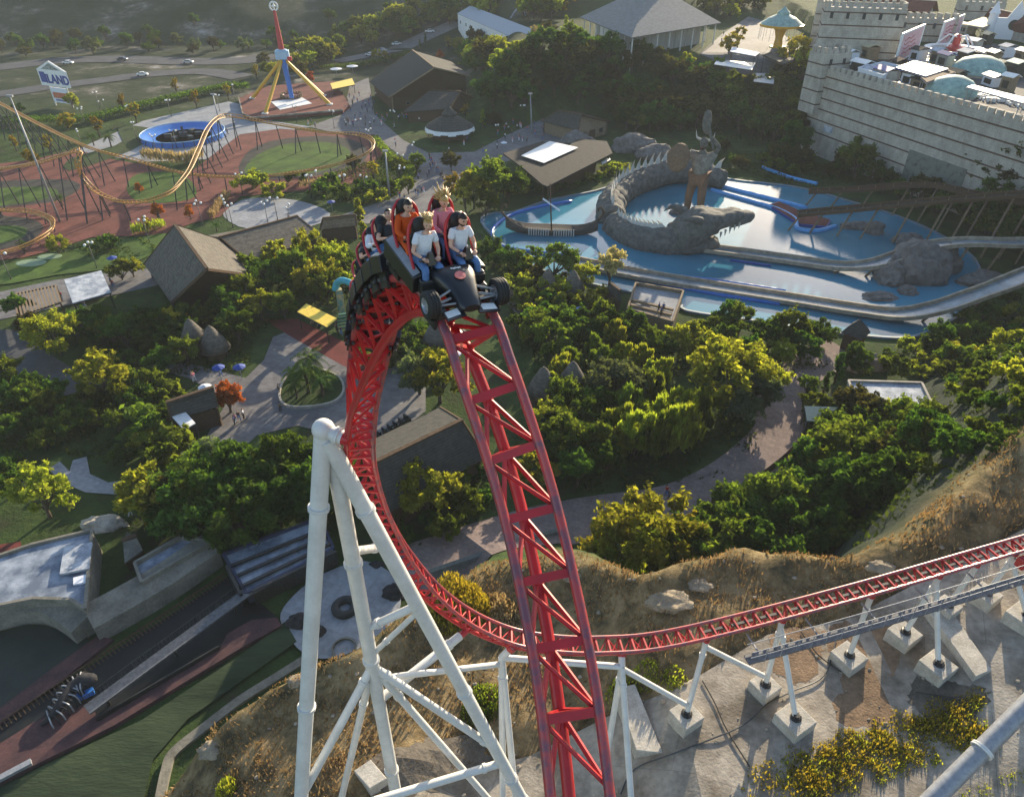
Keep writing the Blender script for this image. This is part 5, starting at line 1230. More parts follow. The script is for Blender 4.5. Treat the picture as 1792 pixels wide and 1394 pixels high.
jt = flatbox('jetty_deck', 'red brown decked jetty inside the blue barrier', [(1345, 358), (1362, 352), (1408, 372), (1455, 385), (1448, 396), (1400, 392)], 0, .6, M['deepblue'], M['redground'], 'jetty', 0)
# ---- the dragon
DZ = .0
def ell(u, v): return P(u, v, 0)
dc = [(1265, 332), (1200, 318), (1140, 326), (1090, 345), (1068, 372), (1078, 400), (1110, 424), (1150, 434), (1200, 438)]
ctr = curve([ell(u, v) for u, v in dc], 10)
dg_ = thing('dragon_sculpture', 'huge grey stone dragon curling out of the pond with a row of pale back spikes', 'sculpture', ell(1150, 400))
nn = len(ctr); rad = []
for i in range(nn):
    t = i / (nn - 1); rad.append(np.interp(t, [0, .12, .35, .55, .75, .92, 1], [2.2, 2.9, 3.2, 3.2, 3.0, 3.2, 2.9]))
lift = [np.interp(i / (nn - 1), [0, .2, .5, .62, .8, 1], [2.4, 2.6, 1.2, .5, 1.0, 1.6]) for i in range(nn)]
body = [p + Vector((0, 0, z)) for p, z in zip(ctr, lift)]
gap = int(nn * .60)
MB().path(body[:gap], rad[:gap], 18).build('tail_coil', M['dragon'], dg_, smooth=True); MB().path(body[gap + 1:], rad[gap + 1:], 18).build('neck', M['dragon'], dg_, smooth=True)
for i in list(range(3, gap - 2, 2)) + list(range(gap + 3, nn - 8, 2)):
    t = (body[min(i + 1, nn - 1)] - body[i - 1]).normalized(); s_ = Vector((-t.y, t.x, 0)); up = (Vector((0, 0, 1)) + (s_ if s_.y > 0 else -s_) * .15).normalized()
    rt = body[i] + Vector((0, 0, rad[i] * .9)); h = 2.8 if i < gap else 1.7
    mb = MB(); mb.add([rt - t * .8 - s_ * .25, rt + t * .8 - s_ * .25, rt + t * .8 + s_ * .25, rt - t * .8 + s_ * .25, rt + up * h * .6 - t * .9, rt + up * h * .6 - t * .1, rt + up * h - t * 1.4], [(3, 2, 1, 0), (0, 1, 5, 4), (2, 3, 4, 5), (1, 2, 5), (3, 0, 4), (4, 5, 6), (5, 4, 6)]); mb.build('spike', M['spike'], dg_)
hd = body[-1]; fw = (ell(1285, 425) - ell(1200, 438)).normalized(); rt_ = Vector((fw.y, -fw.x, 0)); ang = math.atan2(fw.y, fw.x)
HM = Matrix.Translation(Vector((hd.x, hd.y, 0))) @ Matrix.Rotation(ang, 4, 'Z')
def sec(y, w_, z0, z1, e=.8): q = max(y - 3, 0) * .13; return (y, w_, z1 + q, z0 + q, e)
def loftx(secs): vs, fs = loft(secs, 18); return [(y, -x, z) for x, y, z in vs], fs
mb = MB(HM); mb.add(*loftx([sec(-3.5, 6.0, .2, 5.4), sec(-1, 7.2, .6, 7.2), sec(1.5, 7.6, 1.8, 8.4, .65), sec(3.5, 7.0, 2.8, 8.2, .6), sec(5.5, 5.6, 3.4, 7.2, .65), sec(7.5, 4.8, 3.6, 6.7), sec(9.5, 4.6, 3.6, 6.5), sec(11, 4.0, 3.8, 6.2), sec(11.8, 2.6, 4.2, 5.6)])); hdo = mb.build('head', M['dragon'], dg_, smooth=True)
mb = MB(HM); mb.add(*loftx([(-3, 6.2, 3.4, -.4, .8), (1, 6.6, 3.2, -.4, .8), (4, 6.0, 2.8, -.3, .8), (5.8, 4.8, 2.4, -.2, .8), (6.8, 2.6, 1.8, 0, .8)])); mb.build('lower_jaw', M['dragon'], dg_, smooth=True)
for sx in (-1, 1):
    mb = MB(HM); mb.ball((3.4, sx * 3.1, 6.6), .6, 12, 8); mb.build('eye', M['dragon'], hdo, smooth=True)
    mb = MB(HM); mb.path(curve([(.5, sx * 2.8, 7.0), (-2.2, sx * 3.4, 8.0), (-4.4, sx * 2.8, 7.6)], 5), [.8, .78, .75, .7, .6, .5, .42, .3, .2, .12, .05], 8); mb.build('horn', M['dragon'], hdo, smooth=True)
    for k in range(5): mb = MB(HM); mb.lathe([(.28, 0), (.16, -.7), (.02, -1.3)], 6, (10.4 - k * 1.1, sx * (1.6 + k * .14), 5.0 - k * .30)); mb.build('tooth', M['spike'], hdo)
mb = MB(HM); mb.add(*loftx([sec(9.5, 3.2, 2.8, 5.2), sec(11.5, 3.6, 2.9, 5.4), sec(13.2, 3.4, 3.0, 5.2), sec(14.2, 2.0, 3.3, 4.8)])); mb.build('snout', M['dragon'], hdo, smooth=True)
tx = bpy.data.textures.new('rough_stone', 'CLOUDS'); tx.noise_scale = 1.6; tx.noise_depth = 4
for o in [q for q in dg_.children if q.name.split('.')[0] in ('tail_coil', 'neck', 'head', 'lower_jaw')]:
    sb_ = o.modifiers.new('sub', 'SUBSURF'); sb_.levels = sb_.render_levels = 2; dp_ = o.modifiers.new('rough', 'DISPLACE'); dp_.texture = tx; dp_.strength = .9; dp_.mid_level = .5; dp_.texture_coords = 'GLOBAL'
# ---- the giant warrior statue standing in the pond
gs = P(1213, 380); gi = thing('warrior_statue', 'giant grey horned warrior statue with shield and raised axe standing over the pond', 'statue', gs)
hS = (PY(1216, 250, gs.y).z) / 1.62
GM = Matrix.Translation(gs) @ Matrix.Rotation(R(150), 4, 'Z') @ Matrix.Scale(hS, 4)
J = dict(pelvis=(0, 0, .92), spine=(0, 0, 1.08), chest=(0, -.01, 1.26), neck=(0, 0, 1.43), neck2=(0, .01, 1.5), shL=(-.22, 0, 1.36), elL=(-.34, .04, 1.58), wrL=(-.16, .08, 1.78), shR=(.22, 0, 1.36), elR=(.42, .10, 1.16), wrR=(.34, .30, 1.22), hipL=(-.10, 0, .88), knL=(-.14, .10, .50), anL=(-.14, .02, .1), hipR=(.10, 0, .88), knR=(.16, .02, .48), anR=(.18, -.05, .1), toL=(-.15, .17, .03), toR=(.22, .10, .03))
figure(gi, J, M['dragon'], mat('statue_tunic', (.26, .25, .22), .85, (.15, .14, .125), 1.0, .5), mat('statue_trousers', (.20, .115, .075), .85, (.14, .085, .06), .8, .4), M['dragon'], GM, face=True, hairstyle='short', beard=True, shoe=mat('statue_boot', (.10, .10, .105), .8), hands=True, bulk=1.25)
mb = MB(GM); mb.lathe([(.30, 0), (.28, .05), (.08, .09), (0, .12)], 20, (.40, .34, 1.34), Matrix.Rotation(R(-70), 3, 'X') @ Matrix.Rotation(R(25), 3, 'Y')); mb.build('shield', mat('statue_shield', (.20, .13, .08), .8, (.11, .08, .06), 2), gi, smooth='auto')
mb = MB(GM); mb.tube((-.24, .10, 1.55), (-.02, .06, 2.10), .03, n=8); mb.add(*loft([(-.03, .06, 2.10, 1.78, .9), (.0, .17, 2.28, 1.80, .9), (.05, .18, 2.30, 1.84, .9), (.08, .07, 2.18, 1.92, .9)])); mb.build('axe', M['dragon'], gi)
mb = MB(GM)
for sx in (-1, 1): mb = MB(GM); mb.path(curve([(sx * .08, .01, 1.68), (sx * .17, .01, 1.72), (sx * .20, .02, 1.86)], 4), [.03, .028, .025, .022, .018, .014, .01, .006, .003], 7); mb.build('horn', M['spike'], gi, smooth=True)
# boots sculptures beside it
for (u, v, lab) in [(1192, 372, 'dark floating boot shaped stone beside the statue leg, farther of two'), (1190, 394, 'dark floating boot shaped stone by the dragon head, nearer of two')]:
    g = P(u, v, .2); mb = MB(); mb.ball(g, 1.6, 14, 8, (1.7, .8, .55), jit=.12, seed=u + v); o = mb.build('dark_stone', M['rock'], None, loc=g, smooth=True); tag(o, lab, 'stone', 'dark stones beside the statue')
# ---- longship
ls = P(965, 408); lg = thing('longship', 'dark wooden viking longship with mast and rows of white shields on the pond', 'ship', ls)
LX = Matrix.Translation(ls) @ Matrix.Rotation(R(-5), 4, 'Z')
secs = []; N_ = 15; half = 9.6
rows = []
for i in range(N_):
    t = -1 + 2 * i / (N_ - 1); wb = 1.9 * (1 - abs(t) ** 2.2) + .08; zt = 1.3 + 2.2 * abs(t) ** 4; zb = -.3 + 1.2 * abs(t) ** 5
    rows.append([(t * half, -wb, zt), (t * half, -wb * .75, zb + .4), (t * half, 0, zb), (t * half, wb * .75, zb + .4), (t * half, wb, zt), (t * half, wb * .9, zt), (t * half, 0, .55 + 2.4 * abs(t) ** 5), (t * half, -wb * .9, zt)])
vs = [p for r_ in rows for p in r_]; fs = [(i * 8 + j, i * 8 + (j + 1) % 8, (i + 1) * 8 + (j + 1) % 8, (i + 1) * 8 + j) for i in range(N_ - 1) for j in range(8)]
MB(LX).add(vs, fs).build('hull', mat('dark_hull', (.10, .085, .07), .8, (.055, .045, .04), 1.5, stretch=(.3, 2, 3)), lg, smooth=True)
for sx in (-1, 1):
    mb = MB(LX); mb.path(curve([(sx * 9.4, 0, 3.0), (sx * 10.4, 0, 4.4), (sx * 10.2, 0, 5.6), (sx * 9.5, 0, 5.7), (sx * 9.4, 0, 5.1)], 5), .22, 8); mb.build('curled_prow', M['wood'], lg, smooth=True)
mb = MB(LX); mb.tube((0, 0, .5), (-.6, 0, 10.5), .16, .1, 8); mst = mb.build('mast', M['wood'], lg, smooth=True); mb = MB(LX); mb.tube((-2.0, .3, 7.2), (1.6, -.3, 5.0), .2, n=8); mb.build('furled_sail', M['tee'], mst)
for k in range(9):
    for x0 in (-4.6, .6):
        mb = MB(LX); mb.box((x0 + k * .5, -1.98 + .02 * abs(x0 + k * .5), .95), (.24, .08, 1.5)); mb.build('shield', M['spike'], lg)
# ---- rocks
def rockmesh(g, rx, ry, rz, seed, label, group=None, lumps=7, cat='rock', name='rock'):
    rr = random.Random(seed); mb = MB()
    bm = bmesh.new(); bmesh.ops.create_icosphere(bm, subdivisions=4, radius=1)
    for v in bm.verts:
        d = v.co.normalized(); f = 1 + .34 * noise.noise(d * 1.6 + Vector((seed, 0, 0))) + .22 * abs(noise.noise(d * 4 + Vector((0, seed, 0)))) + .08 * noise.noise(d * 11)
        v.co = Vector((d.x * rx, d.y * ry, max(d.z, -.3) * rz)) * f
    mb.add([v.co + g for v in bm.verts], [tuple(v.index for v in f.verts) for f in bm.faces]); bm.free()
    o = mb.build(name, M['rock'], None, loc=g, smooth='auto'); tag(o, label, cat, group); return o
for (u, v, rx, ry, rz, lab) in [(1598, 482, 6.0, 4.0, 6.2, 'biggest craggy brown rock under the upper flume'), (1640, 470, 3.2, 3, 4.6, 'tall grey rock at the right end of the big craggy rock'), (1555, 492, 2.6, 2.4, 3.2, 'small brown rock at the left foot of the big craggy rock'), (1540, 521, 3.0, 1.6, .9, 'flat rock in the water at the end of the thin chain'), (1587, 512, 1.8, 1.4, 1.1, 'low round rock in the water below the big rock'), (1530, 408, 1.9, 1.4, 2.4, 'dark upright rock behind the upper flume'), (1496, 398, 3.4, 1.6, 1.2, 'long low brown rock by the jetty'), (1590, 425, 3.0, 2, 1.8, 'grey rock under the flume brace'), (1720, 497, 4.0, 2.6, 2.2, 'pale rock bank at the right end of the pond'),
                               (1010, 255, 4.5, 3, 3.4, 'grey cave rock beside the plank roofed shed'), (1110, 262, 6.5, 4, 3.6, 'long grey rock ridge behind the dragon, left part'), (1145, 275, 5, 3.5, 3.0, 'grey rock ridge behind the dragon, right part next to statue'), (800, 590, 1.6, 1.3, 1.2, 'small boulder by the left red track'), (1130, 562, 1.4, 1.2, 1.0, 'stone in front of the terrace'), (1520, 640, 2.6, 2.0, 1.9, 'grey boulder below the lookout hut'), (1460, 700, 1.0, .8, .8, 'small stone beside the footpath')]:
    g = P(u, v); rockmesh(g, rx, ry, rz, u * 7 + v, lab)
M['rock'] = mat('crest_rock', (.33, .27, .19), .95, (.20, .17, .125), .9, .9, bscale=3)
for k, (u, v, s_, lab) in enumerate([(1172, 1050, 1.2, 'jagged rock outcrop on the crest right of the drop'), (1222, 1022, .8, 'pale rock on the crest below the bushes'), (1545, 990, .8, 'rock ledge on the crest under the low track'), (1008, 1005, .8, 'loose stone heap beside the drop'), (372, 1310, .8, 'weathered rock at the lower left crest'), (520, 1190, .6, 'rock on the crest left of the tall tower')]):
    g = G(u, v); g.z -= .15; rockmesh(g, s_ * 1.3, s_ * .8, s_ * .5, k + 50, lab)
# ================================================================ castle wall and the things on its terrace
d = Vector((WB.x - WA.x, WB.y - WA.y, 0)).normalized(); wallL = (WB - WA).length + 34; out = Vector((d.y, -d.x, 0)); out = out if out.x < 0 else -out
ca = thing('castle_wall', 'huge pale banded castle wall with battlements above the pond', 'castle wall', (WA.x, WA.y, 0))
ZT, TH = 20.6, 7.5
a, b = Vector((WA.x, WA.y, 0)), Vector((WA.x, WA.y, 0)) + d * wallL
MB().prism([tuple(V2(a)), tuple(V2(b)), tuple(V2(b - out * TH)), tuple(V2(a - out * TH))], -1, ZT).build('wall', M['brick'], ca)
for z in (19.3, 16.7, 14.1, 11.4, 8.7, 5.6):
    mb = MB(); mb.beam(a + out * .06 + Vector((0, 0, z)), b + out * .06 + Vector((0, 0, z)), .14, .30); mb.build('brick_band', M['brickband'], ca)
n_m = int(wallL / 2.05)
for i in range(n_m):
    p = a + d * (i + .5) * 2.05 - out * .45
    mb = MB(); ang = math.atan2(d.y, d.x); mb.box(p + Vector((0, 0, ZT + .75)), (1.25, .8, 1.5), ang); mb.build('merlon', M['brick'], ca) if i < 98 else None
mb = MB(); mb.beam(a - out * .45 + Vector((0, 0, ZT + .25)), b - out * .45 + Vector((0, 0, ZT + .25)), .7, .5); mb.build('parapet', M['brick'], ca)
mu = a + d * 44 + out * .04; mb = MB(); mb.box(mu + Vector((0, 0, 6.2)), (16, .25, 6.4), math.atan2(d.y, d.x)); mb.build('dark_mural', mat('dark_mural', (.07, .075, .07), .85, (.16, .17, .15), .8, contrast=(.5, .7)), ca)
wall_a, wall_d, wall_out = a.copy(), d.copy(), out.copy()
MB().box(a + d * 9 + out * .03 + Vector((0, 0, 7.4)), (3.2, .2, 1.6), math.atan2(d.y, d.x)).build('blocked_window', M['membrane'], ca)
def tower(name, label, c, w_, dp, z0, z1, rz, mer=True, group=None, wall=None):
    root = thing(name, label, 'castle tower', c, group=group); c = Vector((c.x, c.y, 0)); wall = wall or M['brick']
    MB().box(c + Vector((0, 0, (z0 + z1) / 2)), (w_, dp, z1 - z0), rz).build('wall', wall, root); rot = Matrix.Rotation(rz, 3, 'Z')
    for z in np.arange(z0 + 2.5, z1 - .5, 3.2):
        for e, (L, W) in enumerate(((w_, dp),)): MB().box(c + Vector((0, 0, z)), (w_ + .16, dp + .16, .3), rz).build('brick_band', M['brickband'], root)
    if mer:
        for sx, L, W in (((0, 1), w_, dp), ((1, 0), dp, w_)):
            k = max(int(L / 1.9), 2)
            for s_ in (-1, 1):
                for i in range(k):
                    t = -L / 2 + (i + .5) * L / k
                    q = Vector((t, s_ * (W / 2 - .35), 0)) if sx == (0, 1) else Vector((s_ * (W / 2 - .35), t * .82, 0))
                    MB().box(c + rot @ q + Vector((0, 0, z1 + .7 + .004 * s_)), (1.05, .62, 1.4) if sx == (0, 1) else (.62, 1.05, 1.4), rz).build('merlon', wall, root)
    for i in range(max(int(w_ / 4), 1)):
        q = rot @ Vector((-w_ / 2 + (i + .5) * w_ / max(int(w_ / 4), 1), -dp / 2 - .03, 0))
        MB().box(c + q + Vector((0, 0, z1 - 2.0)), (.8, .2, 1.5), rz).build('window', M['glass'], root)
    return root
wr = math.atan2(d.y, d.x)
P20 = lambda u, v: P(u, v, 20.0)
tower('castle_tower', 'low battlemented corner tower at the left end of the castle wall', P20(1447, 124), 8.5, 6, 10, 24.6, wr + R(90))
tower('castle_keep', 'long banded castle keep wing behind the corner tower', P20(1492, 98), 21, 7, 16, 32.5, R(-16))
tower('castle_tower', 'pale gate tower standing left of the banded keep', P20(1436, 62), 6, 6, 8, 30, R(-18))
tower('castle_tower', 'low ruined battlement wall behind the pink billboards', P20(1612, 72), 17, 3, 16, 26.5, R(-14))
tower('castle_tower', 'broad battlemented block at the top right', P20(1708, 34), 15, 7, 14, 26, R(-18))
gable('red_roof_hall', 'long red brown tiled hall above the castle keep at the top edge', (1480, -6), (1640, 2), 28, (1470, 10), (1625, 24), 24.5, mat('red_tiles', (.17, .07, .05), .9, (.12, .055, .045), 1), M['brick'], None, 'hall', base=14, door=False)
gable('red_roof_hall', 'red brown roof at the top right corner', (1735, 14), (1830, 36), 27, (1720, 34), (1815, 66), 22.5, bpy.data.materials['red_tiles'], M['brick'], None, 'hall', base=18, door=False)
# pink billboards with scribbled bands
pk = mat('pink_board', (.55, .28, .32), .7, (.62, .45, .47), .8); scr = mat('red_scrawl', (.45, .06, .09), .6)
for (q, lab) in [([(1536, 82), (1572, 36), (1578, 52), (1542, 98)], 'x')]: pass
def board(label, pl, pr, h, z0):
    A, B = P(*pl, z0), P(*pr, z0); root = thing('pink_billboard', label, 'billboard', (A + B) / 2, group=None)
    dd = (B - A).normalized(); nn_ = Vector((dd.y, -dd.x, 0)); nn_ = nn_ if nn_.y < 0 else -nn_
    MB().prism([tuple(V2(A)), tuple(V2(B)), tuple(V2(B - nn_ * .4)), tuple(V2(A - nn_ * .4))], z0, z0 + h).build('panel', M['white'], root)
    A2, B2 = A.lerp(B, .06) + nn_ * .04, A.lerp(B, .94) + nn_ * .04
    MB().prism([tuple(V2(A2)), tuple(V2(B2)), tuple(V2(B2 - nn_ * .02)), tuple(V2(A2 - nn_ * .02))], z0 + h * .07, z0 + h * .93).build('pink_field', pk, root)
    for k in range(4):
        mb = MB(); pts = [A2.lerp(B2, .12 + .09 * i) + nn_ * .03 + Vector((0, 0, h * (.28 + .15 * k) + .25 * math.sin(i * 2.1 + k * 1.3))) for i in range(9 - k)]; mb.path(pts, .13, 5); mb.build('scrawl', scr, root)
board('pink and white scrawled billboard, larger left of two on the castle terrace', (1566, 112), (1606, 92), 7.5, 20); board('pink and white scrawled billboard, right of two on the castle terrace', (1640, 84), (1676, 68), 7.0, 20)
# terrace objects
T20 = 20.1
flatbox('pale_blue_kiosk', 'pale blue and white flat kiosk on the castle terrace behind the battlements', [(1502, 120), (1545, 110), (1580, 118), (1545, 133)], 20, 22.6, M['tee'], M['membrane'], 'kiosk', .3)
canopy('striped_canopy', 'blue edged canopy with white slats in the middle of the castle terrace', [(1568, 118), (1600, 106), (1660, 120), (1620, 133)], 23.5, M['deepblue'], M['steel'], base=20)
canopy('brown_canopy', 'brown red sheet canopy right next to the blue canopy', [(1612, 135), (1660, 122), (1672, 126), (1622, 144)], 23.2, M['brickband'], M['steel'], base=20)
canopy('white_long_canopy', 'long white canopy over tables at the right of the castle terrace', [(1692, 152), (1702, 148), (1800, 172), (1790, 180)], 23.5, M['white'], M['steel'], base=20, th=.12)
canopy('cream_tent', 'cream tent roof at the top of the castle terrace', [(1685, 42), (1720, 30), (1758, 34), (1720, 48)], 24, mat('cream_cloth', (.58, .50, .34), .8), M['steel'], base=20)
for (u, v, r_, lab) in [(1710, 130, 6.5, 'ribbed mint green dome roof on the castle terrace'), (1662, 168, 5.5, 'low pale green dome half hidden behind the battlements')]:
    g = P20(u, v); t = thing('green_dome', lab, 'dome', g); MB().lathe([(r_, .6), (r_ * .93, 2.0), (r_ * .7, 3.4), (r_ * .35, 4.2), (.05, 4.5)], 24, g).build('roof', bpy.data.materials['mint_cloth'], t, smooth='auto'); MB().lathe([(r_ * .95, 0), (r_ * .95, .7)], 24, g).build('wall', M['brick'], t)
g = P20(1668, 92); t = thing('ring_ride', 'white ring shaped ride with red centre on the castle terrace', 'ride', g)
MB().lathe([(6.3, .3), (6.3, 1.1), (8.0, 1.3), (8.2, .3)], 36, g, caps=False).build('ring', M['white'], t, smooth='auto'); MB().lathe([(2.4, 0), (2.4, 1.6), (1.0, 2.2), (1.0, 4.6), (0, 5.0)], 16, g).build('centre', M['red'], t)
for k in range(5): a_ = k * 1.256; MB().path([g + Vector((0, 0, 4)), g + Vector((2.5 * math.cos(a_), 2.5 * math.sin(a_), 4.6)), g + Vector((5 * math.cos(a_), 5 * math.sin(a_), 2.0))], .25, 6).build('arm', M['white'], t)
g = P20(1765, 70); t = thing('toy_castle', 'pale miniature castle facade with pointed gable at the right edge of the terrace', 'facade', g)
X = Matrix.Translation(g) @ Matrix.Rotation(R(-30), 4, 'Z')
MB(X).add([(-5, 0, 0), (5, 0, 0), (5, 0, 6), (2.4, 0, 6), (0, 0, 11), (-2.4, 0, 6), (-5, 0, 6)] + [(-5, 1.2, 0), (5, 1.2, 0), (5, 1.2, 6), (2.4, 1.2, 6), (0, 1.2, 11), (-2.4, 1.2, 6), (-5, 1.2, 6)], [tuple(range(7)), tuple(range(13, 6, -1))] + [(i, i + 7, (i + 1) % 7 + 7, (i + 1) % 7) for i in range(7)]).build('wall', M['tee'], t)
MB(X).lathe([(1.5, -.08), (1.5, 0)], 16, (0, -.05, 4.2), Matrix.Rotation(R(90), 3, 'X')).build('arch_opening', M['bed'], t)
for sx in (-1, 1): mb = MB(X); mb.lathe([(1.3, 0), (1.3, 7), (1.6, 7.1), (.05, 10.5)], 14, (sx * 6.2, .6, 0)); mb.build('turret', M['tee'], t)
# crowd of tables and boxes on the terrace: small café tables
tp_ = thing('cafe_table', 'small round cafe table with chairs on the castle terrace under the long canopy', 'table', P20(1700, 165), group='cafe tables on the castle terrace')
MB().lathe([(.05, 0), (.05, .72), (.55, .74), (.55, .78)], 10, P20(1700, 165)).build('tabletop', M['white'], tp_)
for k in range(4): a_ = k * 1.57; p = P20(1700, 165) + Vector((.9 * math.cos(a_), .9 * math.sin(a_), .3)); MB().box(p, (.42, .42, .6), a_).build('chair', M['white'], tp_)
ot = Once(tp_)
rr = random.Random(5); BOOTHS = []
for k in range(46):
    u, v = [(1700 + 10 * (k % 10) + rr.uniform(-3, 3), 166 + 1.9 * (k % 10) + rr.uniform(-3, 8)), (1590 + rr.uniform(0, 110), 98 + rr.uniform(-4, 14)), (1560 + rr.uniform(0, 110), 140 + rr.uniform(0, 14))][k % 3]
    g = P20(u, v)
    ot.put((g.x, g.y, 20.05), rr.uniform(0, 3), 1.0, 'small round white cafe table with four chairs on the castle terrace')
# market booths crowding the terrace
roofs = [('white sheet', M['white']), ('grey', M['membrane']), ('red brown', M['brickband']), ('cream', bpy.data.materials['cream_cloth']), ('blue', M['deepblue']), ('dark', M['shingle']), ('mint green', bpy.data.materials['mint_cloth'])]
used = {}
for k, (u, v) in enumerate([(1485, 112), (1520, 104), (1548, 100), (1570, 130), (1604, 108), (1636, 112), (1650, 118), (1690, 112), (1715, 106), (1735, 112), (1750, 126), (1775, 134), (1590, 150), (1612, 156), (1640, 150), (1668, 144), (1760, 100), (1785, 110), (1700, 84), (1725, 78), (1622, 70), (1600, 66), (1690, 58), (1745, 52), (1770, 44), (1520, 140), (1545, 146), (1505, 130), (1735, 150), (1760, 160), (1590, 70), (1570, 84)]):
    rn, rm = roofs[(k * 3 + k // 7) % 7]; g = P20(u, v); w_, d_, h_ = rr.uniform(2.2, 5), rr.uniform(2, 4), rr.uniform(2.0, 3.4); a_ = wr + rr.uniform(-.3, .3)
    b_ = thing('market_booth', 'booth', 'booth', g); X = Matrix.Translation(g) @ Matrix.Rotation(a_, 4, 'Z')
    MB(X).box((0, 0, h_ / 2), (w_, d_, h_)).build('wall', [M['tee'], M['woodpale'], M['brick'], M['gunmetal']][k % 4], b_)
    e = .4; MB(X).slab([(-w_ / 2 - e, -d_ / 2 - e, h_ + .1), (w_ / 2 + e, -d_ / 2 - e, h_ + .1), (w_ / 2 + e, 0, h_ + .8), (-w_ / 2 - e, 0, h_ + .8)], .12).build('roof', rm, b_); MB(X).slab([(-w_ / 2 - e, d_ / 2 + e, h_ + .1), (w_ / 2 + e, d_ / 2 + e, h_ + .1), (w_ / 2 + e, 0, h_ + .8), (-w_ / 2 - e, 0, h_ + .8)], .12).build('roof', rm, b_)
    MB(X).box((0, -d_ / 2 - .04, h_ * .5), (w_ * .6, .1, h_ * .5)).build('counter_opening', M['bed'], b_)
    BOOTHS.append((b_, f'small booth with {rn} roof', g))
MB().prism([tuple(V2(WA3 := Vector((WA.x, WA.y, 0)) - out * 7.4)), tuple(V2(Vector((WA.x, WA.y, 0)) - out * 7.4 + d * wallL)), tuple(V2(Vector((WA.x, WA.y, 0)) - out * 80 + d * wallL)), tuple(V2(Vector((WA.x, WA.y, 0)) - out * 80 + d * -30))], 19.6, 20.03).build('castle_terrace', M['asphalt'], None, loc=(WA.x + 30, WA.y, 20)); struct(bpy.data.objects['castle_terrace'])
# ================================================================ lower left: mine channel, flat roofs, pads
M['wet'] = mat('wet_mottled_roof', (.30, .34, .40), .6, (.10, .125, .17), .45, .2, contrast=(.4, .62), detail=9)
M['darkwater'] = mat('dark_channel', (.007, .008, .009), .5, (.012, .013, .012), .6, spec=.25)
M['deck'] = mat('red_brown_deck', (.10, .052, .05), .85, (.06, .036, .04), .6, .3)
M['greenwater'] = mat('murky_water', (.022, .034, .026), .5, (.012, .02, .016), .15, spec=.25)
M['concwall'] = mat('weathered_wall', (.22, .205, .17), .9, (.13, .125, .105), .5, .35, bscale=5)
fr = flatbox('flat_roof_building', 'flat roofed building with mottled pale blue roof at the left edge', [(-30, 985), (58, 955), (163, 930), (151, 1068), (125, 1052), (60, 1050), (-30, 1068)], 0, 3.0, M['concwall'], M['wet'], parapet=.4)
MB().slab([P(112, 956, 3.5), P(161, 948, 3.5), P(156, 994, 3.5), P(104, 1004, 3.5)], .25).build('roof_panel', M['membrane'], fr)
MB().slab([P(128, 1010, 3.3), P(152, 1004, 3.3), P(150, 1018, 3.3), P(128, 1022, 3.3)], .2).build('roof_hatch', M['tee'], fr)
sheet('red_yard', px2([(-40, 960), (38, 950), (42, 985), (0, 1012), (-40, 1020)]), M['carpet'])
def wallrun(name, label, pts, wd, h, m, z0=0.0, cat='retaining wall', steps=8):
    c = curve([P(u, v, 0) for u, v in pts], steps); root = thing(name, label, cat, c[0]); L, Rr = [], []
    for i, p in enumerate(c):
        t = c[min(i + 1, len(c) - 1)] - c[max(i - 1, 0)]; t.z = 0; t.normalize(); s = Vector((-t.y, t.x, 0)); L.append(p + s * wd / 2); Rr.append(p - s * wd / 2)
    vs = []
    for a, b in zip(L, Rr): vs += [(a.x, a.y, z0), (a.x, a.y, z0 + h), (b.x, b.y, z0 + h * .75), (b.x, b.y, z0)]
    fs = [(i * 4 + j, i * 4 + (j + 1) % 4, i * 4 + 4 + (j + 1) % 4, i * 4 + 4 + j) for i in range(len(c) - 1) for j in range(4)] + [(3, 2, 1, 0), tuple(len(vs) - 4 + j for j in range(4))]
    MB().add(vs, fs).build('wall', m, root, smooth=False); return root
wallrun('retaining_wall', 'curved weathered concrete wall below the mottled flat roof', [(-40, 1098), (10, 1084), (60, 1074), (100, 1076), (130, 1090), (160, 1112)], 2.6, 2.6, M['concwall'])
wallrun('retaining_wall', 'straight weathered concrete wall running up right beside the dark channel', [(168, 1108), (230, 1074), (300, 1032), (378, 978)], 2.8, 2.8, M['concwall'])
tk = flatbox('open_tank', 'narrow open tank with mottled wet floor and concrete rim beside the straight wall', [(238, 990), (318, 944), (374, 950), (250, 1024)], 0, 2.4, M['concwall'], M['wet'], 'tank', .6)
wp = flatbox('wet_platform', 'blue edged platform with mottled wet floor and rail strips', [(392, 972), (560, 908), (584, 962), (432, 1040)], 0, 1.6, mat('dull_blue_wall', (.03, .045, .11), .7, (.04, .045, .06), .8), M['wet'], 'platform', .35)
for k in range(4):
    a_, b_ = P(404 + k * 11, 990 + k * 17, 2.0), P(566 + k * 6, 925 + k * 13, 2.0); MB().beam(a_, b_, .35, .25).build('rail_strip', M['gunmetal'], wp)
for (u0, v0, u1, v1) in ((400, 1000, 425, 1050), (445, 1045, 590, 975)): MB().beam(P(u0, v0, 1.2), P(u1, v1, 1.2), .3, 2.0).build('edge_beam', M['gunmetal'], wp)
sheet('pale_round_pad', px2([(492, 1075), (530, 1030), (580, 1000), (640, 984), (690, 1010), (702, 1050), (690, 1090), (640, 1130), (590, 1152), (540, 1150), (505, 1115)], sm=4), M['paving2'])
def torus(name, label, u, v, r, rt, m, cat, zz=.25):
    g = P(u, v, zz); o = MB().path([g + Vector((r * math.cos(a), r * math.sin(a), 0)) for a in np.linspace(0, 2 * math.pi, 29)[:-1]], rt, 10, closed=True).build(name, m, None, loc=g, smooth=True); tag(o, label, cat); return o
torus('giant_tyre', 'big black tyre lying on the pale round pad', 604, 1062, .95, .42, M['rubber'], 'tyre', .45)
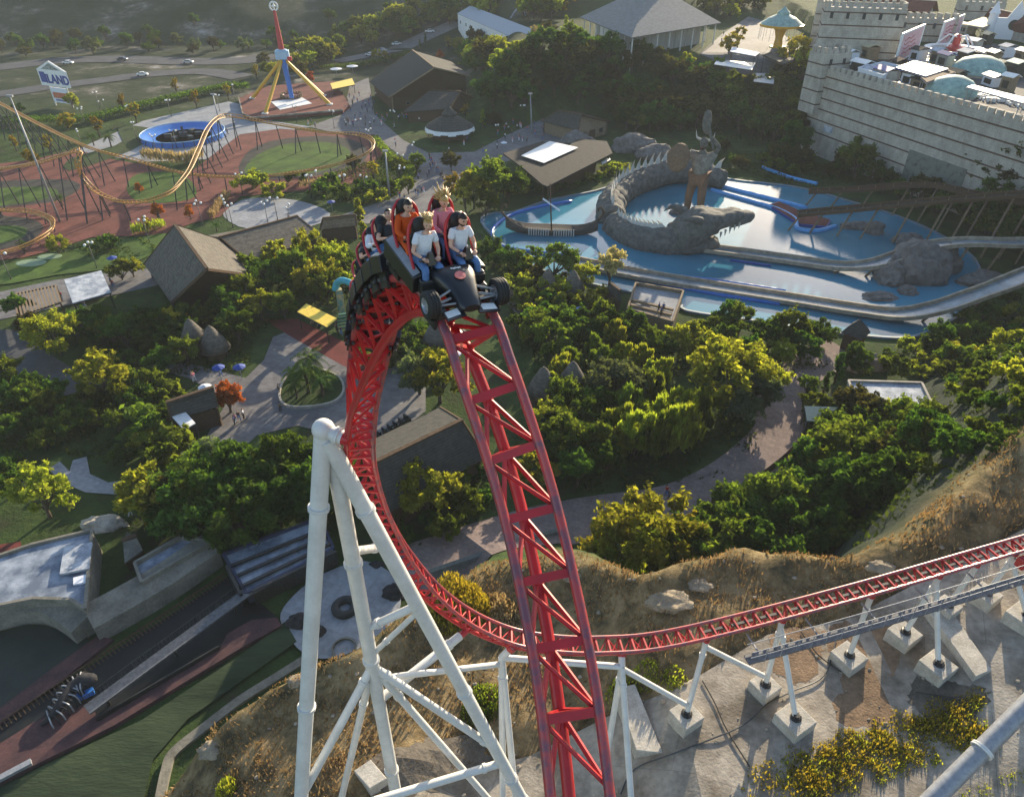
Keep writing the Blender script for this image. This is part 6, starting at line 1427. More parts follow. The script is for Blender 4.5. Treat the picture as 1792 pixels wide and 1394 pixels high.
wl_ = thing('round_well', 'round dark well with pale rim on the near edge of the pale pad', 'well', P(603, 1138)); MB().lathe([(1.15, 0), (1.15, .5), (1.0, .5), (1.0, .2), (0, .2)], 28, P(603, 1138)).build('rim', M['concwall'], wl_)
MB().lathe([(.98, .22), (0, .22)], 24, P(603, 1138)).build('dark_water', M['darkwater'], wl_)
M['rock'] = mat('dark_lava_rock', (.05, .048, .05), .9, (.025, .025, .027), 1.5, .8, bscale=4)
for k, (u, v, r_, lab) in enumerate([(522, 1090, 1.1, 'dark lava boulder left of the white tower leg on the pad'), (556, 1108, .9, 'dark lava boulder below the tyre on the pad'), (690, 1040, 1.2, 'dark lava boulder at the right end of the pad'), (660, 990, .7, 'small dark boulder at the top of the pad')]): rockmesh(P(u, v), r_, r_ * .8, r_ * .8, k + 80, lab)
sheet('dark_channel', px2([(-60, 1300), (60, 1232), (170, 1160), (300, 1078), (420, 998), (445, 1048), (486, 1082), (438, 1090), (398, 1112), (384, 1140), (168, 1262), (60, 1300), (-60, 1345)]), M['darkwater'])
sheet('murky_pool', px2([(-60, 1140), (20, 1104), (70, 1096), (120, 1108), (158, 1124), (90, 1180), (0, 1250), (-60, 1280)], sm=3), M['greenwater'])
sheet('grassy_bank', px2([(-60, 1410), (60, 1350), (250, 1262), (420, 1150), (500, 1090), (520, 1125), (430, 1190), (330, 1260), (270, 1330), (240, 1450), (-60, 1500)]), mat('streaky_grass', (.045, .062, .032), .95, (.022, .034, .02), .12, .5, bscale=3, stretch=(.5, 1.6, 1), detail=9))
dk = thing('red_brown_walkway', 'long red brown walkway between dark channel and green canal', 'walkway', P(100, 1300))
MB().prism([tuple(V2(P(u, v, .5))) for u, v in [(-60, 1332), (0, 1300), (60, 1262), (158, 1228), (172, 1262), (384, 1136), (398, 1108), (440, 1084), (486, 1080), (492, 1094), (420, 1134), (200, 1268), (60, 1338), (-60, 1398)]], 0, .5).build('deck', M['deck'], dk)
MB().beam(P(-20, 1372, .75), P(55, 1332, .75), .5, .3).build('pale_rail', M['steel'], dk)
mb = MB(); mb.beam(P(168, 1258, .7), P(384, 1132, .7), .12, .5); mb.build('curb', M['gunmetal'], dk)
uw = thing('upper_walkway', 'narrow purple brown walkway beside the murky pool', 'walkway', P(90, 1190)); MB().prism([tuple(V2(P(u, v, .4))) for u, v in [(-60, 1282), (0, 1238), (90, 1170), (170, 1112), (198, 1118), (120, 1180), (40, 1238), (-60, 1310)]], 0, .4).build('deck', M['deck'], uw)
gw = thing('steel_gangway', 'long grey steel gangway with fine railing above the dark channel', 'gangway', P(300, 1130)); a_, b_ = P(152, 1242, 1.4), P(432, 1036, 1.8)
MB().beam(a_, b_, 1.15, .15).build('deck', bpy.data.materials['dark_grating'], gw); nrm = (b_ - a_).cross(Vector((0, 0, 1))).normalized()
for t in np.linspace(0, 1, 46):
    p = a_.lerp(b_, t) - nrm * .55; MB().tube(p, p + Vector((0, 0, .95)), .03, n=4).build('rail_post', M['gunmetal'], gw)
MB().tube(a_ - nrm * .55 + Vector((0, 0, .95)), b_ - nrm * .55 + Vector((0, 0, .95)), .035, n=5).build('handrail', M['gunmetal'], gw)
for t in (.1, .5, .9): p = a_.lerp(b_, t); MB().tube((p.x, p.y, 0), p, .12).build('post', M['gunmetal'], gw)
rl = thing('channel_rail', 'thin rusty rail with cross ties along the far side of the dark channel', 'rail', P(200, 1180)); a_, b_ = P(-20, 1276, .4), P(395, 1002, .5); MB().beam(a_, b_, .12, .12).build('rail', M['wood'], rl)
for k in range(60): p = a_.lerp(b_, k / 60.0); MB().beam(p - nrm * .05, p - nrm * -.9, .08, .08).build('tie', M['wood'], rl)
# bony dragon shaped boat
sk = thing('bone_dragon_boat', 'dark bony dragon figure with pale ribs lying in the channel', 'dragon figure', P(125, 1220))
sp = curve([P(u, v, z) for u, v, z in [(72, 1268, .5), (92, 1250, 1.0), (112, 1222, 1.4), (128, 1200, 1.5), (146, 1190, 1.6), (158, 1196, 1.1)]], 8)
MB().path(sp, [np.interp(i / (len(sp) - 1), [0, .3, .7, .85, 1], [.15, .4, .5, .7, .25]) for i in range(len(sp))], 8).build('spine', M['rock'], sk, smooth=True)
for i in range(6, 34, 2):
    t = (sp[i + 1] - sp[i - 1]).normalized(); s_ = Vector((-t.y, t.x, 0))
    for e in (-1, 1): MB().path(curve([sp[i] + Vector((0, 0, .25)), sp[i] + s_ * e * .9 + Vector((0, 0, .1)), sp[i] + s_ * e * 1.05 - Vector((0, 0, .9))], 4),  .06, 6).build('rib', M['steel'] if i % 4 else M['rock'], sk)
MB().ball(sp[-5] + Vector((0, 0, .3)), .75, 12, 8, (1.3, .8, .7), jit=.2).build('head', M['rock'], sk, smooth=True)
mb = MB(); mb.box(P(150, 1214, .8), (1.3, .5, .5), .6); mb.build('blue_light_box', M['blue'], sk)
kb = wallrun('garden_kerb', 'grey kerb path along the foot of the dry bank at lower left', [(278, 1420), (292, 1350), (306, 1318), (360, 1274), (420, 1228), (480, 1190), (540, 1152)], .75, .4, M['concwall'], cat='kerb')
wallrun('path_fence', 'grey panel fence along the near side of the footpath below the dark barn', [(745, 1016), (790, 1000), (850, 980), (920, 955), (985, 938)], .2, 1.4, M['steel'], cat='fence')
wallrun('path_fence', 'low dark rail along the curve of the footpath at the right', [(1245, 880), (1300, 858), (1360, 815), (1398, 780)], .2, 1.0, M['wood'], cat='fence')
o = rockmesh(P(185, 918), 2.2, 1.2, .9, 33, 'pale flat stone between the yellowish trees and the flat roof'); o.data.materials[0] = M['brick']
sh2 = gable('small_shed', 'small grey hut with tilted roof between the flat roof and the tank', (215, 945), (238, 938), 2.6, (218, 985), (250, 962), 1.6, M['concwall'], M['wood'], None, 'hut', door=False)
# island planter on the lower plaza
pi_ = thing('island_planter', 'kidney shaped white kerbed planter island with palms on the lower plaza', 'planter', P(545, 690))
ol = px2([(490, 690), (505, 660), (545, 648), (590, 660), (602, 685), (585, 706), (540, 715), (500, 712)], sm=4)
mb = MB()
for i in range(len(ol)): mb.beam((*ol[i], .25), (*ol[(i + 1) % len(ol)], .25), .3, .5 + .002 * (i % 2))
mb.build('kerb', M['brick'], pi_); MB().prism([tuple(p) for p in ol], .1, .3).build('soil', M['lawndark'], pi_)
# train of the kiddie ride by the dark barn
kt = thing('parked_wagons', 'row of small black wagons parked beside the dark barn', 'wagons', P(685, 755))
for k in range(6):
    p = P(664 + k * 9.5, 768 - k * 5.6); r_ = math.atan2(P(714, 738).y - P(664, 768).y, P(714, 738).x - P(664, 768).x)
    mb = MB(); mb.box(p + Vector((0, 0, .6)), (.85, .9, .5), r_); mb.box(p + Vector((0, 0, 1.0)), (.25, .8, .7), r_)
    for sx in (-.3, .3):
        for sy in (-.45, .45): q = Matrix.Rotation(r_, 3, 'Z') @ Vector((sx, sy, .28)); mb.lathe([(0, -.05), (.26, -.05), (.26, .05), (0, .05)], 10, p + q, Matrix.Rotation(r_, 3, 'Z') @ Matrix.Rotation(R(90), 3, 'X'))
    mb.build('wagon', M['black'], kt)
# debris of the apron: slabs and cable
for (q, h, lab) in [([(1600, 1060), (1640, 1046), (1732, 1178), (1700, 1196)], .7, 'long raised concrete strip between the support footings'), ([(1075, 1225), (1110, 1205), (1160, 1320), (1110, 1330)], .3, 'flat dark concrete slab right of the drop'), ([(620, 1352), (650, 1335), (680, 1375), (650, 1394)], .5, 'square rough concrete block at the foot of the tower')]:
    pp = [G(u, v) for u, v in q]; z0 = min(p.z for p in pp) - .4; z1 = max(p.z for p in pp) + h * .6; o = MB().prism([tuple(V2(p)) for p in pp], z0, z1).build('concrete_slab', M['footing'], None, loc=pp[0], bevel=.04); tag(o, lab, 'slab')
cb = [G(u, v, .34) for u, v in [(1085, 1394), (1110, 1350), (1180, 1322), (1250, 1295), (1300, 1272), (1342, 1236), (1385, 1214), (1440, 1186), (1462, 1120)]]
o = MB().path(curve(cb, 6), .055, 6).build('cable', M['black'], None, loc=cb[0]); tag(o, 'black cable snaking over the concrete between the footings', 'cable')
for k, pts in enumerate([[(1228, 1195), (1250, 1235), (1270, 1280), (1310, 1345)], [(1470, 1180), (1430, 1150), (1400, 1110)], [(1690, 1230), (1600, 1215)]]):
    c = curve([G(u, v, .31) for u, v in pts], 5); o = MB().path(c, .045, 5).build('joint_seam', M['bed'], None, loc=c[0]); tag(o, ['dark seam in the concrete crossing the black cable', 'dark seam in the concrete under the catwalk', 'short dark seam near the long raised strip'][k], 'seam')
# ================================================================ vegetation
RNG = np.random.default_rng(11)
LM = {}
LM['dark'] = leafmat('leaf_dark', (.02, .042, .011), (.075, .125, .028))
LM['mid'] = leafmat('leaf_mid', (.036, .062, .014), (.15, .18, .036), .5)
LM['lime'] = leafmat('leaf_lime', (.085, .11, .018), (.31, .30, .055), .55)
LM['yellow'] = leafmat('leaf_yellow', (.10, .10, .018), (.33, .28, .045), .4, (1.8, 1.5, .6))
LM['orange'] = leafmat('leaf_orange', (.26, .07, .014), (.52, .19, .05), .35, (1.5, 1.2, .7))
LM['rust'] = leafmat('leaf_rust', (.03, .032, .014), (.075, .066, .028))
LM['grey'] = leafmat('leaf_grey', (.05, .065, .04), (.12, .14, .085))
LM['palm'] = leafmat('leaf_palm', (.02, .045, .014), (.08, .13, .04))
LM['straw'] = leafmat('leaf_straw', (.20, .15, .07), (.48, .38, .19), .3, (1.3, 1.2, .9))
LM['pale'] = leafmat('leaf_pale', (.22, .20, .09), (.52, .46, .22), .4, (1.4, 1.3, .8))
BARK = mat('bark', (.13, .10, .075), .95, (.07, .055, .042), 3, .5)
def quads(cent, size, lf, up=0.0, stretch=1.0, droop=None):
    n = len(cent); nr = RNG.normal(size=(n, 3)); nr[:, 2] = np.abs(nr[:, 2]) + up; nr /= np.linalg.norm(nr, axis=1, keepdims=True)
    a = np.cross(nr, RNG.normal(size=(n, 3))); a /= np.linalg.norm(a, axis=1, keepdims=True) + 1e-9; b = np.cross(nr, a)
    if droop is not None: a = a * .35 + np.array([0, 0, droop]); a /= np.linalg.norm(a, axis=1, keepdims=True); b = np.cross(a, RNG.normal(size=(n, 3))); b /= np.linalg.norm(b, axis=1, keepdims=True) + 1e-9
    s = size * RNG.uniform(.35, 1.45, (n, 1)) * .5
    a = a * s * stretch; b = b * s / max(stretch, 1) ** .5
    v = np.stack([cent - a, cent + b * .9, cent + a, cent - b * .9], 1).reshape(-1, 3)
    return v, np.repeat(lf, 4)
def leafmesh(name, v, lf, m):
    me = bpy.data.meshes.new(name); n = len(v); q = n // 4
    me.vertices.add(n); me.vertices.foreach_set('co', v.astype(np.float32).ravel())
    me.loops.add(n); me.loops.foreach_set('vertex_index', np.arange(n, dtype=np.int32))
    me.polygons.add(q); me.polygons.foreach_set('loop_start', np.arange(0, n, 4, dtype=np.int32)); me.polygons.foreach_set('loop_total', np.full(q, 4, np.int32))
    me.update(calc_edges=True); at = me.attributes.new('lf', 'FLOAT', 'POINT'); at.data.foreach_set('value', lf.astype(np.float32)); me.materials.append(m); return me
def crown_pts(h, r, zb, ncl, nlf, shape):
    """leaf centres: clumps spread through an uneven crown between zb and h"""
    cl = []; zc = (h + zb) / 2; hz = (h - zb) / 2
    while len(cl) < ncl:
        p = RNG.normal(size=3); p /= np.linalg.norm(p); f = RNG.uniform(.35, 1.0) ** .6
        if p[2] < -.6: continue
        z = p[2] * f
        w_ = 1.0
        if shape == 'cone': w_ = np.clip(1.0 - (z + 1) / 2 * .95, .06, 1)
        if shape == 'spread': w_ = 1.15 + .1 * z
        if shape == 'vase': w_ = .55 + .35 * (z + 1)
        cl.append((p[0] * f * r * w_, p[1] * f * r * w_, zc + z * hz, RNG.uniform(.6, 1.35)))
    cl = np.array(cl); k = RNG.integers(0, ncl, nlf); d = RNG.normal(size=(nlf, 3)); d /= np.linalg.norm(d, axis=1, keepdims=True)
    rad = (r * .27 if shape != 'cone' else r * .26) * cl[k, 3] * RNG.uniform(.15, 1, nlf) ** .45
    c = cl[k, :3] + d * rad[:, None] * np.array([1, 1, .75]); tone = RNG.uniform(0, 1, ncl)[k]
    lf = np.clip(.55 * tone + .45 * RNG.uniform(0, 1, nlf), 0, 1)
    ns = nlf // 7; e = RNG.integers(0, nlf, 26)[RNG.integers(0, 26, ns)]                 # stray sprigs that break the outline
    dirs = c[e] - np.array([0, 0, zc]); dirs /= np.linalg.norm(dirs, axis=1, keepdims=True) + 1e-9
    c[:ns] = c[e] + dirs * (r * .32 * RNG.uniform(0, 1, (ns, 1))) + RNG.normal(size=(ns, 3)) * r * .055
    ok = c[:, 2] > zb * .5 + .1
    return c[ok], lf[ok], cl
def tree_proto(name, m, h, r, zb, ncl, nlf, ls, shape='round', cat='tree', trunk=True, stretch=1.5, droop=None):
    c, lf, cl = crown_pts(h, r, zb, ncl, nlf, shape); v, l4 = quads(c, ls, lf, .25, stretch, droop)
    root = thing(name, 'tree', cat)
    o = bpy.data.objects.new('crown', leafmesh('crown', v, l4, m)); COL.objects.link(o); o.parent = root
    mb = MB(); tr = .035 * h + .04
    mb.path([(0, 0, -.3), (.05, .03, zb * .6), (.1, -.05, zb + (h - zb) * .45)], [tr, tr * .75, tr * .35], 7)
    for k in range(7):
        e = cl[RNG.integers(0, len(cl))]; z0 = zb * RNG.uniform(.5, 1.1); mb.path([(.05, .02, z0), (e[0] * .5, e[1] * .5, (z0 + e[2]) / 2 + .2), (e[0] * .95, e[1] * .95, e[2])], [tr * .5, tr * .32, tr * .1], 5)
    if trunk: mb.build('trunk', BARK, None, smooth=True).parent = root
    return Once(root)
def palm_proto():
    root = thing('palm', 'palm', 'palm tree'); V_, L_ = [], []
    for k in range(20):
        a = k * 2.4; el = RNG.uniform(-.2, 1.1); L = RNG.uniform(1.8, 2.6); p = np.array([0, 0, 3.4]); d = np.array([math.cos(a) * math.cos(el), math.sin(a) * math.cos(el), math.sin(el)])
        for s in range(12):
            p = p + d * L / 12; d[2] -= .13; d /= np.linalg.norm(d); sd = np.array([-math.sin(a), math.cos(a), 0])
            for e in (-1, 1):
                t = sd * e * .55 * (1 - abs(s - 5) / 9) + d * .25 - np.array([0, 0, .18]); V_ += [p - d * .07, p + t * .5 - d * .07, p + t, p + d * .07]; L_ += [RNG.uniform()] * 4
    o = bpy.data.objects.new('crown', leafmesh('crown', np.array(V_), np.array(L_), LM['palm'])); COL.objects.link(o); o.parent = root
    MB().path([(0, 0, -.2), (.08, .05, 1.6), (0, 0, 3.4)], [.24, .18, .15], 9).build('trunk', BARK, None, smooth=True).parent = root
    return Once(root)
PR = {
    'dark': [tree_proto('dark_leafy_tree', LM['dark'], 7.5, 3.3, 1.6, 26, 5200, .42), tree_proto('dark_leafy_tree', LM['dark'], 6.5, 3.6, 1.2, 30, 5200, .40, 'spread')],  # ordinary leafy trees in a darker green, no particular species
    'mid': [tree_proto('leafy_tree', LM['mid'], 7.0, 3.2, 1.5, 26, 5200, .40), tree_proto('leafy_tree', LM['mid'], 6.0, 3.0, 1.0, 22, 4400, .38, 'spread')],
    'lime': [tree_proto('willow_tree', LM['lime'], 7.5, 3.6, 1.6, 36, 7000, .36, 'spread'), tree_proto('willow_tree', LM['lime'], 6.8, 3.0, 1.4, 26, 5500, .36)],
    'yellow': [tree_proto('autumn_tree', LM['yellow'], 6.0, 1.7, 1.6, 16, 1500, .36, 'vase')],
    'gold': [tree_proto('autumn_tree', LM['yellow'], 6.0, 2.6, .8, 22, 3600, .36, 'spread')],
    'orange': [tree_proto('autumn_tree', LM['orange'], 5.5, 2.4, .8, 20, 3200, .36, 'cone')],
    'rust': [tree_proto('russet_tree', LM['rust'], 8.5, 3.6, 2.0, 26, 4200, .5), tree_proto('russet_tree', LM['rust'], 7.5, 3.8, 1.5, 30, 4200, .5, 'spread')],
    'grey': [tree_proto('willow_tree', LM['grey'], 7.0, 3.4, 1.4, 28, 5200, .38)],
    'bamboo': [tree_proto('bamboo_clump', LM['mid'], 6.5, 2.0, .3, 22, 4200, .55, 'vase', 'bamboo', True, 2.6, .9), tree_proto('bamboo_clump', LM['lime'], 6.0, 1.8, .3, 20, 3600, .5, 'vase', 'bamboo', True, 2.6, .9)],
    'cone': [tree_proto('poplar_tree', LM['lime'], 8.5, 1.7, .8, 26, 3400, .36, 'cone')],
    'fir': [tree_proto('cypress_tree', LM['dark'], 7.0, 1.3, .4, 26, 2800, .34, 'cone')],
    'shrub': [tree_proto('shrub', LM['dark'], 1.9, 1.5, .2, 16, 1900, .28, 'spread', 'shrub', False), tree_proto('shrub', LM['mid'], 2.2, 1.6, .2, 16, 2000, .28, 'round', 'shrub', False)],
    'limeshrub': [tree_proto('shrub', LM['lime'], 2.0, 1.5, .2, 16, 1900, .27, 'spread', 'shrub', False)],
    'pale': [tree_proto('pale_tree', LM['pale'], 6.0, 2.4, 2.2, 22, 2200, .34, 'vase')],
    'palm': [palm_proto()],
}
HT = dict(dark=7.5, mid=7, lime=7.5, yellow=6, gold=6, orange=5.5, rust=8.5, grey=7, bamboo=6.5, cone=8.5, fir=7, shrub=2, limeshrub=2, pale=6, palm=5)
DESC = dict(dark='dark green leafy tree', mid='mid green leafy tree', lime='bright yellow green willow like tree', yellow='thin yellow autumn tree', gold='full golden yellow autumn tree', orange='orange autumn tree', rust='rust brown leafy tree', grey='grey green feathery tree', bamboo='tall feathery bamboo clump', cone='slim pale green poplar', fir='narrow dark cypress', shrub='low green shrub', limeshrub='low lime green shrub', pale='pale straw coloured tree', palm='fan palm')
GROUP = dict(dark='dark green trees', mid='mid green trees', lime='yellow green trees', yellow='thin yellow trees', gold='golden trees', orange='orange trees', rust='rust brown trees', grey='grey green trees', bamboo='bamboo clumps', cone='slim poplars', fir='cypresses', shrub='green shrubs', limeshrub='lime shrubs', pale='pale trees', palm='fan palms')
PEND = []                                       # (object, description, point, group): labels are written once all stand
LANDMARKS = [('billboard', P(110, 187)), ('pendulum ride', P(508, 180)), ('blue ring ride', P(322, 240)), ('longhouse', P(730, 190)), ('round kiosk', P(788, 240)), ('timber hut', P(1005, 232)), ('thatched barn', P(330, 480)), ('barn wing', P(470, 430)), ('shade canopy', P(150, 505)), ('snack hut', P(340, 715)), ('planter island', P(545, 690)), ('dark barn', P(745, 830)), ('yellow canopy', P(555, 560)), ('tall white tower', P(575, 860)), ('plank roofed shed', P(970, 300)), ('longship', P(965, 408)), ('dragon head', P(1240, 435)), ('viewing terrace', P(1150, 540)), ('lookout hut', P(1488, 612)), ('service building', P(1560, 700)), ('castle wall', P(1500, 300)), ('pavilion', Vector((pc.x, pc.y, pc.z))), ('office block', G(860, 60)), ('swing carousel', G(1360, 84)), ('flat roof building', P(90, 1000)), ('round pad', P(600, 1070)), ('oval lawn', P(520, 280)), ('big craggy rock', P(1598, 480)), ('sunken court', P(160, 840)), ('motorway', G(250, 106)), ('paved court', P(490, 375)), ('path curve', P(1370, 760))]
ORD = ['nearest', 'second nearest', 'third nearest', 'fourth nearest', 'fifth nearest', 'sixth nearest', 'seventh nearest', 'eighth nearest', 'ninth nearest', 'tenth nearest', 'eleventh nearest', 'twelfth nearest', 'thirteenth nearest', 'fourteenth nearest', 'fifteenth nearest', 'sixteenth nearest', 'seventeenth nearest', 'eighteenth nearest', 'nineteenth nearest', 'twentieth nearest']
def settle_labels():
    by = {}
    for o, desc, p, grp in PEND:
        lm = min(LANDMARKS, key=lambda k: (k[1] - p).length)
        by.setdefault((desc, lm[0]), []).append(((lm[1] - p).length, o, grp))
    for (desc, lm), li in by.items():
        li.sort(key=lambda t: t[0])
        for k, (dd, o, grp) in enumerate(li):
            if len(li) == 1: o['label'] = f'{desc} near the {lm}'
            elif k < len(ORD): o['label'] = f'{desc}, {ORD[k]} such to the {lm}'
            else: o['label'] = f'{desc} in the outer planting around the {lm}'
            if len(o['label'].split()) > 16: o['label'] = o['label'].replace(' such to', ' to').replace('standing ', '')
            if grp: o['group'] = grp
def plant(kind, g, h, share=None, grp=None, desc=None):
    pr = PR[kind][int(RNG.integers(0, len(PR[kind])))]
    s = h / HT[kind]; f = RNG.uniform(.88, 1.12)
    o = pr.put((g.x, g.y, g.z - .05), RNG.uniform(0, 6.28), (s * f, s * f, s * RNG.uniform(.92, 1.08)))
    if share: o['label'] = share; o['group'] = grp
    else: PEND.append((o, desc or DESC[kind], g.copy(), grp or GROUP[kind]))
    return o
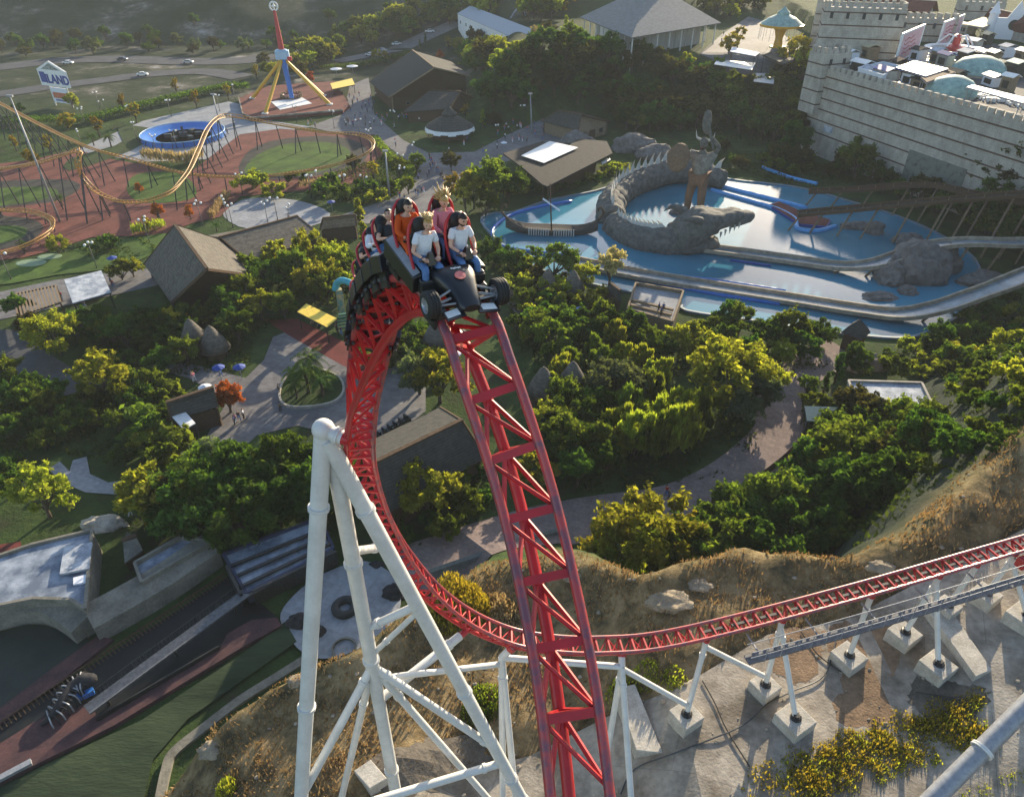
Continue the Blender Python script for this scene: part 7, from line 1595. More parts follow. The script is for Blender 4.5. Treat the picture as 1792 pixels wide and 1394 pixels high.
TREES = [  # survey u, v of the foot, height, kind
    (108, 622, 6.5, 'lime'), (188, 702, 8, 'lime'), (88, 905, 7.5, 'lime'), (272, 905, 7, 'lime'), (300, 910, 5, 'gold'), (404, 722, 5.2, 'orange'), (750, 900, 9, 'lime'), (770, 705, 9, 'lime'), (735, 690, 7, 'grey'),
    (310, 590, 5, 'yellow'), (330, 585, 4, 'yellow'), (225, 610, 6, 'dark'), (265, 600, 6, 'dark'), (200, 600, 5, 'mid'), (330, 640, 5, 'mid'), (290, 650, 4.5, 'dark'), (40, 560, 4.5, 'dark'), (60, 590, 4, 'rust'),
    (490, 470, 6.5, 'lime'), (545, 470, 7, 'lime'), (585, 480, 6, 'lime'), (520, 500, 6.5, 'mid'), (560, 520, 6, 'lime'), (470, 510, 6.5, 'dark'), (430, 540, 6.5, 'mid'), (460, 560, 5.5, 'lime'), (500, 560, 5, 'mid'), (400, 560, 6, 'dark'), (420, 600, 6, 'dark'), (380, 570, 5, 'mid'), (600, 520, 5, 'dark'),
    (632, 405, 7.5, 'cone'), (640, 440, 6.5, 'cone'), (690, 450, 4, 'mid'),
    (400, 900, 9, 'dark'), (450, 870, 7, 'dark'), (500, 855, 6.5, 'mid'), (360, 920, 8, 'dark'), (430, 940, 7, 'dark'), (540, 865, 6.5, 'dark'), (480, 910, 7, 'dark'), (380, 860, 7, 'grey'), (560, 900, 6, 'dark'), (330, 900, 6, 'rust'), (315, 885, 4, 'lime'),
    (265, 790, 3.4, 'lime'), (300, 800, 2.8, 'limeshrub'), (20, 870, 5, 'dark'), (230, 690, 4.5, 'mid'), (250, 720, 4.0, 'dark'), (140, 740, 4, 'dark'), (60, 700, 4.5, 'dark'), (20, 680, 5, 'mid'), (275, 690, 4, 'mid'), (120, 760, 3, 'shrub'),
    (680, 640, 4.5, 'mid'), (705, 630, 4, 'dark'), (660, 620, 4, 'dark'), (720, 600, 4.5, 'dark'), (740, 640, 3, 'limeshrub'),
    (970, 620, 6.5, 'mid'), (1010, 600, 6, 'dark'), (1050, 590, 6.5, 'mid'), (1075, 610, 6, 'dark'), (1100, 600, 6, 'dark'), (1130, 620, 5.5, 'mid'), (1190, 625, 7, 'lime'), (1160, 640, 5, 'dark'), (940, 600, 5, 'mid'), (1230, 640, 5, 'mid'), (1260, 620, 5, 'dark'),
    (1270, 715, 9.5, 'lime'), (1320, 705, 9, 'lime'), (1295, 735, 7.5, 'grey'), (1075, 705, 7, 'grey'), (1130, 690, 6.5, 'cone'), (1100, 740, 6, 'bamboo'), (1040, 735, 5, 'dark'),
    (1110, 800, 6.5, 'bamboo'), (1140, 805, 7, 'bamboo'), (1170, 800, 7, 'bamboo'), (1200, 790, 7, 'bamboo'), (1215, 760, 6.5, 'bamboo'), (1090, 775, 6, 'bamboo'), (1180, 745, 6, 'bamboo'), (1150, 760, 6, 'bamboo'), (1060, 800, 6, 'mid'), (1020, 790, 6, 'dark'), (990, 800, 6, 'mid'), (960, 760, 5, 'lime'), (940, 850, 5.5, 'lime'), (1010, 850, 5, 'dark'), (1055, 835, 5, 'dark'), (965, 700, 4.5, 'bamboo'), (1000, 660, 4.5, 'bamboo'), (1045, 660, 5, 'bamboo'), (1085, 650, 5, 'bamboo'), (1120, 655, 5, 'bamboo'), (1155, 680, 5, 'bamboo'), (985, 720, 5, 'mid'),
    (1060, 990, 6, 'gold'), (1120, 985, 8.5, 'lime'), (1150, 1000, 7, 'mid'), (1090, 1010, 6.5, 'lime'), (1180, 985, 6, 'gold'), (1210, 1000, 7, 'dark'), (1250, 990, 8, 'mid'), (1300, 985, 8, 'dark'), (1350, 985, 8, 'dark'), (1240, 940, 7, 'mid'), (1290, 930, 7, 'mid'), (1340, 920, 8, 'mid'), (1390, 920, 8, 'dark'), (1430, 970, 7, 'dark'), (1400, 860, 7, 'dark'), (1450, 850, 8, 'mid'), (1500, 860, 8, 'mid'), (1440, 900, 7, 'dark'), (1480, 930, 7, 'dark'), (1530, 880, 6, 'dark'), (1500, 800, 6, 'dark'), (1550, 820, 5, 'rust'),
    (1490, 765, 5.5, 'mid'), (1530, 765, 5.5, 'lime'), (1570, 760, 5, 'mid'), (1605, 765, 5, 'mid'), (1450, 770, 4.5, 'dark'), (1460, 670, 5.5, 'fir'), (1440, 690, 4, 'fir'), (1490, 655, 5, 'dark'), (1410, 690, 3, 'mid'),
    (1340, 620, 6, 'dark'), (1370, 610, 6, 'mid'), (1290, 590, 6, 'mid'), (1270, 580, 5.5, 'dark'), (1400, 630, 5, 'dark'), (1430, 600, 4.5, 'dark'), (1310, 640, 5, 'dark'), (1240, 600, 5, 'mid'), (1360, 640, 4, 'lime'), (1765, 620, 3.2, 'limeshrub'), (1790, 680, 3, 'limeshrub'), (1700, 600, 3, 'shrub'), (1660, 640, 3, 'shrub'), (1720, 560, 4, 'dark'), (1760, 540, 4, 'dark'), (1640, 600, 4, 'dark'), (1680, 570, 4, 'mid'),
    (970, 485, 7.5, 'mid'), (1065, 505, 7, 'pale'), (915, 475, 5, 'mid'), (890, 470, 4.5, 'dark'), (1025, 500, 4, 'lime'), (860, 455, 5, 'dark'), (935, 500, 4, 'rust'),
    (830, 365, 9, 'lime'), (860, 360, 10, 'mid'), (890, 355, 9, 'dark'), (800, 350, 6.5, 'gold'), (815, 375, 6, 'yellow'), (850, 380, 6, 'mid'), (790, 300, 5, 'rust'), (845, 225, 6, 'cone'), (815, 210, 5, 'yellow'), (865, 225, 5.5, 'rust'),
    (1495, 300, 10, 'mid'), (1700, 330, 9, 'rust'), (1740, 330, 10, 'dark'), (1775, 330, 11, 'rust'), (1385, 275, 9, 'dark'), (1365, 290, 7, 'rust'), (1400, 300, 6, 'rust'), (1790, 300, 10, 'dark'),
    (260, 405, 3.5, 'yellow'), (278, 385, 4.2, 'orange'), (245, 340, 3.0, 'orange'), (335, 385, 3.5, 'orange'), (460, 330, 4.5, 'lime'), (440, 330, 4.5, 'limeshrub'), (655, 320, 5, 'yellow'), (700, 310, 5, 'mid'), (730, 300, 4.5, 'mid'), (715, 340, 4, 'mid'), (680, 340, 4, 'dark'), (640, 340, 3.4, 'shrub'), (600, 350, 3.2, 'shrub'), (560, 345, 3, 'shrub'), (620, 300, 4, 'rust'), (660, 355, 3, 'limeshrub'), (580, 330, 3, 'shrub'), (520, 320, 3, 'shrub'), (480, 345, 3, 'limeshrub'),
    (175, 240, 5.5, 'yellow'), (240, 215, 6, 'yellow'), (345, 190, 6, 'yellow'), (310, 165, 5, 'yellow'), (400, 175, 5, 'yellow'), (120, 228, 5, 'gold'), (218, 195, 5, 'yellow'), (90, 270, 5, 'yellow'), (60, 290, 4, 'gold'), (30, 265, 4.5, 'yellow'), (450, 140, 5, 'yellow'), (545, 150, 5, 'orange'), (128, 190, 5.5, 'lime'),
    (35, 200, 4, 'dark'), (165, 255, 4.5, 'palm'), (195, 258, 4.5, 'palm'), (110, 360, 3.2, 'palm'), (112, 440, 4, 'palm'), (105, 445, 3.4, 'lime'), (185, 440, 3, 'shrub'), (45, 440, 3, 'palm'), (540, 690, 6, 'palm'), (520, 700, 4.5, 'palm'), (565, 695, 5, 'palm'), (548, 668, 6, 'palm'), (575, 680, 4, 'palm'), (515, 678, 4, 'palm'), (215, 490, 4.5, 'mid'), (235, 485, 4, 'lime'), (380, 405, 2.6, 'palm'),
    (505, 105, 7, 'lime'), (535, 105, 8, 'lime'), (560, 110, 8, 'mid'), (590, 95, 8, 'mid'), (470, 130, 5, 'mid'), (520, 118, 5, 'lime'), (675, 110, 5, 'yellow'), (660, 105, 4.5, 'gold'), (770, 110, 5, 'orange'), (785, 90, 6, 'yellow'), (825, 90, 5.5, 'yellow'), (745, 78, 5, 'fir'), (735, 85, 4, 'fir'), (840, 62, 5, 'dark'), (878, 130, 9, 'lime'), (905, 115, 8, 'lime'), (870, 100, 7, 'lime'), (940, 80, 6, 'pale'), (990, 60, 7, 'cone'), (960, 66, 6, 'rust'), (1290, 85, 7, 'yellow'), (1275, 95, 6, 'gold'), (1380, 130, 12, 'gold'), (1400, 150, 10, 'lime'), (1370, 150, 8, 'rust'), (1310, 165, 6, 'lime'), (1255, 140, 6, 'mid'), (1200, 125, 6, 'lime'), (1160, 120, 5, 'mid'),
]
def ground_of(u, v): q = P(u, v, .5); return Vector((q.x, q.y, H(q.x, q.y)))
for u, v, h, k in TREES: plant(k, ground_of(u, v) if v > 880 and u > 1030 else G(u, v), h)
def fill(poly, n, kinds, hr, label, grp, mind=2.0, tries=40):
    pl = [tuple(G(u, v)[:2]) for u, v in poly]; x0, x1 = min(p[0] for p in pl), max(p[0] for p in pl); y0, y1 = min(p[1] for p in pl), max(p[1] for p in pl); put = []; t = 0
    while len(put) < n and t < n * tries:
        t += 1; x, y = RNG.uniform(x0, x1), RNG.uniform(y0, y1)
        if poly_sd(np.array([x]), np.array([y]), pl)[0] < 0: continue
        if any((x - a) ** 2 + (y - b) ** 2 < mind * mind for a, b in put): continue
        put.append((x, y)); k = kinds[int(RNG.integers(0, len(kinds)))]
        plant(k, Vector((x, y, H(x, y))), RNG.uniform(*hr), f'{DESC[k]} {label}', f'{GROUP[k]} {grp}')
fill([(840, 200), (870, 140), (1000, 95), (1090, 112), (1250, 150), (1300, 165), (1395, 175), (1390, 262), (1300, 236), (1230, 225), (1100, 235), (1075, 200), (1000, 186), (940, 195)], 105, ['rust', 'rust', 'dark', 'mid', 'dark'], (6.5, 10), 'on the dense wooded slope below the pavilion', 'on the wooded slope', 3.0)
fill([(640, 50), (720, 10), (800, 0), (870, 5), (860, 34), (800, 40), (760, 55), (700, 72), (600, 92), (570, 80)], 40, ['lime', 'mid', 'lime', 'dark'], (6, 9), 'on the hillside beyond the street', 'on the hillside beyond the street', 4)
fill([(790, 70), (860, 80), (905, 120), (860, 185), (835, 150), (830, 110)], 16, ['lime', 'mid', 'rust', 'dark'], (6, 10), 'on the rise behind the longhouse', 'behind the longhouse', 3)
fill([(430, 120), (560, 90), (600, 100), (560, 130), (470, 150)], 14, ['lime', 'mid', 'rust'], (5, 8), 'between the motorway and the swing terrace', 'behind the swing terrace', 4)
fill([(1480, 780), (1600, 780), (1700, 740), (1792, 720), (1750, 780), (1600, 850), (1500, 900)], 30, ['shrub', 'dark', 'shrub'], (1.0, 2.6), 'on the grey bank below the service building', 'on the grey bank', 2)
fill([(860, -5), (1020, -5), (1000, 30), (920, 40), (905, 25)], 20, ['lime', 'gold', 'dark', 'mid'], (6, 10), 'behind the office block', 'behind the office block', 4)
fill([(1170, -5), (1330, -5), (1340, 30), (1290, 40), (1250, 30)], 26, ['gold', 'lime', 'yellow', 'rust'], (6, 9), 'behind the pavilion', 'behind the pavilion', 4)
fill([(200, 60), (420, 30), (600, 40), (560, 80), (430, 96), (100, 100), (0, 108), (0, 80)], 34, ['dark', 'dark', 'rust', 'grey'], (4, 7), 'on the hazy slope above the motorway', 'above the motorway', 5)
fill([(930, 640), (1090, 620), (1230, 650), (1235, 800), (1130, 830), (950, 830), (935, 760)], 18, ['bamboo', 'mid', 'dark', 'bamboo', 'lime'], (3.5, 6.2), 'in the thicket right of the steep drop', 'in the thicket right of the drop', 2.2)
fill([(1400, 690), (1480, 740), (1640, 770), (1570, 850), (1520, 920), (1300, 940), (1220, 940), (1330, 890), (1430, 820)], 14, ['dark', 'mid', 'dark', 'rust'], (3.5, 7), 'in the dark thicket below the service building', 'below the service building', 2.4)
fill([(1480, 650), (1640, 590), (1792, 550), (1792, 740), (1670, 745), (1640, 660)], 40, ['shrub', 'dark', 'shrub', 'mid', 'limeshrub'], (1.2, 3.0), 'on the open green slope at the right', 'on the right slope', 2.5)
fill([(0, 690), (150, 705), (290, 680), (310, 760), (320, 840), (240, 830), (90, 790), (0, 860)], 26, ['shrub', 'dark', 'mid', 'shrub'], (1.4, 4.2), 'in the dark garden below the service road', 'in the dark garden', 2.4)
fill([(70, 590), (220, 560), (320, 560), (420, 570), (420, 610), (300, 640), (150, 650)], 20, ['dark', 'mid', 'shrub', 'dark'], (2.2, 5), 'in the garden below the thatched barn', 'below the thatched barn', 2.2)
fill([(440, 480), (600, 440), (620, 520), (520, 550), (440, 560), (350, 560), (400, 510)], 14, ['mid', 'lime', 'dark'], (3, 5.5), 'in the grove beside the thatched barn', 'beside the thatched barn', 2.4)
fill([(300, 900), (380, 860), (520, 830), (600, 850), (600, 900), (480, 930), (380, 960)], 14, ['dark', 'dark', 'mid'], (5, 8), 'in the dark grove left of the tall tower', 'left of the tall tower', 2.6)
fill([(640, 600), (760, 580), (800, 640), (740, 640), (660, 650)], 10, ['dark', 'shrub', 'mid'], (2, 4), 'between the two red tracks', 'between the red tracks', 2)
fill([(840, 450), (920, 460), (1000, 500), (1090, 560), (980, 600), (900, 600), (880, 500)], 26, ['shrub', 'rust', 'dark', 'limeshrub'], (1.5, 3.6), 'on the bank left of the viewing terrace', 'on the pond bank', 2)
fill([(840, 340), (1000, 335), (1090, 300), (1100, 280), (1000, 330), (900, 345)], 14, ['shrub', 'limeshrub'], (1.2, 2.4), 'on the bank behind the longship', 'behind the longship', 1.6)
fill([(1250, 260), (1390, 275), (1500, 310), (1490, 330), (1340, 300), (1270, 300)], 16, ['shrub', 'rust', 'shrub'], (1.5, 3.5), 'below the castle wall behind the pond', 'below the castle wall', 2)
fill([(640, 830), (850, 810), (880, 880), (780, 940), (700, 960), (670, 900)], 14, ['shrub', 'dark', 'shrub'], (1.5, 3), 'around the dark barn', 'around the dark barn', 2)
for k in range(22):                              # planting along the foot of the castle wall
    t = 20 + k * 3.4 + RNG.uniform(-1, 1); q = wall_a + wall_d * t + wall_out * RNG.uniform(3, 7); kd = ['rust', 'dark', 'mid', 'dark'][k % 4]
    plant(kd, Vector((q.x, q.y, H(q.x, q.y))), RNG.uniform(4.5, 8) + (4.5 if t > 62 else 0), f'{DESC[kd]} at the foot of the castle wall behind the timber flumes', f'{GROUP[kd]} below the castle wall')
for k, l_ in PR.items():
    for p in l_: p.done()
# hilltop bushes
def tuft(name, label, cells, m, ls, n, cat='bush', kind=None, hgt=1.2, up=0.0, stretch=2.2, droop=.8):
    """leaf mass spread over ground points"""
    c = []
    for (g, r_, hh) in cells:
        k = max(int(n * r_ * r_), 12); a = RNG.uniform(0, 6.28, k); q = r_ * RNG.uniform(0, 1, k) ** .5; z = RNG.uniform(0, 1, k) * hh * np.sqrt(np.clip(1 - (q / r_) ** 2, 0, 1)); x = g.x + q * np.cos(a); y = g.y + q * np.sin(a); c.append(np.stack([x, y, Hf(x, y) + z], 1))
    c = np.concatenate(c); v, l4 = quads(c, ls, RNG.uniform(0, 1, len(c)), up, stretch, droop); o0 = cells[0][0]
    o = bpy.data.objects.new(name, leafmesh(name, v - np.array([o0.x, o0.y, o0.z]), l4, m)); COL.objects.link(o); o.location = o0
    tag(o, label, cat, None, kind); return o
def cell(u, v, r_, hh): return (G(u, v), r_, hh)
tuft('golden_bush', 'tall golden yellow bush on the bank between the rising track and the drop', [cell(800, 1060, 1.9, 2.6), cell(825, 1065, 1.6, 2.3), cell(780, 1085, 1.3, 2.0)], LM['yellow'], .22, 520)
tuft('dry_bush', 'dry tan bush right of the golden bush on the bank', [cell(872, 1062, 1.1, 1.2), cell(890, 1075, .9, .9)], LM['straw'], .22, 300)
tuft('green_bush', 'small yellow green bush at the lower left bank', [cell(396, 1385, .8, 1.2)], LM['lime'], .16, 700)
tuft('dry_bush', 'low rusty brown bush between the tower legs', [cell(583, 1345, .8, .5), cell(592, 1330, .6, .4)], LM['straw'], .15, 200)
tuft('green_bush', 'dark green bush under the support tie right of the tower', [cell(850, 1230, 1.5, 1.0), cell(835, 1250, 1.2, .8)], LM['mid'], .18, 380)
tuft('green_bush', 'yellow green bushes on the concrete edge right of the drop', [cell(1090, 1215, 1.2, .7), cell(1130, 1185, 1.0, .6), cell(1180, 1190, .9, .5)], LM['lime'], .16, 330)
cs = [cell(u, v, RNG.uniform(.5, 1.0), RNG.uniform(.25, .6)) for u, v in [(1345, 1345), (1310, 1385), (1350, 1390), (1380, 1388), (1420, 1375), (1440, 1392), (1330, 1362), (1360, 1370), (1400, 1330), (1420, 1340)] + [(1385 + 3.0 * i + RNG.uniform(-6, 6), 1385 - .95 * i + RNG.uniform(-62, 22)) for i in range(115)]]
tuft('yellow_scrub', 'patchy golden green scrub growing across the concrete', cs, LM['gold'] if 'gold' in LM else LM['yellow'], .15, 260, 'scrub', 'stuff')
cs = [cell(1370 + 4 * i + RNG.uniform(-9, 9), 1385 - 1.15 * i + RNG.uniform(-55, 34), RNG.uniform(.3, .6), RNG.uniform(.3, .6)) for i in range(90)]
tuft('green_scrub', 'small green clumps in the golden scrub on the concrete', cs, LM['lime'], .14, 330, 'scrub', 'stuff')
cs = [cell(u, v, .5, .4) for u, v in [(1690, 1394), (1720, 1385), (1760, 1370), (1780, 1360)]]
tuft('green_scrub', 'scrub at the foot of the grey column', cs, LM['lime'], .14, 330, 'scrub', 'stuff')
# dry grass of the bank
n = 110000; x = RNG.uniform(-28, 60, n); y = RNG.uniform(16, 62, n); ycx = np.interp(x, HX, HY); keep = (y < ycx + 2.2) & (poly_sd(x, y, PADP) < -.2) & (x > -27); nzv = wob(x, y, 1.3, 2.1, 1.7); keep &= (nzv + RNG.uniform(-.8, .8, n) > -.05)
x, y = x[keep], y[keep]; c = np.stack([x, y, Hf(x, y) + .10], 1); v, l4 = quads(c, .2, np.clip(RNG.uniform(0, 1, len(x)) * .6 + .4 * (nzv[keep] * .5 + .5), 0, 1), 0, 2.4, .7)
o = bpy.data.objects.new('dry_grass', leafmesh('dry_grass', v, l4, leafmat('dry_grass', (.12, .085, .04), (.42, .30, .14), .25, (1.2, 1.1, .8)))); COL.objects.link(o); tag(o, 'dry golden grass over the rocky bank', 'grass', None, 'stuff')
# loose stones on the bank and the apron
n = 900; x = RNG.uniform(-24, 52, n); y = RNG.uniform(18, 56, n); k = (y < np.interp(x, HX, HY) + 1.5); x, y = x[k], y[k]; mb = MB(); rr = random.Random(3)
for a_, b_, z_ in zip(x, y, Hf(x, y)): s_ = .05 + .16 * rr.random() ** 3; mb.ball((a_, b_, z_ + s_ * .3 + (.2 if poly_sd(np.array([a_]), np.array([b_]), PADP)[0] > 0 else 0)), s_, 6, 4, (1, rr.uniform(.6, 1), .6), jit=.5, seed=rr.random())
o = mb.build('rubble', mat('pale_stone', (.36, .32, .26), .95, (.2, .17, .13), 3)); tag(o, 'small loose stones scattered over the dry bank and concrete', 'stones', None, 'stuff')
# undergrowth of the planted ground
UG = [[(70, 560), (220, 540), (330, 540), (440, 480), (600, 440), (620, 520), (520, 550), (450, 590), (440, 650), (300, 660), (150, 655)], [(0, 690), (150, 705), (290, 680), (310, 760), (320, 840), (240, 830), (90, 790), (0, 900)], [(280, 900), (380, 830), (520, 765), (600, 780), (610, 900), (480, 935), (380, 970), (180, 920)], [(920, 560), (1080, 580), (1240, 600), (1330, 610), (1480, 640), (1370, 660), (1330, 720), (1330, 790), (1260, 840), (1120, 860), (940, 870), (930, 640)], [(1400, 690), (1490, 740), (1640, 770), (1580, 860), (1530, 930), (1440, 950), (1200, 950), (1060, 970), (1040, 940), (1200, 905), (1300, 870), (1395, 800)], [(1490, 640), (1640, 590), (1792, 550), (1850, 700), (1680, 745), (1640, 660)], [(840, 450), (920, 460), (1000, 500), (1090, 560), (980, 620), (900, 620), (880, 500)], [(530, 320), (680, 270), (740, 290), (700, 345), (580, 360)], [(840, 210), (870, 140), (1000, 95), (1250, 150), (1395, 175), (1390, 275), (1230, 240), (1075, 215), (940, 200)], [(640, 830), (850, 800), (890, 880), (780, 950), (700, 970)], [(1490, 900), (1600, 820), (1700, 755), (1792, 720), (1800, 775), (1690, 825), (1600, 880), (1500, 960)], [(60, 430), (250, 415), (290, 440), (200, 460)], [(1230, 262), (1390, 275), (1520, 320), (1400, 330), (1270, 305)]]
cs_, ls_ = [], []
for pl in UG:
    w = [tuple(G(u, v)[:2]) for u, v in pl]; x0, x1 = min(p[0] for p in w), max(p[0] for p in w); y0, y1 = min(p[1] for p in w), max(p[1] for p in w); n = int(min((x1 - x0) * (y1 - y0) * 9, 26000)); x = RNG.uniform(x0, x1, n); y = RNG.uniform(y0, y1, n); k = poly_sd(x, y, w) > .3
    nv = wob(x, y, 2.3, 3.1, 2.7); k &= (nv + RNG.uniform(-.6, .6, n)) > -.25; x, y, nv = x[k], y[k], nv[k]
    cs_.append(np.stack([x, y, Hf(x, y) + .1 + RNG.uniform(0, 1, len(x)) * (.35 + .5 * np.clip(nv, 0, 1))], 1)); ls_.append(np.clip(.5 + .4 * nv * RNG.uniform(-.2, 1, len(x)), 0, 1) * RNG.uniform(.3, 1, len(x)))
v, l4 = quads(np.concatenate(cs_), .36, np.concatenate(ls_), .3, 1.6); o = bpy.data.objects.new('undergrowth', leafmesh('undergrowth', v, l4, leafmat('leaf_cover', (.02, .032, .01), (.07, .085, .026)))); COL.objects.link(o); tag(o, 'low dark green ground cover between the trees', 'ground cover', None, 'stuff')
# clipped hedges, reeds
def hedge(label, pts, wd, h, m, name='hedge', n=260, ls=.3, cat='hedge'):
    c = curve([G(u, v) for u, v in pts], 8); P_ = []
    for a, b in zip(c[:-1], c[1:]):
        L = (b - a).length; k = int(n * L * wd * .4); t = RNG.uniform(0, 1, k); s_ = np.array([-(b - a).y, (b - a).x]) / max(L, 1e-6); q = RNG.uniform(-.5, .5, k) * wd
        x = a.x + (b - a).x * t + s_[0] * q; y = a.y + (b - a).y * t + s_[1] * q; P_.append(np.stack([x, y, Hf(x, y) + h * RNG.uniform(.1, 1, k) ** .5], 1))
    P_ = np.concatenate(P_); v, l4 = quads(P_, ls, RNG.uniform(0, 1, len(P_)), .2, 1.4 if cat == 'hedge' else 3, None if cat == 'hedge' else 1.4); o = bpy.data.objects.new(name, leafmesh(name, v - np.array(c[0]), l4, m)); COL.objects.link(o); o.location = c[0]; tag(o, label, cat)
hedge('long dark hedge between the slip road and the paved terrace', [(-20, 222), (90, 218), (160, 215), (260, 190), (400, 158), (430, 160)], 5, 2.4, LM['dark'], n=40, ls=.5)
hedge('dark hedge behind the swing terrace', [(560, 125), (640, 118), (720, 98)], 4, 2.2, LM['dark'], n=40, ls=.5)
hedge('pale pampas grass row below the blue ring ride', [(252, 280), (290, 284), (330, 288), (352, 276)], 2.6, 2.6, LM['straw'], 'pampas_grass', 60, .5, 'reeds')
hedge('pale reed strip along the red paving above the barn wing', [(370, 385), (385, 365), (400, 345)], 1.6, 1.6, LM['straw'], 'pampas_grass', 60, .4, 'reeds')
hedge('pale grass strip along the lower edge of the oval bed', [(525, 330), (570, 322), (610, 312)], 1.6, 1.5, LM['straw'], 'pampas_grass', 60, .4, 'reeds')
hedge('lime green reed strip left of the barn ridge', [(232, 412), (262, 405), (290, 398)], 2.2, 1.8, LM['lime'], 'reed_bed', 60, .45, 'reeds')
hedge('low hedge along the plaza edge by the oval bed', [(655, 245), (690, 285), (720, 300), (690, 335), (620, 360)], 2.4, 1.4, LM['mid'], n=60, ls=.4)
# ================================================================ lamps, people, cars
M['globe'] = mat('white_globe', (.8, .8, .78), .4)
def lamp_proto(h, k):
    r = thing('street_lamp', 'lamp', 'lamp post'); MB().path([(0, 0, 0), (0, 0, .5), (0, 0, h)], [.14, .08, .05], 8).build('pole', M['darkpost'], None, smooth=True).parent = r
    for i in range(k):
        a = i * 2 * math.pi / k; e = (.75 * math.cos(a), .75 * math.sin(a), h - .2 + .25 * (i == 0)); m_ = MB(); m_.path([(0, 0, h - .5), (e[0] * .7, e[1] * .7, h - .6), (e[0], e[1], e[2] - .2)], .035, 6); m_.build('arm', M['darkpost'], None).parent = r
        MB().ball(e, .26, 12, 8).build('globe', M['globe'], None, smooth=True).parent = r
    return Once(r)
LP = [lamp_proto(5.2, 3), lamp_proto(5.0, 2)]
for i, (u, v) in enumerate([(170, 470), (20, 490), (262, 425), (398, 385), (408, 398), (486, 385), (545, 345), (558, 335), (605, 345), (630, 240), (648, 260), (725, 285), (705, 330), (703, 305), (585, 225), (520, 215), (300, 205), (240, 245), (232, 215), (185, 205), (150, 220), (145, 260), (275, 270), (310, 260), (385, 195), (412, 175), (175, 190), (425, 340), (470, 395), (510, 400), (355, 395), (640, 345), (690, 225), (870, 250), (915, 215)]):
    g = G(u, v); o = LP[i % 2].put((g.x, g.y, g.z), i * .7); PEND.append((o, ['park lamp post with three white globes', 'park lamp post with two white globes'][i % 2], g, 'park lamp posts'))
for (u, v, ut, vt, lab) in [(105, 388, 17, 168, 'very tall grey floodlight mast leaning across the left of the park'), (682, 347, 674, 264, 'tall pale flag mast beside the plaza hedge'), (931, 236, 928, 164, 'tall pale mast left of the timber hut'), (388, 232, 372, 165, 'slim mast behind the yellow coaster crest')]:
    b_ = P(u, v); t_ = PY(ut, vt, b_.y); m_ = thing('light_mast', lab, 'mast', b_); MB().path([b_, b_.lerp(t_, .5), t_], [.26, .2, .12], 10).build('pole', M['steel'], m_, smooth=True)
    MB().box(t_, (1.2, .4, .35)).build('lamp_head', M['steel'], m_)
# pedestrians
def stand(step):
    return dict(pelvis=(0, 0, .94), spine=(0, .01, 1.1), chest=(0, 0, 1.28), neck=(0, .0, 1.43), neck2=(0, .02, 1.50), shL=(-.17, 0, 1.37), shR=(.17, 0, 1.37), elL=(-.24, -.10 * step, 1.10), elR=(.24, .10 * step, 1.10), wrL=(-.23, .10 * (1 - step), .86), wrR=(.23, .22 * step, .90), hipL=(-.09, 0, .92), hipR=(.09, 0, .92), knL=(-.10, .22 * step, .50), knR=(.10, -.06 * step, .50), anL=(-.10, .20 * step, .09), anR=(.10, -.34 * step, .12), toL=(-.10, .20 * step + .15, .03), toR=(.10, -.34 * step + .14, .04))
KIN = []
for i, (sh_, tr_, hr_, st_, nm) in enumerate([('black_matt', 'jeans', 'hairdark', .9, 'walking person in dark top and jeans'), ('tee', 'black_matt', 'hairbrown', .1, 'standing person in white top and dark trousers'), ('red', 'jeans', 'hairdark', .8, 'walking person in red top and jeans'), ('deepblue', 'black_matt', 'hairdark', .1, 'standing person in blue top and dark trousers'), ('pink', 'tee', 'hairblond', .7, 'walking person in pink top and pale trousers'), ('woodpale', 'gunmetal', 'hairdark', .2, 'standing person in tan top and grey trousers')]):
    r = thing('person', nm, 'person'); figure(r, stand(st_), M['skin'], M[sh_], M[tr_], M[hr_], None, sub=1, face=False, hands=False, hairstyle='short', shoe=M['black_matt'], seed=i); KIN.append((Once(r), nm))
rr = random.Random(21)
SP_ = [(612, 172), (620, 176), (618, 182), (608, 180), (636, 184), (640, 188), (645, 182), (604, 218), (608, 214), (613, 220), (618, 222), (606, 222), (655, 216), (672, 214), (668, 220), (676, 218), (690, 224), (700, 210), (712, 208), (704, 206), (718, 214), (692, 252), (693, 258), (730, 210), (734, 215), (752, 292), (754, 298), (751, 306), (748, 312), (732, 316), (733, 310), (728, 342), (732, 344), (738, 338), (742, 340), (700, 348), (708, 352), (697, 344), (826, 236), (812, 256), (818, 250), (886, 225), (890, 230), (905, 228), (912, 226), (908, 248), (914, 250), (898, 218), (870, 262), (845, 268), (540, 220), (545, 218), (552, 224), (786, 268), (792, 278), (640, 222), (648, 228),
       (340, 670), (342, 668), (388, 660), (420, 738), (428, 735), (414, 742), (384, 742), (376, 736), (412, 745), (40, 598), (44, 601), (590, 582), (548, 576), (552, 574), (560, 580), (598, 588), (490, 690), (492, 722), (1152, 545), (1160, 546), (1156, 552), (1165, 870), (1170, 874), (508, 392), (506, 388), (196, 500), (200, 505), (110, 526), (150, 540), (230, 905), *[(600 + 13 * (k % 9) + (k * 7) % 11, 168 + 12 * (k // 9) + (k * 5) % 9) for k in range(40) if not (k % 9 > 4 and k // 9 < 3)], *[(752 + (k * 11) % 40, 278 + (k * 17) % 60) for k in range(16)], *[(870 + (k * 13) % 90, 222 + (k * 7) % 34) for k in range(14)], (1295, 118), (1300, 122), (1288, 116), (1340, 108), (1268, 70), (1266, 62), (1262, 76)]
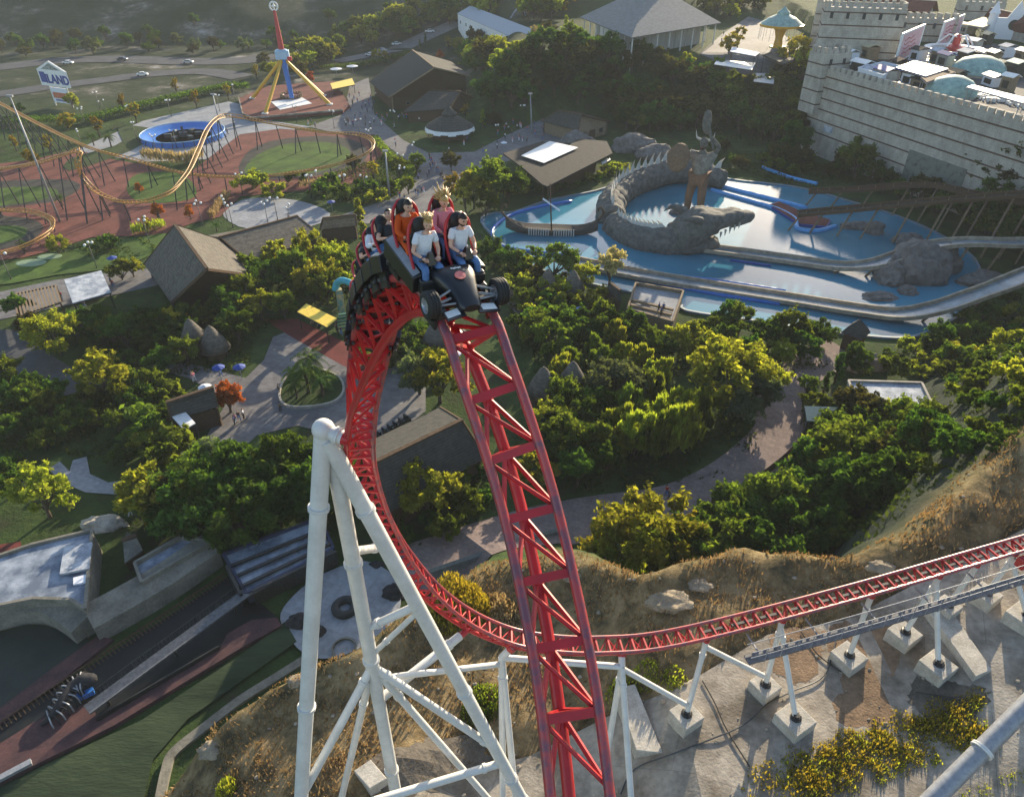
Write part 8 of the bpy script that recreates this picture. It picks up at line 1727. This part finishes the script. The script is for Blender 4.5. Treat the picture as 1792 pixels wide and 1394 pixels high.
for i, (u, v) in enumerate(SP_):
    pr, nm = KIN[(i * 5 + rr.randint(0, 2)) % 6]; g = G(u, v, .14)
    if 1150 < u < 1162 and v < 555: g = P(u, v, 2.3)
    o = pr.put((g.x, g.y, g.z), rr.uniform(0, 6.28), rr.uniform(.95, 1.05)); PEND.append((o, nm, g, 'people strolling through the park'))
for pr, nm in KIN: pr.done()
# cars
def car_proto(nm, colr):
    m_ = mat(nm + '_paint', colr, .3, spec=.6); r = thing('parked_car', nm, 'car')
    prof = [(-2.1, .35), (-2.1, .85), (-1.9, .95), (-1.3, 1.0), (-.8, 1.42), (.7, 1.45), (1.35, .98), (2.0, .9), (2.15, .7), (2.15, .35)]
    def ext_(pf, y0, y1, inset=0): n = len(pf); return [(x, y0, z) for x, z in pf] + [(x, y1, z) for x, z in pf], [tuple(range(n - 1, -1, -1)), tuple(range(n, 2 * n))] + [(i, (i + 1) % n, n + (i + 1) % n, n + i) for i in range(n)]
    mb = MB(); mb.add(*ext_(prof, -.86, .86)); mb.build('body', m_, None, bevel=.06).parent = r
    mb = MB(); mb.add(*ext_([(-1.25, 1.02), (-.82, 1.38), (.66, 1.40), (1.25, 1.0)], -.875, .875)); mb.build('side_windows', M['glass'], None).parent = r
    for x0, z0, x1, z1 in ((1.36, 1.0, .76, 1.43), (-1.28, 1.03, -.84, 1.42)):
        s_ = .03 if x0 > 0 else -.03; mb = MB(); mb.add([(x0 + s_, -.74, z0), (x0 + s_, .74, z0), (x1 + s_, .66, z1), (x1 + s_, -.66, z1)], [(0, 1, 2, 3)]); mb.build('windscreen', M['glass'], None).parent = r
    for x in (-1.35, 1.35):
        for y in (-.84, .84):
            mb = MB(); mb.lathe([(.12, -.1), (.33, -.1), (.33, .1), (.12, .1)], 16, (x, y, .33), Matrix.Rotation(R(90), 3, 'X')); w_ = mb.build('wheel', M['rubber'], None); w_.parent = r
            mb = MB(); mb.lathe([(0, -.09), (.2, -.09), (.2, .09), (0, .09)], 12, (x, y, .33), Matrix.Rotation(R(90), 3, 'X')); mb.build('rim', M['rim'], w_)
    for y in (-.6, .6): MB().box((2.14, y, .72), (.06, .34, .16)).build('headlight', M['globe'], None).parent = r; 
    return Once(r)
CR = [(car_proto('white car', (.75, .75, .75)), 'white car'), (car_proto('silver car', (.42, .43, .45)), 'silver car'), (car_proto('dark car', (.04, .045, .06)), 'dark car')]
for i, (u, v, a, k, lab) in enumerate([(648, 99, -.5, 0, 'white car first in the row parked along the upper street'), (659, 95, -.5, 1, 'silver car second in the row parked along the upper street'), (669, 91, -.5, 1, 'silver car third in the row parked along the upper street'), (694, 80, .6, 0, 'white car parked crosswise halfway up the upper street'), (752, 58, .2, 0, 'white car at the far end of the upper street'), (215, 107, 0, 2, 'dark car driving on the motorway'), (330, 112, 0, 1, 'silver car driving on the motorway near the bend'), (120, 113, 0, 0, 'white car driving on the motorway behind the billboard'), (250, 134, .2, 0, 'white car driving on the slip road')]):
    g = G(u, v, .2); CR[k][0].put((g.x, g.y, g.z), a, 1.0, lab, 'cars on the roads behind the park')
for p, _ in CR: p.done()
for p in LP: p.done()
# far road signs, parasols and bins
for (u, v, c_, lab) in [(388, 665, 'deepblue', 'folded blue parasol on the lower plaza near the snack hut'), (424, 664, 'deepblue', 'open blue parasol at the edge of the lower plaza'), (798, 640, 'deepblue', 'blue parasol on the plaza between the two tracks'), (1014, 562, 'blue', 'small blue parasol by the bank left of the viewing terrace'), (582, 370, 'deepblue', 'blue parasol behind the coaster train'), (365, 700, 'tee', 'long white flag parasol beside the snack hut'), (202, 470, 'deepblue', 'blue parasol right of the shade canopy'), (882, 264, 'tee', 'white tent parasol left of the plank roofed shed')]:
    g = P(u, v); p = thing('parasol', lab, 'parasol', g); MB().tube(g, g + Vector((0, 0, 2.5)), .05).build('pole', M['steel'], p); MB().lathe([(.95, 2.15), (.92, 2.22), (.05, 2.6)], 8, g).build('canopy', M[c_], p)
for b_, nm, g in BOOTHS: PEND.append((b_, nm, g, 'booths on the castle terrace'))
LANDMARKS += [('red centred ring ride', P20(1668, 92)), ('larger mint dome', P20(1710, 130)), ('striped blue canopy', P20(1615, 120)), ('larger pink billboard', P20(1555, 77)), ('miniature castle facade', P20(1765, 70)), ('corner tower', P20(1447, 124))]
settle_labels()
# ================================================================ haze
hz = bpy.data.materials.new('haze'); hz.use_nodes = True; n = hz.node_tree.nodes; n.remove(n['Principled BSDF'])
pv_ = n.new('ShaderNodeVolumePrincipled'); pv_.inputs['Color'].default_value = (.86, .92, .97, 1); pv_.inputs['Density'].default_value = .00015; pv_.inputs['Anisotropy'].default_value = 0.0
hz.node_tree.links.new(pv_.outputs[0], n['Material Output'].inputs['Volume'])
zt_ = max(float(ZZ.max()), CAM_H) + 9
o = MB().box((0, 925, (zt_ - 1) / 2), (2900, 2260, zt_ + 1)).build('haze', hz); o['kind'] = 'stuff'; o['label'] = 'thin pale air over the far hills'
